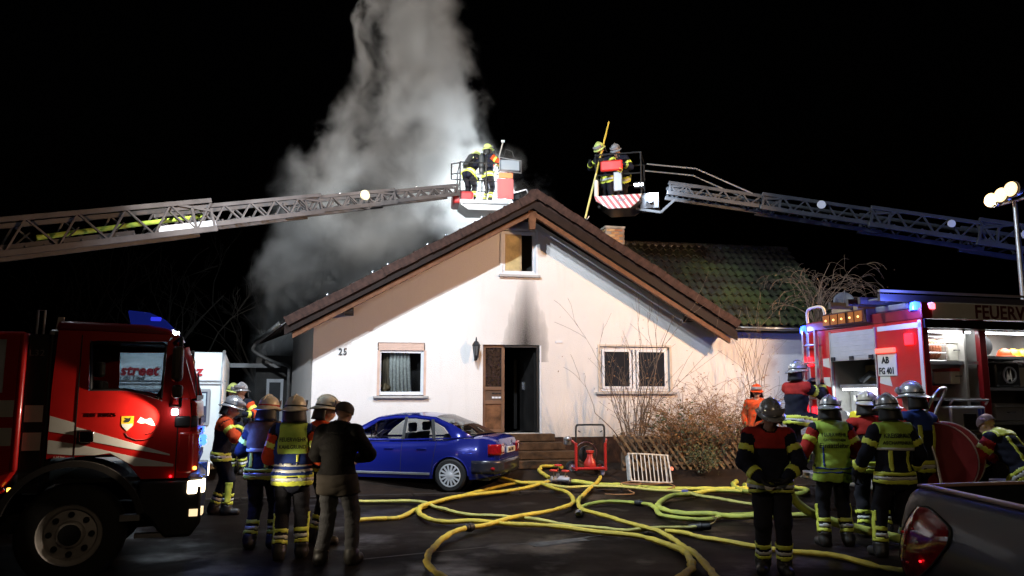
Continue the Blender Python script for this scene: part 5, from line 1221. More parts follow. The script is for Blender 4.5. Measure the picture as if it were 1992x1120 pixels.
b.build('body', blue_p, car, smooth=32)
for s in (1, -1):
    for c in (WB0, WB1):
        pts = [(c + (WRr + .004) * math.cos(t), s * (lerp_tab(c, halfw) * .995), .31 + (WRr) * .985 * math.sin(t)) for t in np.linspace(.02, math.pi - .02, 18)]
        MB().tube(pts, .018, 6).build('wheel_arch_lip', blue_p, car)
        MB().lathe([(WRr - .01, -.35), (WRr - .01, 0)], (c, s * .80, .31), (0, s, 0), 20).build('wheel_housing', blackp, car)
# greenhouse: roof, pillars, panes
def gy(z, s): return s * (.82 - (z - .96) * .50)
win_o = [(.92, 1.015), (1.9, .985), (3.02, .975), (2.80, 1.15), (2.52, 1.325), (2.2, 1.37), (1.75, 1.375), (1.38, 1.33), (1.12, 1.21)]
out_o = [(.50, 1.03), (1.9, .95), (3.32, .935), (2.92, 1.20), (2.58, 1.385), (2.2, 1.43), (1.75, 1.435), (1.32, 1.40), (.92, 1.25)]
roofl = [(3.32, .95), (2.92, 1.21), (2.58, 1.395), (2.2, 1.45), (1.75, 1.455), (1.32, 1.415), (.92, 1.26), (.50, 1.04)]
for s in (1, -1):
    b = MB(); n = len(win_o)
    A = [(x, gy(z, s), z) for x, z in out_o]; B = [(x, gy(z, s), z) for x, z in win_o]
    b.add(A + B, [(i, (i + 1) % n, n + (i + 1) % n, n + i) for i in range(n)]); b.build('window_surround', blue_p, car, smooth=30, solid=.02)
    for P in ([(1.95, .984), (3.0, .978), (2.79, 1.15), (2.5, 1.32), (2.2, 1.362), (1.99, 1.366)], [(1.30, 1.004), (1.87, .987), (1.91, 1.368), (1.75, 1.368), (1.40, 1.325)], [(.95, 1.014), (1.26, 1.005), (1.36, 1.32), (1.14, 1.20)]):
        b = MB(); b.add([(x, gy(z, s) - s * .004, z) for x, z in P], [tuple(range(len(P)))]); b.build('side_window', vglass, car, smooth=0)
    for a, c in (((1.93, .975), (1.95, 1.40)), ((1.28, .99), (1.385, 1.35))):
        MB().bar((a[0], gy(a[1], s), a[1]), (c[0], gy(c[1], s), c[1]), .02, .06, (1, 0, 0)).build('pillar', blackp, car, smooth=0)
def roofrow(x, z, k=9):
    w = abs(gy(z - .012, 1)); return [(x, w * f, z + .03 * (1 - f * f) - (.012 if abs(f) == 1 else 0)) for f in np.linspace(-1, 1, k)]
MB().grid([roofrow(x, z) for x, z in roofl[2:6]]).build('roof', blue_p, car, smooth=50)
MB().grid([roofrow(x, z) for x, z in roofl[0:3]]).build('windscreen', vglass, car, smooth=50)
MB().grid([roofrow(x, z) for x, z in roofl[5:]]).build('rear_window', clear_glass('tinted_glass', (.3, .33, .33)), car, smooth=50)
# interior
MB().box(.7, 3.2, -.78, .78, .28, .5).build('cabin_floor', blackp, car, smooth=0)
MB().box(2.85, 3.25, -.76, .76, .5, .92).build('dashboard', blackp, car, bevel=.05, smooth=40)
MB().box(.55, 1.0, -.72, .72, .5, 1.0).build('parcel_shelf', blackp, car, smooth=0)
for x, ys in ((2.05, (.36, -.36)), (1.15, (.4, -.4))):
    for y in ys:
        s_ = MB().box(x - .02, x + .48, y - .24, y + .24, .5, .62).add([(x - .14, y - .23, 1.08), (x - .14, y + .23, 1.08), (x + .0, y + .23, 1.08), (x + .0, y - .23, 1.08), (x - .02, y - .24, .6), (x - .02, y + .24, .6), (x + .14, y + .24, .6), (x + .14, y - .24, .6)], [(0, 1, 2, 3), (4, 5, 1, 0), (7, 6, 2, 3), (5, 6, 2, 1), (4, 7, 3, 0)]).build('seat', MATS['dark_seat_cloth'], car, bevel=.03, smooth=40)
        MB().box(x - .18, x - .07, y - .13, y + .13, 1.1, 1.28).build('headrest', MATS['dark_seat_cloth'], s_, bevel=.035, smooth=40)
MB().tube([(2.72 + .06 * math.sin(a), .37 + .18 * math.cos(a), .95 + .15 * math.sin(a)) for a in np.linspace(0, 6.28, 20)[:-1]], .014, 6, closed=True).build('steering_wheel', blackp, car)
MB().box(2.72, 2.78, -.1, .1, 1.28, 1.34).build('rear_view_mirror', blackp, car, bevel=.01, smooth=0)
MB().ball((2.95, .93, 1.0), .08, .1, .07).build('door_mirror', blue_p, car)
# trim: seams, handles, sill strip, lamps, plate
def yb(x, z): w = lerp_tab(x, halfw); q = (z - .60) / .42; return w * (1 - .055 * q * q - (.02 if z > .78 else 0) * (z - .78) / .2)
for x0, x1 in ((1.95, 1.93), (1.32, 1.22), (3.02, 3.05)):
    MB().tube([(x0 + (x1 - x0) * t, yb(x0, .30 + .64 * t) + .001, .30 + .64 * t) for t in np.linspace(0, 1, 9)], .005, 5).build('door_seam', ink, car)
for x in (1.42, 2.1):
    MB().box(x, x + .2, yb(x, .80) - .005, yb(x, .80) + .022, .785, .82).build('door_handle', blue_p, car, bevel=.008, smooth=40)
MB().box(1.34, 3.05, yb(2, .34) - .005, yb(2, .34) + .016, .31, .355).build('sill_strip', alu, car, bevel=.006, smooth=0)
def patch(b, x0, x1, z0, z1, out, s=1, n=6):
    b.grid([[(x, s * (yb(x, z) + out), z) for x in np.linspace(x0, x1, n)] for z in np.linspace(z0, z1, n)]); return b
# tail lamp wraps round the rear corner
for s in (1, -1):
    pr = []
    for j, z in enumerate(np.linspace(.70, .90, 6)):
        row = [(-.028 + .01, s * y, z) for y in np.linspace(.40, .66, 5)] + [(x - .02, s * (lerp_tab(x, halfw) + .012), z) for x in (.03, .07, .11, .16, .21)]
        pr.append(row)
    t_ = MB().grid(pr).build('tail_light', red_lens, car, smooth=60, solid=.01)
    MB().lathe([(.062, 0), (.05, .014), (.0001, .018)], (-.018, s * .56, .80), (-1, .4 * s, 0), 18).build('reverse_lens', mat('clear_lens', (.6, .55, .55), .1, coat=.5), t_)
MB().box(-.045, -.012, -.26, .26, .72, .83).build('number_plate', whiter, car, bevel=.005, smooth=0)
text('plate_text', 'AB LU 284', .085, ink, car, facing((-.047, .23, .745), (0, -1, 0)), sx=.9, offset=.002)
MB().lathe([(.05, 0), (.05, .01), (.04, .01), (.04, .0)], (-.03, 0, .91), (-1, 0, 0), 18).box(-.042, -.032, -.03, .03, .90, .92).build('badge', chrome, car)
b = MB(); b.grid([[(x - .05 if abs(s_) < .9 else x, y, z) for s_, x, y in ((1, .5, .875), (.95, .22, .86), (.8, .06, .76), (.5, -.01, .5), (0, -.03, 0), (-.5, -.01, -.5), (-.8, .06, -.76), (-.95, .22, -.86), (-1, .5, -.875))] for z in (.36, .42, .54, .60)])
b.build('rear_bumper', mat('dark_grey_blue_bumper', (.02, .02, .03), .3, coat=.4), car, smooth=60, solid=.03)
MB().box(-.062, -.03, -.5, .5, .585, .605).build('bumper_strip', chrome, car, smooth=0)
MB().ball((.10, .80, .45), .05, .03, .03).build('bumper_reflector', red_lens, car)
MB().box(.2, 4.4, -.7, .7, .22, .28).build('underbody', blackp, car, smooth=0)
# wheels with slotted covers
cov = mat('silver_wheel_cover', (.72, .72, .74), .35, metal=.3, var=.08)
for c in (WB0, WB1):
    for s in (1, -1):
        w = MB().lathe([(.2, -.1), (.28, -.1), (.312, -.07), (.318, 0), (.312, .07), (.28, .1), (.2, .1), (.2, -.1)], (0, 0, 0), (0, 1, 0), 36).build('wheel', tyre_m, car, smooth=40); w.location = (c, s * .80, .318)
        MB().lathe([(.205, s * .05), (.0001, s * .05)], (0, 0, 0), (0, 1, 0), 24).build('brake_disc', ink, w)
        k_ = MB().lathe([(.222, s * .085), (.216, s * .104), (.196, s * .106), (.192, s * .09)], (0, 0, 0), (0, 1, 0), 32).lathe([(.07, s * .085), (.065, s * .108), (.03, s * .116), (.0001, s * .117)], (0, 0, 0), (0, 1, 0), 24)
        for k in range(14):
            a = k * 2 * math.pi / 14; d = Vector((math.cos(a), 0, math.sin(a))); k_.bar(d * .06 + Vector((0, s * .1, 0)), d * .202 + Vector((0, s * .098, 0)), .034, .012, (0, 1, 0))
        k_.build('wheel_cover', cov, w, smooth=30)

# ------------------------------------------------------------------ grey pickup corner at the lower right
grey_p = mat('dark_silver_paint', (.016, .018, .024), .45, metal=.2, coat=.15)
pk = thing('pickup_truck', 'grey pickup bed with a big red tail light at the lower right corner', 'pickup truck', (3.5, 6.7, 0), 0)
prof = [(-.02, 1.05), (-.06, 1.03), (-.10, .98), (-.15, .88), (-.19, .75), (-.21, .6), (-.21, .45), (-.18, .32), (-.1, .26)]   # x offset, z
def flank(x, t): return x
def pk_ring(y):
    # rounds towards +x behind the tail light
    k = max(0, (y - .0) / .28); inset = .30 * (1 - math.sqrt(max(0, 1 - min(1, k) ** 2)))
    return [(x + inset, y, z - (.03 * k if z > 1 else 0)) for x, z in prof]
ys = [-4.2, -3, -2.2, -1.6, -1.1, -.7, -.4, -.2, 0, .08, .15, .2, .24, .265, .28]
b = MB(); b.grid([pk_ring(y) for y in ys]); e = pk_ring(.28)
b.grid([e, [(1.9, .30, p[2]) for p in e]])
b.build('body_side', grey_p, pk, smooth=50, solid=.01)
MB().bar((.02, -4.2, 1.062), (.02, .05, 1.062), .07, .03).build('bed_rail', mat('lamplit_tan_rail', (.5, .33, .22), .45, var=.2), pk, bevel=.01, smooth=40)  # warm lamplight along the rail is put into its tan colour
MB().bar((.0, .10, 1.055), (1.75, .52, 1.055), .06, .03).build('tailgate_rail', mat('worn_brown_rail', (.32, .2, .15), .45, var=.2), pk, bevel=.01, smooth=40)
MB().bar((1.75, -4.2, 1.06), (1.75, .5, 1.06), .07, .03).build('bed_rail', MATS['lamplit_tan_rail'], pk, smooth=0)
MB().box(.05, 1.72, -4.2, .1, .5, .56).box(.05, .07, -4.2, .1, .56, 1.05).box(1.70, 1.72, -4.2, .4, .56, 1.05).build('bed_liner', ink, pk, smooth=0)
MB().add([(.02, .09, .56), (1.72, .50, .56), (1.72, .50, 1.05), (.02, .09, 1.05)], [(0, 1, 2, 3)]).build('tailgate', grey_p, pk, smooth=0, solid=.04)
MB().box(.05, 1.7, -4.3, -4.2, .3, 1.7).build('cab_back', grey_p, pk, smooth=0)
tl = [(-.13, .92), (-.3, .925), (-.56, .86), (-.66, .80), (-.63, .68), (-.36, .46), (-.04, .31), (.09, .30), (.08, .52), (-.02, .77)]
def fx(z):
    for (x0, z0), (x1, z1) in zip(prof[:-1], prof[1:]):
        if z1 <= z <= z0: return x0 + (x1 - x0) * (z0 - z) / (z0 - z1)
    return prof[-1][0]
TL = catmull([(y, z, 0) for y, z in tl] + [(tl[0][0], tl[0][1], 0)], 4)[:-1]; cy_, cz_ = -.22, .64
rows = []
for k in range(6):
    f = k / 5; rows.append([(fx(cz_ + (p.y - cz_) * f) - .012 - .03 * (1 - f ** 3) + .30 * (1 - math.sqrt(1 - min(1, max(0, (cy_ + (p.x - cy_) * f) / .28)) ** 2)), cy_ + (p.x - cy_) * f, cz_ + (p.y - cz_) * f) for p in TL + [TL[0]]])
to = MB().grid(rows).build('tail_light', red_lens, pk, smooth=60)
for (y, z), m_, rr in (((-.33, .52), red_e, .008), ((-.1, .60), whiter, .006), ((-.28, .66), whiter, .010), ((-.12, .47), mat('bright_red_facet', (.8, .05, .05), .2), .012), ((-.2, .75), MATS['bright_red_facet'], .01), ((-.05, .7), MATS['bright_red_facet'], .012)):
    MB().ball((fx(z) - .045, y, z), rr, rr * 1.6, rr, 8, 6).build('lamp_facet', m_, to)
MB().tube([(p.x * 0 + fx(p.y) - .008 + .30 * (1 - math.sqrt(1 - min(1, max(0, p.x / .28)) ** 2)), p.x, p.y) for p in TL], .010, 6, closed=True).build('lamp_gasket', ink, pk)
wheel(pk, .12, -1.3, .36, .36, .24, -1, .22, 5)

# ------------------------------------------------------------------ caravan behind the cab
cv = thing('caravan', 'white caravan with red lettering parked behind the left fire engine', 'caravan', (-5.55, 15.0, 0), R(19))
cvw = mat('white_caravan_panel', (.60, .64, .64), .4, var=.08, vscale=2)
b = MB(); b.prism([(0, .5), (0, 2.35), (.12, 2.58), (.3, 2.66), (4.2, 2.66), (4.4, 2.5), (4.5, .5)], 'x', -2.2, .0); b.build('shell', cvw, cv, bevel=.06, smooth=40)
for z in (2.08, 2.02): MB().box(-2.2, .0, -.012, .0, z, z + .025).build('trim_strip', alu, cv, smooth=0)
for x in (-2.16, -.04): MB().tube([(x, -.01, .5), (x, -.01, 2.34), (x, .11, 2.58), (x, .3, 2.68)], .03, 8).build('corner_trim', alu, cv)
b = MB(); frame_box(b, -1.95, -.25, 1.25, 1.95, .05, -.02, .0); wf = b.build('end_window', mat('grey_window_frame', (.3, .31, .33), .4), cv, bevel=.01, smooth=0)
MB().box(-1.9, -.3, -.012, .002, 1.3, 1.9).build('pane', mat('blue_grey_pane', (.05, .06, .10), .1, coat=.4), wf, smooth=0)
MB().box(-1.88, -1.0, -.016, -.012, 1.68, 1.88).box(-.55, -.32, -.016, -.012, 1.62, 1.86).build('blind', mat('pale_blind', (.45, .55, .6), .7, var=.3), wf, smooth=0)
rlet = mat('red_letter', (.42, .02, .03), .5)
text('lettering', 'street', .27, rlet, cv, facing((-1.83, -.014, 2.20), (1, 0, 0)), font_shear=.15, offset=.008); text('lettering', 'amz', .27, rlet, cv, facing((-.85, -.014, 2.20), (1, 0, 0)), font_shear=.15, offset=.008)
text('lettering', 'Mein du Lied', .12, mat('dark_script', (.06, .06, .07), .6), cv, facing((-2.05, -.014, 2.11), (1, 0, 0)), font_shear=.3)
MB().box(-.1, .02, .4, .9, .8, 2.1).build('side_door', mat('grey_caravan_door', (.3, .31, .3), .5), cv, smooth=0)
wheel(cv, -.12, 2.2, .32, .32, .18, 1, .2, 5)
MB().tube([(-1.1, 0, .5), (-1.1, -1.2, .45)], .04).cyl((-1.1, -1.1, .0), (-1.1, -1.1, .45), .03).build('drawbar', alu, cv)
# ------------------------------------------------------------------ turntable ladders reaching in from both sides
lad_m = mat('grey_ladder_paint', (.11, .10, .10), .45, metal=.3, var=.25, vscale=3)
ladd_m = mat('dark_ladder_paint', (.075, .078, .088), .4, metal=.4, var=.25, vscale=3)
def ladder(label, P0, P1, secs, m, plates=(), names='turntable_ladder'):
    "P0 low end, P1 tip; local x from P0 towards P1, local z up; secs: (t0, t1, height, half width)"
    P0, P1 = Vector(P0), Vector(P1); d = P1 - P0; Ln = d.length
    o = thing(names, label, 'ladder', P0, 0)
    q = d.to_track_quat('X', 'Z'); o.rotation_euler = q.to_euler()
    zb = 0
    for i, (t0, t1, hgt, hw_) in enumerate(secs):
        x0, x1 = t0 * Ln, t1 * Ln; c = .05 + .018 * hgt / .4
        for s in (-1, 1):
            y = s * hw_
            MB().box(x0, x1, y - c * .6, y + c * .6, zb - hgt / 2, zb - hgt / 2 + c * 1.5).build('bottom_rail', m, o, bevel=.008, smooth=0)
            MB().box(x0, x1, y - c * .5, y + c * .5, zb + hgt / 2 - c * 1.2, zb + hgt / 2).build('top_rail', m, o, bevel=.008, smooth=0)
            n = max(2, int((x1 - x0) / (hgt * 1.15))); st = (x1 - x0) / n
            for k in range(n):
                a = x0 + k * st; lo, hi = zb - hgt / 2 + c, zb + hgt / 2 - c * .8
                MB().bar((a, y, hi), (a + st / 2, y, lo), .035, .05, (0, 1, 0)).build('strut', m, o, smooth=0)
                MB().bar((a + st / 2, y, lo), (a + st, y, hi), .035, .05, (0, 1, 0)).build('strut', m, o, smooth=0)
            # end gusset with lightening hole
            e = x1; MB().bar((e - .05, y, zb - hgt / 2), (e - .05, y, zb + hgt / 2 * .4), .05, .07, (0, 1, 0)).bar((e - .9, y, zb + hgt / 2 - .03), (e - .05, y, zb + hgt * .12), .05, .06, (0, 1, 0)).bar((e - .45, y, zb - hgt / 2), (e - .45, y, zb + hgt * .3), .05, .06, (0, 1, 0)).build('end_bracket', m, o, smooth=0)
        n = int((x1 - x0) / .32)
        rme = MB().cyl((0, -hw_, 0), (0, hw_, 0), .018, n=6).mesh('rung', m)
        for k in range(n):
            r = link('rung', rme, o); r.location = (x0 + .16 + k * .32, 0, zb - hgt / 2 + c * 1.5 + .02)
    return o, Ln
L_lad, LL = ladder('grey turntable ladder crossing the smoke from the left', (-12.2, 11.2, 3.58), (-1.72, 21.55, 7.62), [(0, .52, .72, .46), (.46, .70, .50, .40), (.66, .85, .42, .34), (.82, 1.0, .35, .28)], lad_m)
MB().cyl((.785 * LL, -.40, .1), (.785 * LL, -.36, .1), .13, n=20).build('round_plate', mat('cream_plate', (.62, .55, .36), .5), L_lad)
MB().tube([(.30 * LL, -.2, -.05), (.42 * LL, -.2, .0), (.51 * LL, -.2, .02)], .05, 8).build('supply_hose', mat('lime_hose', (.45, .6, .08), .5, var=.2), L_lad)
MB().box(.12 * LL, .235 * LL, -.50, -.47, .0, .035).build('red_pole', mat('bright_red_paint', (.6, .06, .03), .4), L_lad, smooth=0)
b = MB()
for k in range(9): b.bar(((.05 + .055 * k) * LL, -.3, -.2), ((.05 + .055 * k) * LL + .35, -.3, .05), .02, .03).bar(((.05 + .055 * k) * LL, .1, -.25), ((.05 + .055 * k) * LL + .7, .1, -.25), .2, .08)
o_ = b.build('cable_carrier', blackp, L_lad, smooth=0); o_['kind'] = 'stuff'
MB().box(.0, .41 * LL, -.43, -.41, -.34, -.14).build('web_panel', mat('dark_web_panel', (.05, .042, .04), .5, var=.3), L_lad, smooth=0)
MB().box(.44 * LL, .52 * LL, -.47, -.44, -.33, -.12).build('side_plate', mat('lit_patch_white', (.7, .72, .76), .4), L_lad, smooth=0)  # white plate paints in the lamplit patch at the section end
for t in (.6, .74, .9): MB().ball((t * LL, -.4 + .1 * t, .30 - .12 * t), .03).build('marker_lamp', clip, L_lad)
R_lad, RL = ladder('dark turntable ladder reaching in from the right above the wing roof', (14.6, 17.9, 5.0), (3.75, 19.0, 6.98), [(0, .33, .66, .46), (.28, .55, .52, .40), (.5, .78, .43, .34), (.74, .985, .35, .28)], ladd_m)
for t, r_ in ((.655, .10), (.385, .09), (.235, .11)):
    MB().cyl((t * RL, .47, .08), (t * RL, .50, .08), r_, n=20).build('round_plate', mat('white_disc', (.75, .75, .75), .5), R_lad)
MB().box(.12 * RL, .3 * RL, .46, .49, -.3, -.22).build('side_plate', mat('blue_grey_plate', (.25, .32, .45), .4), R_lad, smooth=0)
for s in (-1, 1):
    MB().tube([(.80 * RL, s * .3, .16), (.93 * RL, s * .3, .58), (1.04 * RL, s * .3, .52)], .02, 8).build('folding_rail', alu, R_lad)

stripe_m = bpy.data.materials.new('red_white_warning_stripes'); stripe_m.use_nodes = True
def stripes():
    nt = stripe_m.node_tree; bs = nt.nodes['Principled BSDF']; tc = nt.nodes.new('ShaderNodeTexCoord'); mp_ = nt.nodes.new('ShaderNodeMapping'); mp_.inputs['Rotation'].default_value = (0, R(35), R(0))
    w = nt.nodes.new('ShaderNodeTexWave'); w.inputs['Scale'].default_value = 2.6; r = nt.nodes.new('ShaderNodeValToRGB'); r.color_ramp.interpolation = 'CONSTANT'
    r.color_ramp.elements[0].color = (.45, .03, .03, 1); r.color_ramp.elements[1].position = .5; r.color_ramp.elements[1].color = (.7, .7, .7, 1)
    L = nt.links.new; L(tc.outputs['Object'], mp_.inputs[0]); L(mp_.outputs[0], w.inputs[0]); L(w.outputs['Fac'], r.inputs[0]); L(r.outputs[0], bs.inputs['Base Color']); bs.inputs['Roughness'].default_value = .4
stripes()
def at_basket(parent, name, M):
    "part of the ladder, given a world placement"
    o = bpy.data.objects.new(name, None); return o
def basket(parent, wloc, rz, w, d, front_m, panel_m, dark):
    base = MB().box(-w / 2, w / 2, -d / 2, d / 2, -.12, .0).prism([(-w / 2, -.12), (w / 2, -.12), (w / 2 - .25, -.30), (-w / 2 + .25, -.30)], 'y', -d / 2 + .05, d / 2 - .05).build('rescue_basket', dark, parent, bevel=.02, smooth=40)
    Pm = (Matrix.Translation(parent.location) @ parent.rotation_euler.to_matrix().to_4x4()).inverted()
    base.matrix_local = Pm @ Matrix.Translation(Vector(wloc)) @ Matrix.Rotation(rz, 4, 'Z')
    for x, y in ((-w / 2, -d / 2), (w / 2, -d / 2), (-w / 2, d / 2), (w / 2, d / 2), (0, -d / 2), (0, d / 2)):
        MB().cyl((x, y, 0), (x, y, 1.08), .022, n=8).build('post', blackp if dark is not whiter else alu, base)
    for z in (.55, 1.08):
        for a, c in (((-w / 2, -d / 2), (w / 2, -d / 2)), ((w / 2, -d / 2), (w / 2, d / 2)), ((-w / 2, d / 2), (w / 2, d / 2)), ((-w / 2, -d / 2), (-w / 2, d / 2))):
            MB().cyl((a[0], a[1], z), (c[0], c[1], z), .02, n=8).build('rail', blackp, base)
    return base
# left basket
lb = basket(L_lad, (-.82, 22.05, 7.36), R(8), 1.5, 1.15, None, None, mat('pale_basket_metal', (.5, .52, .54), .4, metal=.4))
MB().box(.30, .78, -.66, -.59, .02, .62).build('front_panel', mat('pale_red_panel', (.62, .12, .12), .4), lb, bevel=.02, smooth=0)
MB().box(.34, .76, -.70, -.66, .62, .78).build('orange_panel', mat('orange_panel', (.7, .22, .08), .5), lb, bevel=.02, smooth=0)
MB().box(.36, .95, -.74, -.60, .84, 1.16).build('control_box', mat('silver_box', (.45, .5, .55), .3, metal=.6), lb, bevel=.03, smooth=0)
MB().tube([(.36, -.78, .82), (.36, -.78, 1.2), (.98, -.78, 1.12), (.98, -.78, .76), (.36, -.78, .82)], .018, 8).build('box_guard', alu, lb)
MB().box(-.95, -.35, -.5, .4, -.1, .26).build('ladder_hinge_cover', mat('red_hinge_cover', (.45, .04, .04), .35, coat=.4), lb, bevel=.06, smooth=40)
MB().tube([(-.75, -.6, .55), (-1.0, -.6, .55), (-1.0, -.6, 1.0), (-.75, -.6, 1.05)], .022, 8).tube([(-1.0, -.6, .7), (-.75, -.6, .75)], .018, 8).build('side_gate', blackp, lb)
MB().tube([(.5, -.6, 1.1), (.55, -.62, 1.5), (.75, -.62, 1.45), (.8, -.62, 1.25)], .014, 6).build('grab_hoop', blackp, lb)
fl_ = MB().box(.8, 1.0, -.5, -.2, .05, .25).build('floodlight', blackp, lb, bevel=.02, smooth=0)
MB().bar((.75, -.6, .2), (1.15, -.65, .32), .03, .03).bar((1.15, -.65, .32), (1.2, -.65, .2), .03, .03).build('lamp_arm', alu, lb, smooth=0)
# right basket
rb_ = basket(R_lad, (2.78, 19.15, 6.72), R(-14), 1.12, 1.1, None, None, mat('dark_basket_metal', (.09, .09, .1), .4, metal=.5))
MB().prism([(-.60, .0), (.56, .0), (.5, -.16), (.28, -.33), (-.25, -.33), (-.55, -.12)], 'y', -.62, -.555).build('warning_panel', stripe_m, rb_, smooth=0)
MB().box(-.60, -.5, -.64, -.5, .0, .42).build('white_buffer', whiter, rb_, bevel=.02, smooth=0)
MB().box(-.44, .12, -.66, -.57, .62, .9).build('red_bag', mat('bright_red_bag', (.72, .03, .02), .5, var=.15), rb_, bevel=.04, smooth=40)
MB().box(-.12, .1, -.63, -.58, .1, .6).build('control_console', mat('grey_console', (.22, .22, .23), .4, metal=.4), rb_, bevel=.02, smooth=0)
MB().tube([(.0, -.7, .6), (.08, -.72, .54), (.12, -.7, .62), (.04, -.7, .66)], .012, 6).build('coiled_strap', mat('yellow_strap', (.6, .5, .05), .5), rb_)
text('panel_text', 'DLK', .11, mat('blue_grey_print', (.1, .12, .2), .5), rb_, facing((-.02, -.625, -.16), (1, 0, 0)))
f2 = MB().box(.38, .62, -.66, -.58, .14, .3).build('floodlight', blackp, rb_, bevel=.02, smooth=0)
for k in range(3): MB().cyl((.42 + k * .08, -.665, .22), (.42 + k * .08, -.67, .22), .032, n=12).build('floodlight_face', lamp_c, rb_)
MB().box(.5, .95, -.25, .25, -.28, .1).cyl((.75, -.35, -.1), (.75, .35, -.1), .08).bar((.4, -.3, -.3), (1.0, -.3, -.42), .04, .06).bar((1.0, -.3, -.42), (1.35, -.3, -.12), .04, .06).build('tilt_joint', ladd_m, rb_, smooth=30)
# poles held by the crews
hp = thing('hook_pole', 'long yellow hook pole held down to the roof from the right basket', 'pole', (1.82, 18.75, 6.18))
d_ = Vector((2.45, 18.75, 8.67)) - Vector((1.82, 18.75, 6.18))
for a, c, m_ in ((0, .46, mat('pale_yellow_pole', (.72, .62, .2), .5)), (.46, .88, mat('yellow_pole', (.6, .42, .04), .5, var=.2)), (.88, 1, MATS['yellow_pole'])):
    MB().cyl(d_ * a, d_ * c, .026 - .004 * (a > .8), n=10).build('shaft', m_, hp)
MB().tube([d_ * 0, d_ * -.02 + Vector((.06, 0, .02)), d_ * .0 + Vector((.1, 0, .06))], .015, 6).build('hook', alu, hp)
tp_ = thing('tool_pole', 'grey tool pole raised by the firefighter in the left basket', 'pole', (-.52, 22.35, 8.35))
MB().cyl((0, 0, 0), (.26, 0, 1.05), .022, n=8).build('shaft', mat('grey_pole', (.3, .28, .26), .5), tp_); MB().box(.2, .3, -.03, .03, 1.0, 1.06).build('tip', alu, tp_, smooth=0)
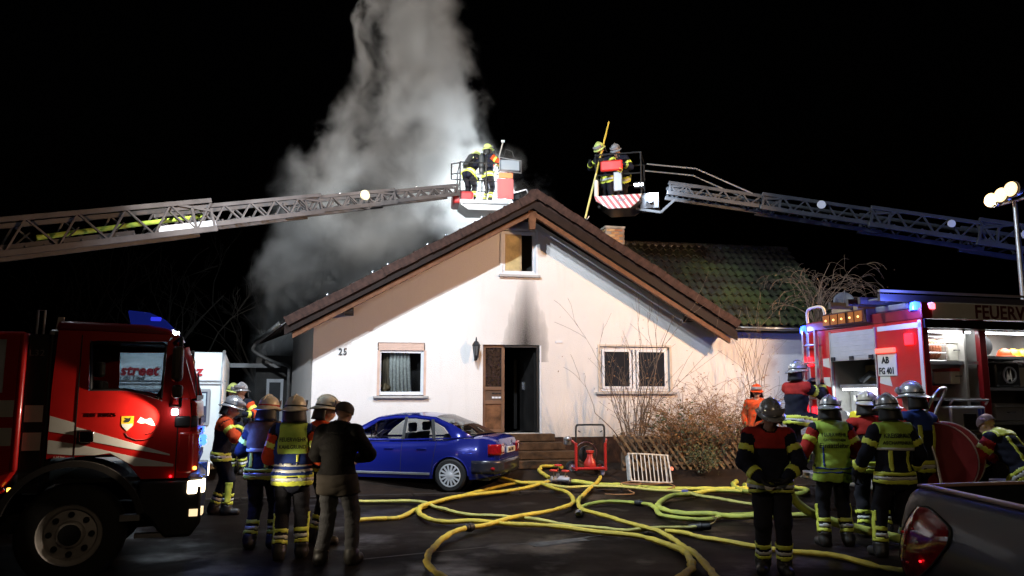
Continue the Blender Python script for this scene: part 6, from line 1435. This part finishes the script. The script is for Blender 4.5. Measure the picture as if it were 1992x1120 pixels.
# ------------------------------------------------------------------ hoses and small gear on the street
ly = mat('yellow_fire_hose', (.74, .57, .05), .6, vscale=5, var=.3, c2=(.44, .34, .05), bump=.4, bscale=220, vdet=8)
lg = mat('green_yellow_fire_hose', (.60, .62, .09), .6, vscale=5, var=.3, c2=(.32, .38, .07), bump=.4, bscale=220, vdet=8)
lp = mat('pale_yellow_fire_hose', (.68, .62, .15), .6, vscale=4, var=.3, c2=(.38, .36, .10), bump=.4, bscale=220, vdet=8)
HOSES = [
 ('yellow hose running from the left edge of the group to the red valve divider', ly, .042, 0, [(-2.36, 11.4), (-1.93, 11.66), (-1.65, 11.86), (-1.5, 12.62), (-1.33, 13.26), (-1.01, 14.05), (-.54, 15.09), (.05, 15.65), (.72, 15.86)]),
 ('greenish hose winding across the middle of the street to an open coupling with a hook', lp, .04, .012, [(-2.86, 13.43), (-2.68, 13.43), (-2.05, 13.46), (-1.51, 13.31), (-1.22, 12.78), (-.91, 12.23), (-.58, 11.96), (-.17, 11.76), (.1, 11.72), (.37, 11.44), (.75, 11.05), (1.15, 10.75), (1.47, 10.62), (1.84, 10.72), (2.28, 10.83), (2.56, 10.88)]),
 ('yellow hose making the long bend that leaves the street at the bottom centre right', ly, .044, .03, [(.71, 15.78), (.25, 15.16), (-.33, 14.48), (-.99, 13.77), (-1.35, 13.08), (-1.45, 12.48), (-1.39, 11.96), (-1.2, 11.4), (-.92, 11.22), (-.57, 11.22), (-.11, 11.08), (.46, 10.83), (.99, 10.51), (1.48, 10.14), (1.79, 9.73), (1.94, 9.23), (1.92, 8.57), (1.77, 8.09), (1.5, 7.6)]),
 ('yellow hose with a dark coupling forming the wide loop at the bottom of the street', ly, .042, .045, [(-.5, 7.3), (-.75, 8.0), (-.89, 8.47), (-.92, 9.0), (-.86, 9.86), (-.64, 10.51), (-.33, 10.91), (.07, 11.53), (.51, 12.08), (.86, 12.55), (1.03, 13.26), (1.01, 14.19), (.83, 14.94), (.62, 15.49), (.38, 15.59), (.05, 15.66), (-.5, 16.0)]),
 ('thick green hose running from the divider past the metal rack to the right', lg, .062, .0, [(1.12, 15.9), (1.5, 15.8), (1.82, 15.7), (2.29, 15.6), (3.02, 15.16), (3.79, 15.1), (4.42, 15.23), (4.9, 15.6), (5.5, 15.9)]),
 ('yellow hose hanging from the red pump cart and curling down the street', ly, .042, .055, [(1.81, 16.13), (1.51, 15.1), (1.18, 13.64), (1.07, 12.78), (1.11, 12.12), (1.38, 11.44), (1.71, 10.75), (1.9, 10.14), (1.99, 9.47), (2.02, 8.78), (2.0, 8.09), (1.95, 7.58)]),
 ('thin pale hose with a blue coupling running to the right engine', lp, .036, .07, [(.66, 15.44), (.99, 15.0), (1.44, 15.16), (2.19, 14.94), (2.7, 14.54), (3.12, 14.19), (3.28, 13.77), (3.5, 13.26), (3.84, 12.78), (4.21, 12.33)]),
 ('yellow green hose looping round in front of the metal rack', lg, .042, .02, [(1.01, 12.02), (1.13, 12.71), (1.3, 13.08), (1.74, 13.31), (2.2, 13.13), (2.26, 12.55), (2.24, 11.92), (2.43, 11.53), (2.81, 11.5), (3.19, 11.78), (3.61, 12.02), (4.17, 12.23)]),
 ('thick green hose forming the right hand loop beside the front firefighter', lg, .055, .035, [(4.2, 14.48), (3.67, 14.63), (3.18, 14.13), (2.74, 13.77), (2.38, 12.89), (2.33, 12.23), (2.6, 11.88), (2.94, 11.76), (3.21, 11.63), (3.46, 11.53), (3.98, 11.66), (4.6, 11.82)]),
 ('yellow hose passing the feet of the front firefighter towards the pickup', ly, .042, .0, [(2.05, 10.62), (2.32, 10.36), (2.51, 10.07), (2.86, 9.6), (3.35, 9.25), (3.69, 8.94), (3.92, 8.44), (4.08, 8.13)]),
 ('coil of green hose at the foot of the engine ladder', lg, .06, .02, [(4.6, 16.2), (4.35, 15.5), (4.35, 14.7), (4.7, 14.2), (5.2, 14.3), (5.5, 14.8), (5.4, 15.5), (5.0, 15.8), (4.6, 15.7)]),
 ('short yellow hose looping up from the divider towards the steps', ly, .045, .03, [(.75, 16.0), (.63, 16.24), (.58, 16.52), (.68, 16.9), (.88, 17.0), (1.05, 16.75)]),
]
cpl = mat('coupling_alloy', (.35, .36, .38), .3, metal=.9)
HO_ = []
for lab, m, r, dz, pts in HOSES:
    r *= .9
    C = catmull(pts, 8)
    h = thing('fire_hose', lab, 'hose', (pts[0][0], pts[0][1], 0), 0, 'hoses laid across the street'); base = Vector((pts[0][0], pts[0][1], 0))
    P = [Vector((p.x, p.y, gz(p.x, p.y) + r * .86 + dz + .008 * math.sin(i * .37))) - base for i, p in enumerate(C)]
    rr = random.Random(len(HO_)); P = [p + Vector((rr.gauss(0, .006), rr.gauss(0, .006), 0)) for p in P]
    rad = [r * (1 + .07 * math.sin(i * .9 + len(HO_)) * math.sin(i * .23) + rr.gauss(0, .018)) for i in range(len(P))]
    for k in range(rr.randint(1, 3)):                 # kinks where the hose is bent too tight
        q = rr.randrange(6, len(P) - 6)
        for j, f in ((-1, .9), (0, .72), (1, .9)): rad[q + j] *= f
    MB().tube(P, rad, 12, flat=.84).build('hose_jacket', m, h)
    HO_.append((h, P, r))
def coupling(i, k, m, hook=False, L=.16):
    h, P, r = HO_[i]; a = P[k]; d = (P[min(k + 1, len(P) - 1)] - P[max(0, k - 1)]).normalized()
    MB().lathe([(r * 1.05, -L / 2), (r * 1.3, -L / 2 + .02), (r * 1.3, -.02), (r * 1.55, -.015), (r * 1.55, .03), (r * 1.25, .04), (r * 1.25, L / 2 - .02), (r * 1.05, L / 2)], a, d, 14).build('coupling', m, h)
    if hook: MB().tube([a + d * .06, a + d * .2 + Vector((0, 0, .05)), a + d * .24 + Vector((0, 0, .11)), a + d * .17 + Vector((0, 0, .13))], .012, 6).build('carry_hook', mat('brass_hook', (.45, .3, .12), .4, metal=.7), h)
coupling(1, len(HO_[1][1]) - 1, blk, True, .3); coupling(3, 42, blk); coupling(6, 40, mat('blue_coupling', (.12, .14, .4), .35, metal=.5)); coupling(0, len(HO_[0][1]) - 1, cpl); coupling(4, 0, cpl); coupling(7, 30, blk); coupling(7, 0, cpl)
hz_ = thing('fire_hose', 'lime hose held up in an arc by the incident commander', 'hose', (4.0, 10.0, 0), 0, 'hoses laid across the street')
MB().tube([p - Vector((4, 10, 0)) for p in catmull([(3.98, 10.12, 1.22), (3.70, 10.02, 1.16), (3.50, 9.98, .92), (3.50, 10.0, .64), (3.68, 10.06, .42), (4.0, 10.12, .26), (4.5, 10.0, .13), (5.0, 9.5, .06), (5.4, 8.9, .06)], 7)], .055, 12).build('hose_jacket', lg, hz_)
# valve divider with three red handwheels
dv = thing('valve_divider', 'chrome hose divider with red handwheels beside the car', 'hose divider', (.92, 15.85, gz(.92, 15.85)), R(10))
MB().cyl((-.14, 0, .1), (.2, 0, .1), .06, n=14).tube([(-.02, 0, .1), (.1, -.12, .1), (.2, -.16, .1)], .045, 10).tube([(-.02, 0, .1), (.1, .12, .1), (.2, .16, .1)], .045, 10).cyl((0, 0, .1), (0, 0, .2), .035).build('valve_body', mat('bright_alloy', (.7, .7, .74), .3, metal=.5), dv)
for x, y, z in ((-.1, -.05, .27), (.02, .06, .36), (.14, -.08, .26)):
    w = MB().cyl((x, y, .1), (x, y, z), .014, n=8).build('spindle', chrome, dv)
    MB().tube([(x + .065 * math.cos(a), y + .065 * math.sin(a), z) for a in np.linspace(0, 6.28, 15)[:-1]], .018, 8, closed=True).bar((x - .06, y, z), (x + .06, y, z), .02, .015).bar((x, y - .06, z), (x, y + .06, z), .02, .015).build('handwheel', mat('red_handwheel', (.55, .03, .02), .35), w)
for s in (-1, 1): MB().cyl((-.05 + s * .1, 0, .0), (-.05 + s * .1, 0, .08), .02).build('foot', chrome, dv)
# portable pump on a red tube frame with a black U handle
pc = thing('pump_cart', 'red tubular pump cart with tall black handle in front of the wall', 'pump cart', (1.62, 16.5, .16), R(6))
redt = mat('red_tube_paint', (.42, .02, .018), .35, coat=.3)
for x in (-.31, .31):
    MB().tube([(x, -.15, .12), (x, -.15, .68)], .03, 10).build('frame_post', redt, pc)
    MB().tube([(x, -.15, .66), (x * 1.25, .1, .74), (x * 1.5, .4, .68)], .024, 8).build('frame_arm', redt, pc)
    MB().tube([(x, -.15, .14), (x, .45, .14)], .026, 8).build('frame_skid', redt, pc)
MB().tube([(-.34, -.15, .16), (.34, -.15, .16)], .032, 10).build('cross_bar', redt, pc)
MB().tube(catmull([(-.30, -.12, .66), (-.30, -.12, .98), (-.28, -.12, 1.03), (-.23, -.12, 1.05), (.23, -.12, 1.05), (.28, -.12, 1.03), (.30, -.12, .98), (.30, -.12, .66)], 4), .02, 8).build('push_handle', blk, pc)
for x in (-.26, .26): MB().bar((x, -.13, .93), (x * .8, -.13, .90), .012, .02).build('handle_hook', blk, pc, smooth=0)
MB().lathe([(.13, 0), (.14, .04), (.12, .12), (.07, .2), (.06, .28), (.085, .3), (.085, .34), (.0001, .35)], (.03, .05, .17), n=20).build('pump_body', redbx, pc)
MB().lathe([(.16, 0), (.18, .02), (.18, .1), (.1, .12), (.0001, .12)], (0, .3, .42), (0, -1, 0), 24).build('engine_housing', blk, pc)
MB().tube([(.23 * math.cos(a), .34, .44 + .23 * math.sin(a)) for a in np.linspace(0, 6.28, 25)[:-1]], .012, 6, closed=True).build('guard_ring', mat('dark_guard_ring', (.1, .03, .03), .4), pc)
for s in (-1, 1):
    wheel(pc, s * .3, .36, .14, .14, .07, s, .08, 0, rim=alu)
MB().box(-.5, -.36, .1, .3, .62, .78).ball((-.44, .0, .76), .07, .06, .05).build('lamp_unit', alu, pc, bevel=.02, smooth=40)
MB().ball((.26, -.1, .1), .05, .04, .1).build('caster', mat('pale_caster', (.4, .4, .6), .3), pc)
# metal rack (old oven style grid) leaning
gr = thing('metal_rack', 'white metal rack with upright bars leaning in front of the lattice fence', 'rack', (2.86, 16.2, gz(2.86, 16.2)), R(10))
gr.rotation_euler = (R(-24), R(5), R(12))
wm = mat('chipped_white_enamel', (.62, .60, .56), .4, var=.3, vscale=10)
MB().tube(catmull([(-.42, 0, .03), (-.44, 0, .08), (-.44, 0, .52), (-.40, 0, .58), (.36, 0, .60), (.42, 0, .55), (.44, 0, .08), (.40, 0, .02), (-.38, 0, .0), (-.42, 0, .03)], 4), .018, 8).build('rack_frame', wm, gr)
for k in range(9): MB().cyl((-.36 + k * .088, .0, .01), (-.36 + k * .088, .0, .585), .011, n=6).build('rack_bar', wm, gr)
MB().box(-.47, -.43, .0, .14, .02, .56).build('rack_side', wm, gr, bevel=.01, smooth=0)
MB().tube([(.36, .0, .56), (.42, .12, .3), (.40, .05, .05)], .012, 6).build('rack_stay', wm, gr)
MB().box(.42, .52, -.01, .01, .28, .36).build('red_tag', redbx, gr, bevel=.005, smooth=0)
rp = thing('rope', 'thin brown rope tangled over the hoses in front of the rack', 'rope', (2.2, 15.2, 0))
rc_ = [(-.5, -.7, .03), (-.2, -.75, .03), (.05, -.6, .03), (.0, -.3, .05), (-.1, .1, .12), (.1, .3, .14), (.3, .2, .14), (.2, -.05, .12), (-.05, .15, .12), (.5, .1, .12), (.8, .2, .13), (.9, -.1, .1), (.7, -.3, .05), (1.0, -.6, .03)]
MB().tube(catmull(rc_, 5), .012, 6).build('rope_strand', mat('brown_rope', (.28, .15, .07), .8), rp)

# ------------------------------------------------------------------ lattice fence
fn = thing('lattice_fence', 'low diagonal lattice fence of weathered slats in front of the shrubs', 'fence', (2.5, 16.95, .2), HB)
fm = [mat('weathered_slat_%d' % k, c, .8, var=.4, vscale=10, bump=.3) for k, c in enumerate(((.20, .13, .07), (.25, .17, .09), (.15, .10, .06)))]
FL, FH = 2.75, .74
for lay, sg in ((0, 1), (1, -1)):
    me = [MB().prism([(0, -.004), (.045, -.004), (.045, .018), (0, .018)], 'z', 0, .92).mesh('slat', q) for q in fm]
    for k in range(20):
        x = -.35 + k * .155
        o = link('slat', random.choice(me), fn); tx = x if sg > 0 else x + .5
        o.location = (tx + (.52 if sg > 0 else 0), -.02 if lay == 0 else .03, .0); o.rotation_euler = (0, R(-35) * sg + R(random.uniform(-1.2, 1.2)), 0)
for z in (.12, .62): MB().box(-.1, FL + .4, .0, .028, z, z + .06).build('fence_rail', fm[2], fn, smooth=0)
for x in (-.12, 1.4, 2.95): MB().box(x, x + .09, .05, .14, -.1, .82).build('fence_post', fm[2], fn, bevel=.01, smooth=0)

# ------------------------------------------------------------------ shrubs
bark = mat('grey_brown_twig', (.16, .11, .075), .8, var=.4, vscale=12); bark2 = mat('dark_twig', (.09, .065, .045), .8, var=.4, vscale=12)
def grow(b, p, d, L, r, depth, rnd, droop=0, n=5, minr=.003, split=(2, 4), ang=.6):
    pts = [p]; rs = [r]; dirs = []
    for k in range(n):
        d = (d + Vector((rnd.gauss(0, .13), rnd.gauss(0, .13), rnd.gauss(0, .08) - droop * (k / n)))).normalized()
        p = p + d * (L / n); pts.append(p); rs.append(max(minr, r * (1 - .65 * (k + 1) / n))); dirs.append(d)
    b.tube(pts, rs, 5 if r > .012 else 4, caps=False)
    ends = [(pts[-1], dirs[-1])]
    if depth > 0:
        for _ in range(rnd.randint(*split)):
            k = rnd.randint(1, n - 1); a = rnd.uniform(0, 6.28); q = Vector((math.cos(a), math.sin(a), rnd.uniform(-.1, .5)))
            ends += grow(b, pts[k + 1], (dirs[k] + q * ang).normalized(), L * rnd.uniform(.4, .65), max(minr, rs[k] * .62), depth - 1, rnd, droop * 1.2, max(3, n - 1), minr, split, ang)
    return ends
def shrub(name, label, loc, stems, hgt, spread, seed, m, depth=2, droop=0, leaves=0, leaf_m=None, group=None, r=.018, split=(2, 4), ang=.6, lsize=.05):
    rnd = random.Random(seed); s = thing(name, label, 'shrub', loc, 0, group); ends = []; b = MB()
    for k in range(stems):
        a = rnd.uniform(0, 6.28); q = rnd.uniform(.05, 1)
        ends += grow(b, Vector((math.cos(a) * .12 * q, math.sin(a) * .12 * q, 0)), Vector((math.cos(a) * spread * q, math.sin(a) * spread * q * .7, 1)).normalized(), hgt * rnd.uniform(.65, 1.05), r * rnd.uniform(.7, 1.2), depth, rnd, droop, 6, split=split, ang=ang)
    o = b.build('stems', m, s, smooth=0, recalc=False); o['kind'] = 'stuff'
    if leaves:
        L = MB()
        for _ in range(leaves):
            p, d = rnd.choice(ends); p = p + Vector((rnd.gauss(0, .12), rnd.gauss(0, .12), rnd.gauss(0, .1))); d = Vector((rnd.gauss(0, 1), rnd.gauss(0, 1), rnd.gauss(0, .6))).normalized(); u = d.orthogonal().normalized() * lsize * .35; f = d * lsize * rnd.uniform(.7, 1.4)
            L.add([p, p + f * .5 + u, p + f, p + f * .5 - u], [(0, 1, 2, 3)])
        o = L.build('leaves', leaf_m, s, smooth=0, recalc=False); o['kind'] = 'stuff'
    return s
bark4 = mat('orange_brown_twig', (.24, .13, .065), .85, var=.4, vscale=10, spec=.15)
leafg = mat('dull_green_leaf', (.05, .06, .02), .6, var=.5, vscale=4); leafb = mat('dry_brown_leaf', (.22, .11, .04), .8, var=.5, vscale=4)
shrub('bare_shrub', 'bare upright shrub with many thin stems before the right window', (2.72, 17.35, .22), 22, 2.25, .42, 3, bark, 2, 0, 90, leafb, r=.016, split=(1, 3), ang=.5, lsize=.045)
shrub('bare_shrub', 'tall single bare sapling rising past the right window', (3.0, 17.6, .22), 2, 3.9, .14, 12, bark, 2, 0, 20, leafb, r=.02, split=(2, 3), ang=.5, lsize=.04)
shrub('tangled_shrub', 'dense tangled shrub with arching twigs behind the lattice fence', (3.95, 17.45, .22), 52, 1.45, .95, 5, bark4, 2, .28, 520, leafb, r=.013, split=(3, 4), ang=.8)
shrub('tangled_shrub', 'tangled twiggy shrub against the wall between fence and engine', (5.15, 17.75, .25), 50, 1.55, .9, 8, bark4, 2, .26, 420, leafb, r=.013, split=(3, 4), ang=.8)
shrub('evergreen_shrub', 'dark evergreen shrub with broad leaves in the middle of the thicket', (4.15, 17.3, .22), 16, 1.0, .7, 9, bark2, 2, .05, 520, leafg, r=.012, lsize=.09)
shrub('low_plant', 'small leafy plant at the foot of the lattice fence', (4.05, 16.75, .19), 12, .42, .8, 10, bark2, 1, .1, 500, leafg, r=.007, lsize=.055)
shrub('thin_sapling', 'thin leafless sapling rising beside the climbing firefighter', (5.65, 17.85, .25), 4, 2.9, .32, 21, bark, 2, .02, 30, leafb, r=.015, split=(2, 4), ang=.6, lsize=.04)
shrub('climbing_vine', 'pale arching vine stems over the right end of the wing roof', (7.5, 18.9, 3.6), 26, 1.5, .95, 14, mat('pale_vine', (.22, .14, .09), .8, var=.3), 2, .55, 120, leafb, r=.012, split=(2, 4), ang=.7)
sd_ = thing('satellite_dish', 'pale satellite dish at the right end of the wing roof', 'satellite dish', (7.75, 17.9, 3.55), 0)
MB().lathe([(.0001, .0), (.10, .015), (.19, .05), (.23, .08)], (0, 0, .42), (-.3, -.9, .3), 24).build('dish', mat('grey_dish', (.10, .10, .115), .5, var=.25), sd_, solid=.01)
MB().cyl((0, .05, -.1), (0, .05, .55), .022).build('mast', alu, sd_); MB().tube([(0, -.02, .4), (-.1, -.3, .5), (-.12, -.36, .65)], .01, 6).build('feed_arm', alu, sd_)
# bare trees in the dark yard on the left
bark3 = mat('wet_dark_bark', (.022, .018, .014), .9, var=.4)
def tree(label, loc, hgt, seed):
    rnd = random.Random(seed); t = thing('bare_tree', label, 'tree', loc, 0, 'bare trees in the dark garden'); b = MB()
    pts = [Vector((0, 0, -.1)), Vector((.05, 0, hgt * .18)), Vector((.0, .05, hgt * .36))]; b.tube(pts, [.16, .13, .10], 8).build('trunk', bark3, t)
    c = MB()
    for k in range(9):
        a = k * .7 + rnd.random(); grow(c, pts[1] + (pts[2] - pts[1]) * (k / 8), Vector((math.cos(a) * .7, math.sin(a) * .7, 1)).normalized(), hgt * rnd.uniform(.35, .62), .055, 3, rnd, 0, 6, .006, (2, 4), .6)
    o = c.build('crown', bark3, t, smooth=0, recalc=False); o['kind'] = 'stuff'
tree('bare tree in the dark behind the caravan', (-13.5, 30, 0), 7.5, 1); tree('bare tree in the dark left of the smoke column', (-11.0, 34, 0), 7.0, 2); tree('bare tree in the dark above the left fire engine cab', (-18, 31, 0), 8.0, 3)
# ------------------------------------------------------------------ smoke: a volume of uneven density rising behind the ridge
def smoke():
    x0, x1, y0, y1, z0, z1 = -8.8, 1.4, 21.9, 25.6, 1.6, 14.6
    o = MB().box(x0, x1, y0, y1, z0, z1).build('smoke', None or mat('unused', (1, 1, 1)), smooth=0)
    o['kind'] = 'stuff'; o['label'] = 'grey smoke column rising from behind the roof ridge'
    m = bpy.data.materials.new('smoke_volume'); m.use_nodes = True; nt = m.node_tree; nt.nodes.clear(); N = nt.nodes.new; L = nt.links.new
    o.data.materials.clear(); o.data.materials.append(m)
    out = N('ShaderNodeOutputMaterial'); pv = N('ShaderNodeVolumePrincipled'); L(pv.outputs[0], out.inputs['Volume'])
    pv.inputs['Color'].default_value = (.86, .86, .86, 1); pv.inputs['Anisotropy'].default_value = .15
    tc = N('ShaderNodeTexCoord')
    def Mt(op, a, c=None, clamp=False):
        n = N('ShaderNodeMath'); n.operation = op; n.use_clamp = clamp
        for i, q in enumerate((a, c)):
            if q is None: continue
            if isinstance(q, (int, float)): n.inputs[i].default_value = q
            else: L(q, n.inputs[i])
        return n.outputs[0]
    # turbulent displacement of the coordinates
    nz = N('ShaderNodeTexNoise'); nz.inputs['Scale'].default_value = .55; nz.inputs['Detail'].default_value = 3; L(tc.outputs['Object'], nz.inputs['Vector'])
    vs = N('ShaderNodeVectorMath'); vs.operation = 'SUBTRACT'; L(nz.outputs['Color'], vs.inputs[0]); vs.inputs[1].default_value = (.5, .5, .5)
    vm = N('ShaderNodeVectorMath'); vm.operation = 'SCALE'; L(vs.outputs[0], vm.inputs[0]); vm.inputs['Scale'].default_value = 2.1
    va = N('ShaderNodeVectorMath'); va.operation = 'ADD'; L(tc.outputs['Object'], va.inputs[0]); L(vm.outputs[0], va.inputs[1])
    sp = N('ShaderNodeSeparateXYZ'); L(va.outputs[0], sp.inputs[0]); X, Y, Z = sp.outputs
    f = N('ShaderNodeTexNoise'); f.inputs['Scale'].default_value = .85; f.inputs['Detail'].default_value = 6; f.inputs['Roughness'].default_value = .62; f.inputs['Distortion'].default_value = .5; L(tc.outputs['Object'], f.inputs['Vector'])
    def curve(pts, lo, hi):
        "piecewise curve of Z through a float curve node, values mapped from 0..1 to lo..hi"
        fc = N('ShaderNodeFloatCurve'); c = fc.mapping.curves[0]
        P = [((z - z0) / (z1 - z0), (v - lo) / (hi - lo)) for z, v in pts]
        c.points[0].location = P[0]; c.points[1].location = P[-1]
        for q in P[1:-1]: c.points.new(*q)
        fc.mapping.update()
        t = Mt('DIVIDE', Mt('SUBTRACT', Z, z0), z1 - z0, True); L(t, fc.inputs['Value'])
        return Mt('ADD', Mt('MULTIPLY', fc.outputs[0], hi - lo), lo)
    def plume(cx, rad, yc, ry, amp):
        xc = curve(cx, -9, 2); r = curve(rad, 0, 3)
        dx = Mt('DIVIDE', Mt('SUBTRACT', X, xc), r); dy = Mt('DIVIDE', Mt('SUBTRACT', Y, yc), ry)
        d = Mt('SQRT', Mt('ADD', Mt('MULTIPLY', dx, dx), Mt('MULTIPLY', dy, dy)))
        body = Mt('SUBTRACT', 1.0, d, True)
        er = Mt('MULTIPLY', Mt('SUBTRACT', .58, f.outputs['Fac']), 2.2)          # erode with the fine noise
        return Mt('MULTIPLY', Mt('MULTIPLY', Mt('SUBTRACT', body, Mt('MULTIPLY', er, .92), True), Mt('MULTIPLY', body, 2.2, True)), amp)
    A = plume([(1.6, -1.0), (6, -1.0), (7.4, -1.3), (8.8, -1.75), (10.2, -2.2), (11.8, -2.75), (14.6, -3.3)], [(1.6, .1), (5.2, .5), (6.6, 2.0), (8.3, 2.6), (10, 2.3), (11.8, 1.9), (14.6, 2.1)], 23.8, 1.5, 3.4)
    B = plume([(1.6, -7.4), (3.4, -7.3), (5.5, -7.0), (7.5, -6.1), (9.2, -5.4), (14.6, -4.6)], [(1.6, .5), (2.6, .95), (5, 1.3), (7.5, 1.75), (9.2, 1.6), (10.8, .6), (14.6, .05)], 23.8, 1.4, 1.9)
    Cc = plume([(1.6, -4.5), (6, -4.4), (8, -3.8), (14.6, -3.2)], [(1.6, .3), (3.6, 2.0), (6, 3.0), (8, 2.9), (10, 2.0), (12, .6), (14.6, .1)], 24.2, 1.3, 1.4)
    dn = Mt('ADD', Mt('ADD', A, B), Cc)
    L(dn, pv.inputs['Density'])
    return o
smoke()
# ------------------------------------------------------------------ beams of the lit floodlights, some seen and some added
CW = (.76, .88, 1.0); WW = (1.0, .60, .30)
Mlt = Matrix.Translation(lt.location) @ Matrix.Rotation(R(20), 4, 'Z')
pA = Mlt @ Vector((-3.2, 1.2, 8.5))
lamp('mast_beam', 'SPOT', None, pA, 26000, (1.0, .95, .88), (-2.6, 23.5, 10.4), .18, 40, .5)
for jx, jy, jz, e in ((2.0, 2.0, 8.75, 1900), (2.8, 2.1, 9.0, 2350)):
    hd_ = MB().box(jx - .15, jx + .15, jy - .1, jy + .1, jz - .1, jz + .1).build('floodlight', blackp, mp, bevel=.02, smooth=0)
    MB().box(jx - .13, jx + .13, jy + .1, jy + .11, jz - .08, jz + .08).build('floodlight_face', lamp_c, mp, smooth=0)
    p_ = Mlt @ Vector((jx, jy + .2, jz)); print('JIB', p_)
    lamp('added_jib_beam', 'SPOT', None, p_, e, CW, (1.3, 18.4, 2.4), .08, 124, .35)  # high cool spots hung from the added jib
MB().box(-3.46, -3.26, .55, .95, 7.2, 7.45).cyl((-3.4, 1.2, 7.35), (-3.4, .9, 7.35), .025).build('floodlight', blackp, mp, bevel=.02, smooth=0)
MB().box(-3.259, -3.25, .58, .92, 7.23, 7.42).build('floodlight_face', lamp_c, mp, smooth=0)
lamp('mast_wall_beam', 'SPOT', None, Mlt @ Vector((-3.18, .75, 7.32)), 3900, CW, (-4.8, 18.2, 2.2), .12, 46, .5)
lamp('added_smoke_beam', 'SPOT', None, Mlt @ Vector((-3.18, .75, 7.4)), 9000, (1, .97, .92), (-6.9, 23.8, 5.6), .12, 24, .6)  # extra spot, added to light the low smoke on the left
lamp('cab_roof_beam', 'SPOT', None, Mlt @ Vector((-.1, .5, 2.62)), 190, CW, (0, 18.2, 3.6), .05, 75, .4)
lamp('basket_beam', 'SPOT', None, (3.4, 18.4, 6.9), 260, CW, (5.4, 20.2, 5.0), .06, 120, .6)
lamp('basket_smoke_beam', 'SPOT', None, (.28, 22.6, 7.55), 4800, (.84, .94, 1.0), (-3.2, 23.7, 8.2), .12, 120, .6)
pW = Matrix.Translation(rt.location) @ Matrix.Rotation(R(15.6), 4, 'Z') @ Vector((2.85, 1.26, 5.15))
lamp('warm_mast_beam', 'SPOT', None, pW, 3000, WW, (-2.0, 18, 3.2), .12, 104, .3)
lamp('cool_mast_beam', 'SPOT', None, pW + Vector((.2, .3, 0)), 900, CW, (5.9, 19.2, 2.2), .1, 70, .5)
# unseen lamp added behind the camera to brighten the foreground
sl_ = thing('added_fill_lamp', 'added lamp on a pole behind the viewer', 'added lamp', (3.2, -3.0, 0))
MB().cyl((0, 0, 0), (0, 0, 6.2), .07, .045).tube([(0, 0, 6.1), (0, .5, 6.35), (0, 1.0, 6.35)], .035, 8).build('pole', alu, sl_)
MB().box(-.12, .12, .8, 1.4, 6.3, 6.4).build('lamp_head', blackp, sl_, bevel=.02, smooth=40)
MB().box(-.1, .1, .85, 1.35, 6.285, 6.3).build('lamp_lens', lamp_w, sl_, smooth=0)
lamp('added_fill_beam', 'SPOT', None, (3.2, -1.9, 6.25), 460, (1, .74, .48), (4.8, 10.5, 1.8), .15, 112, .8)
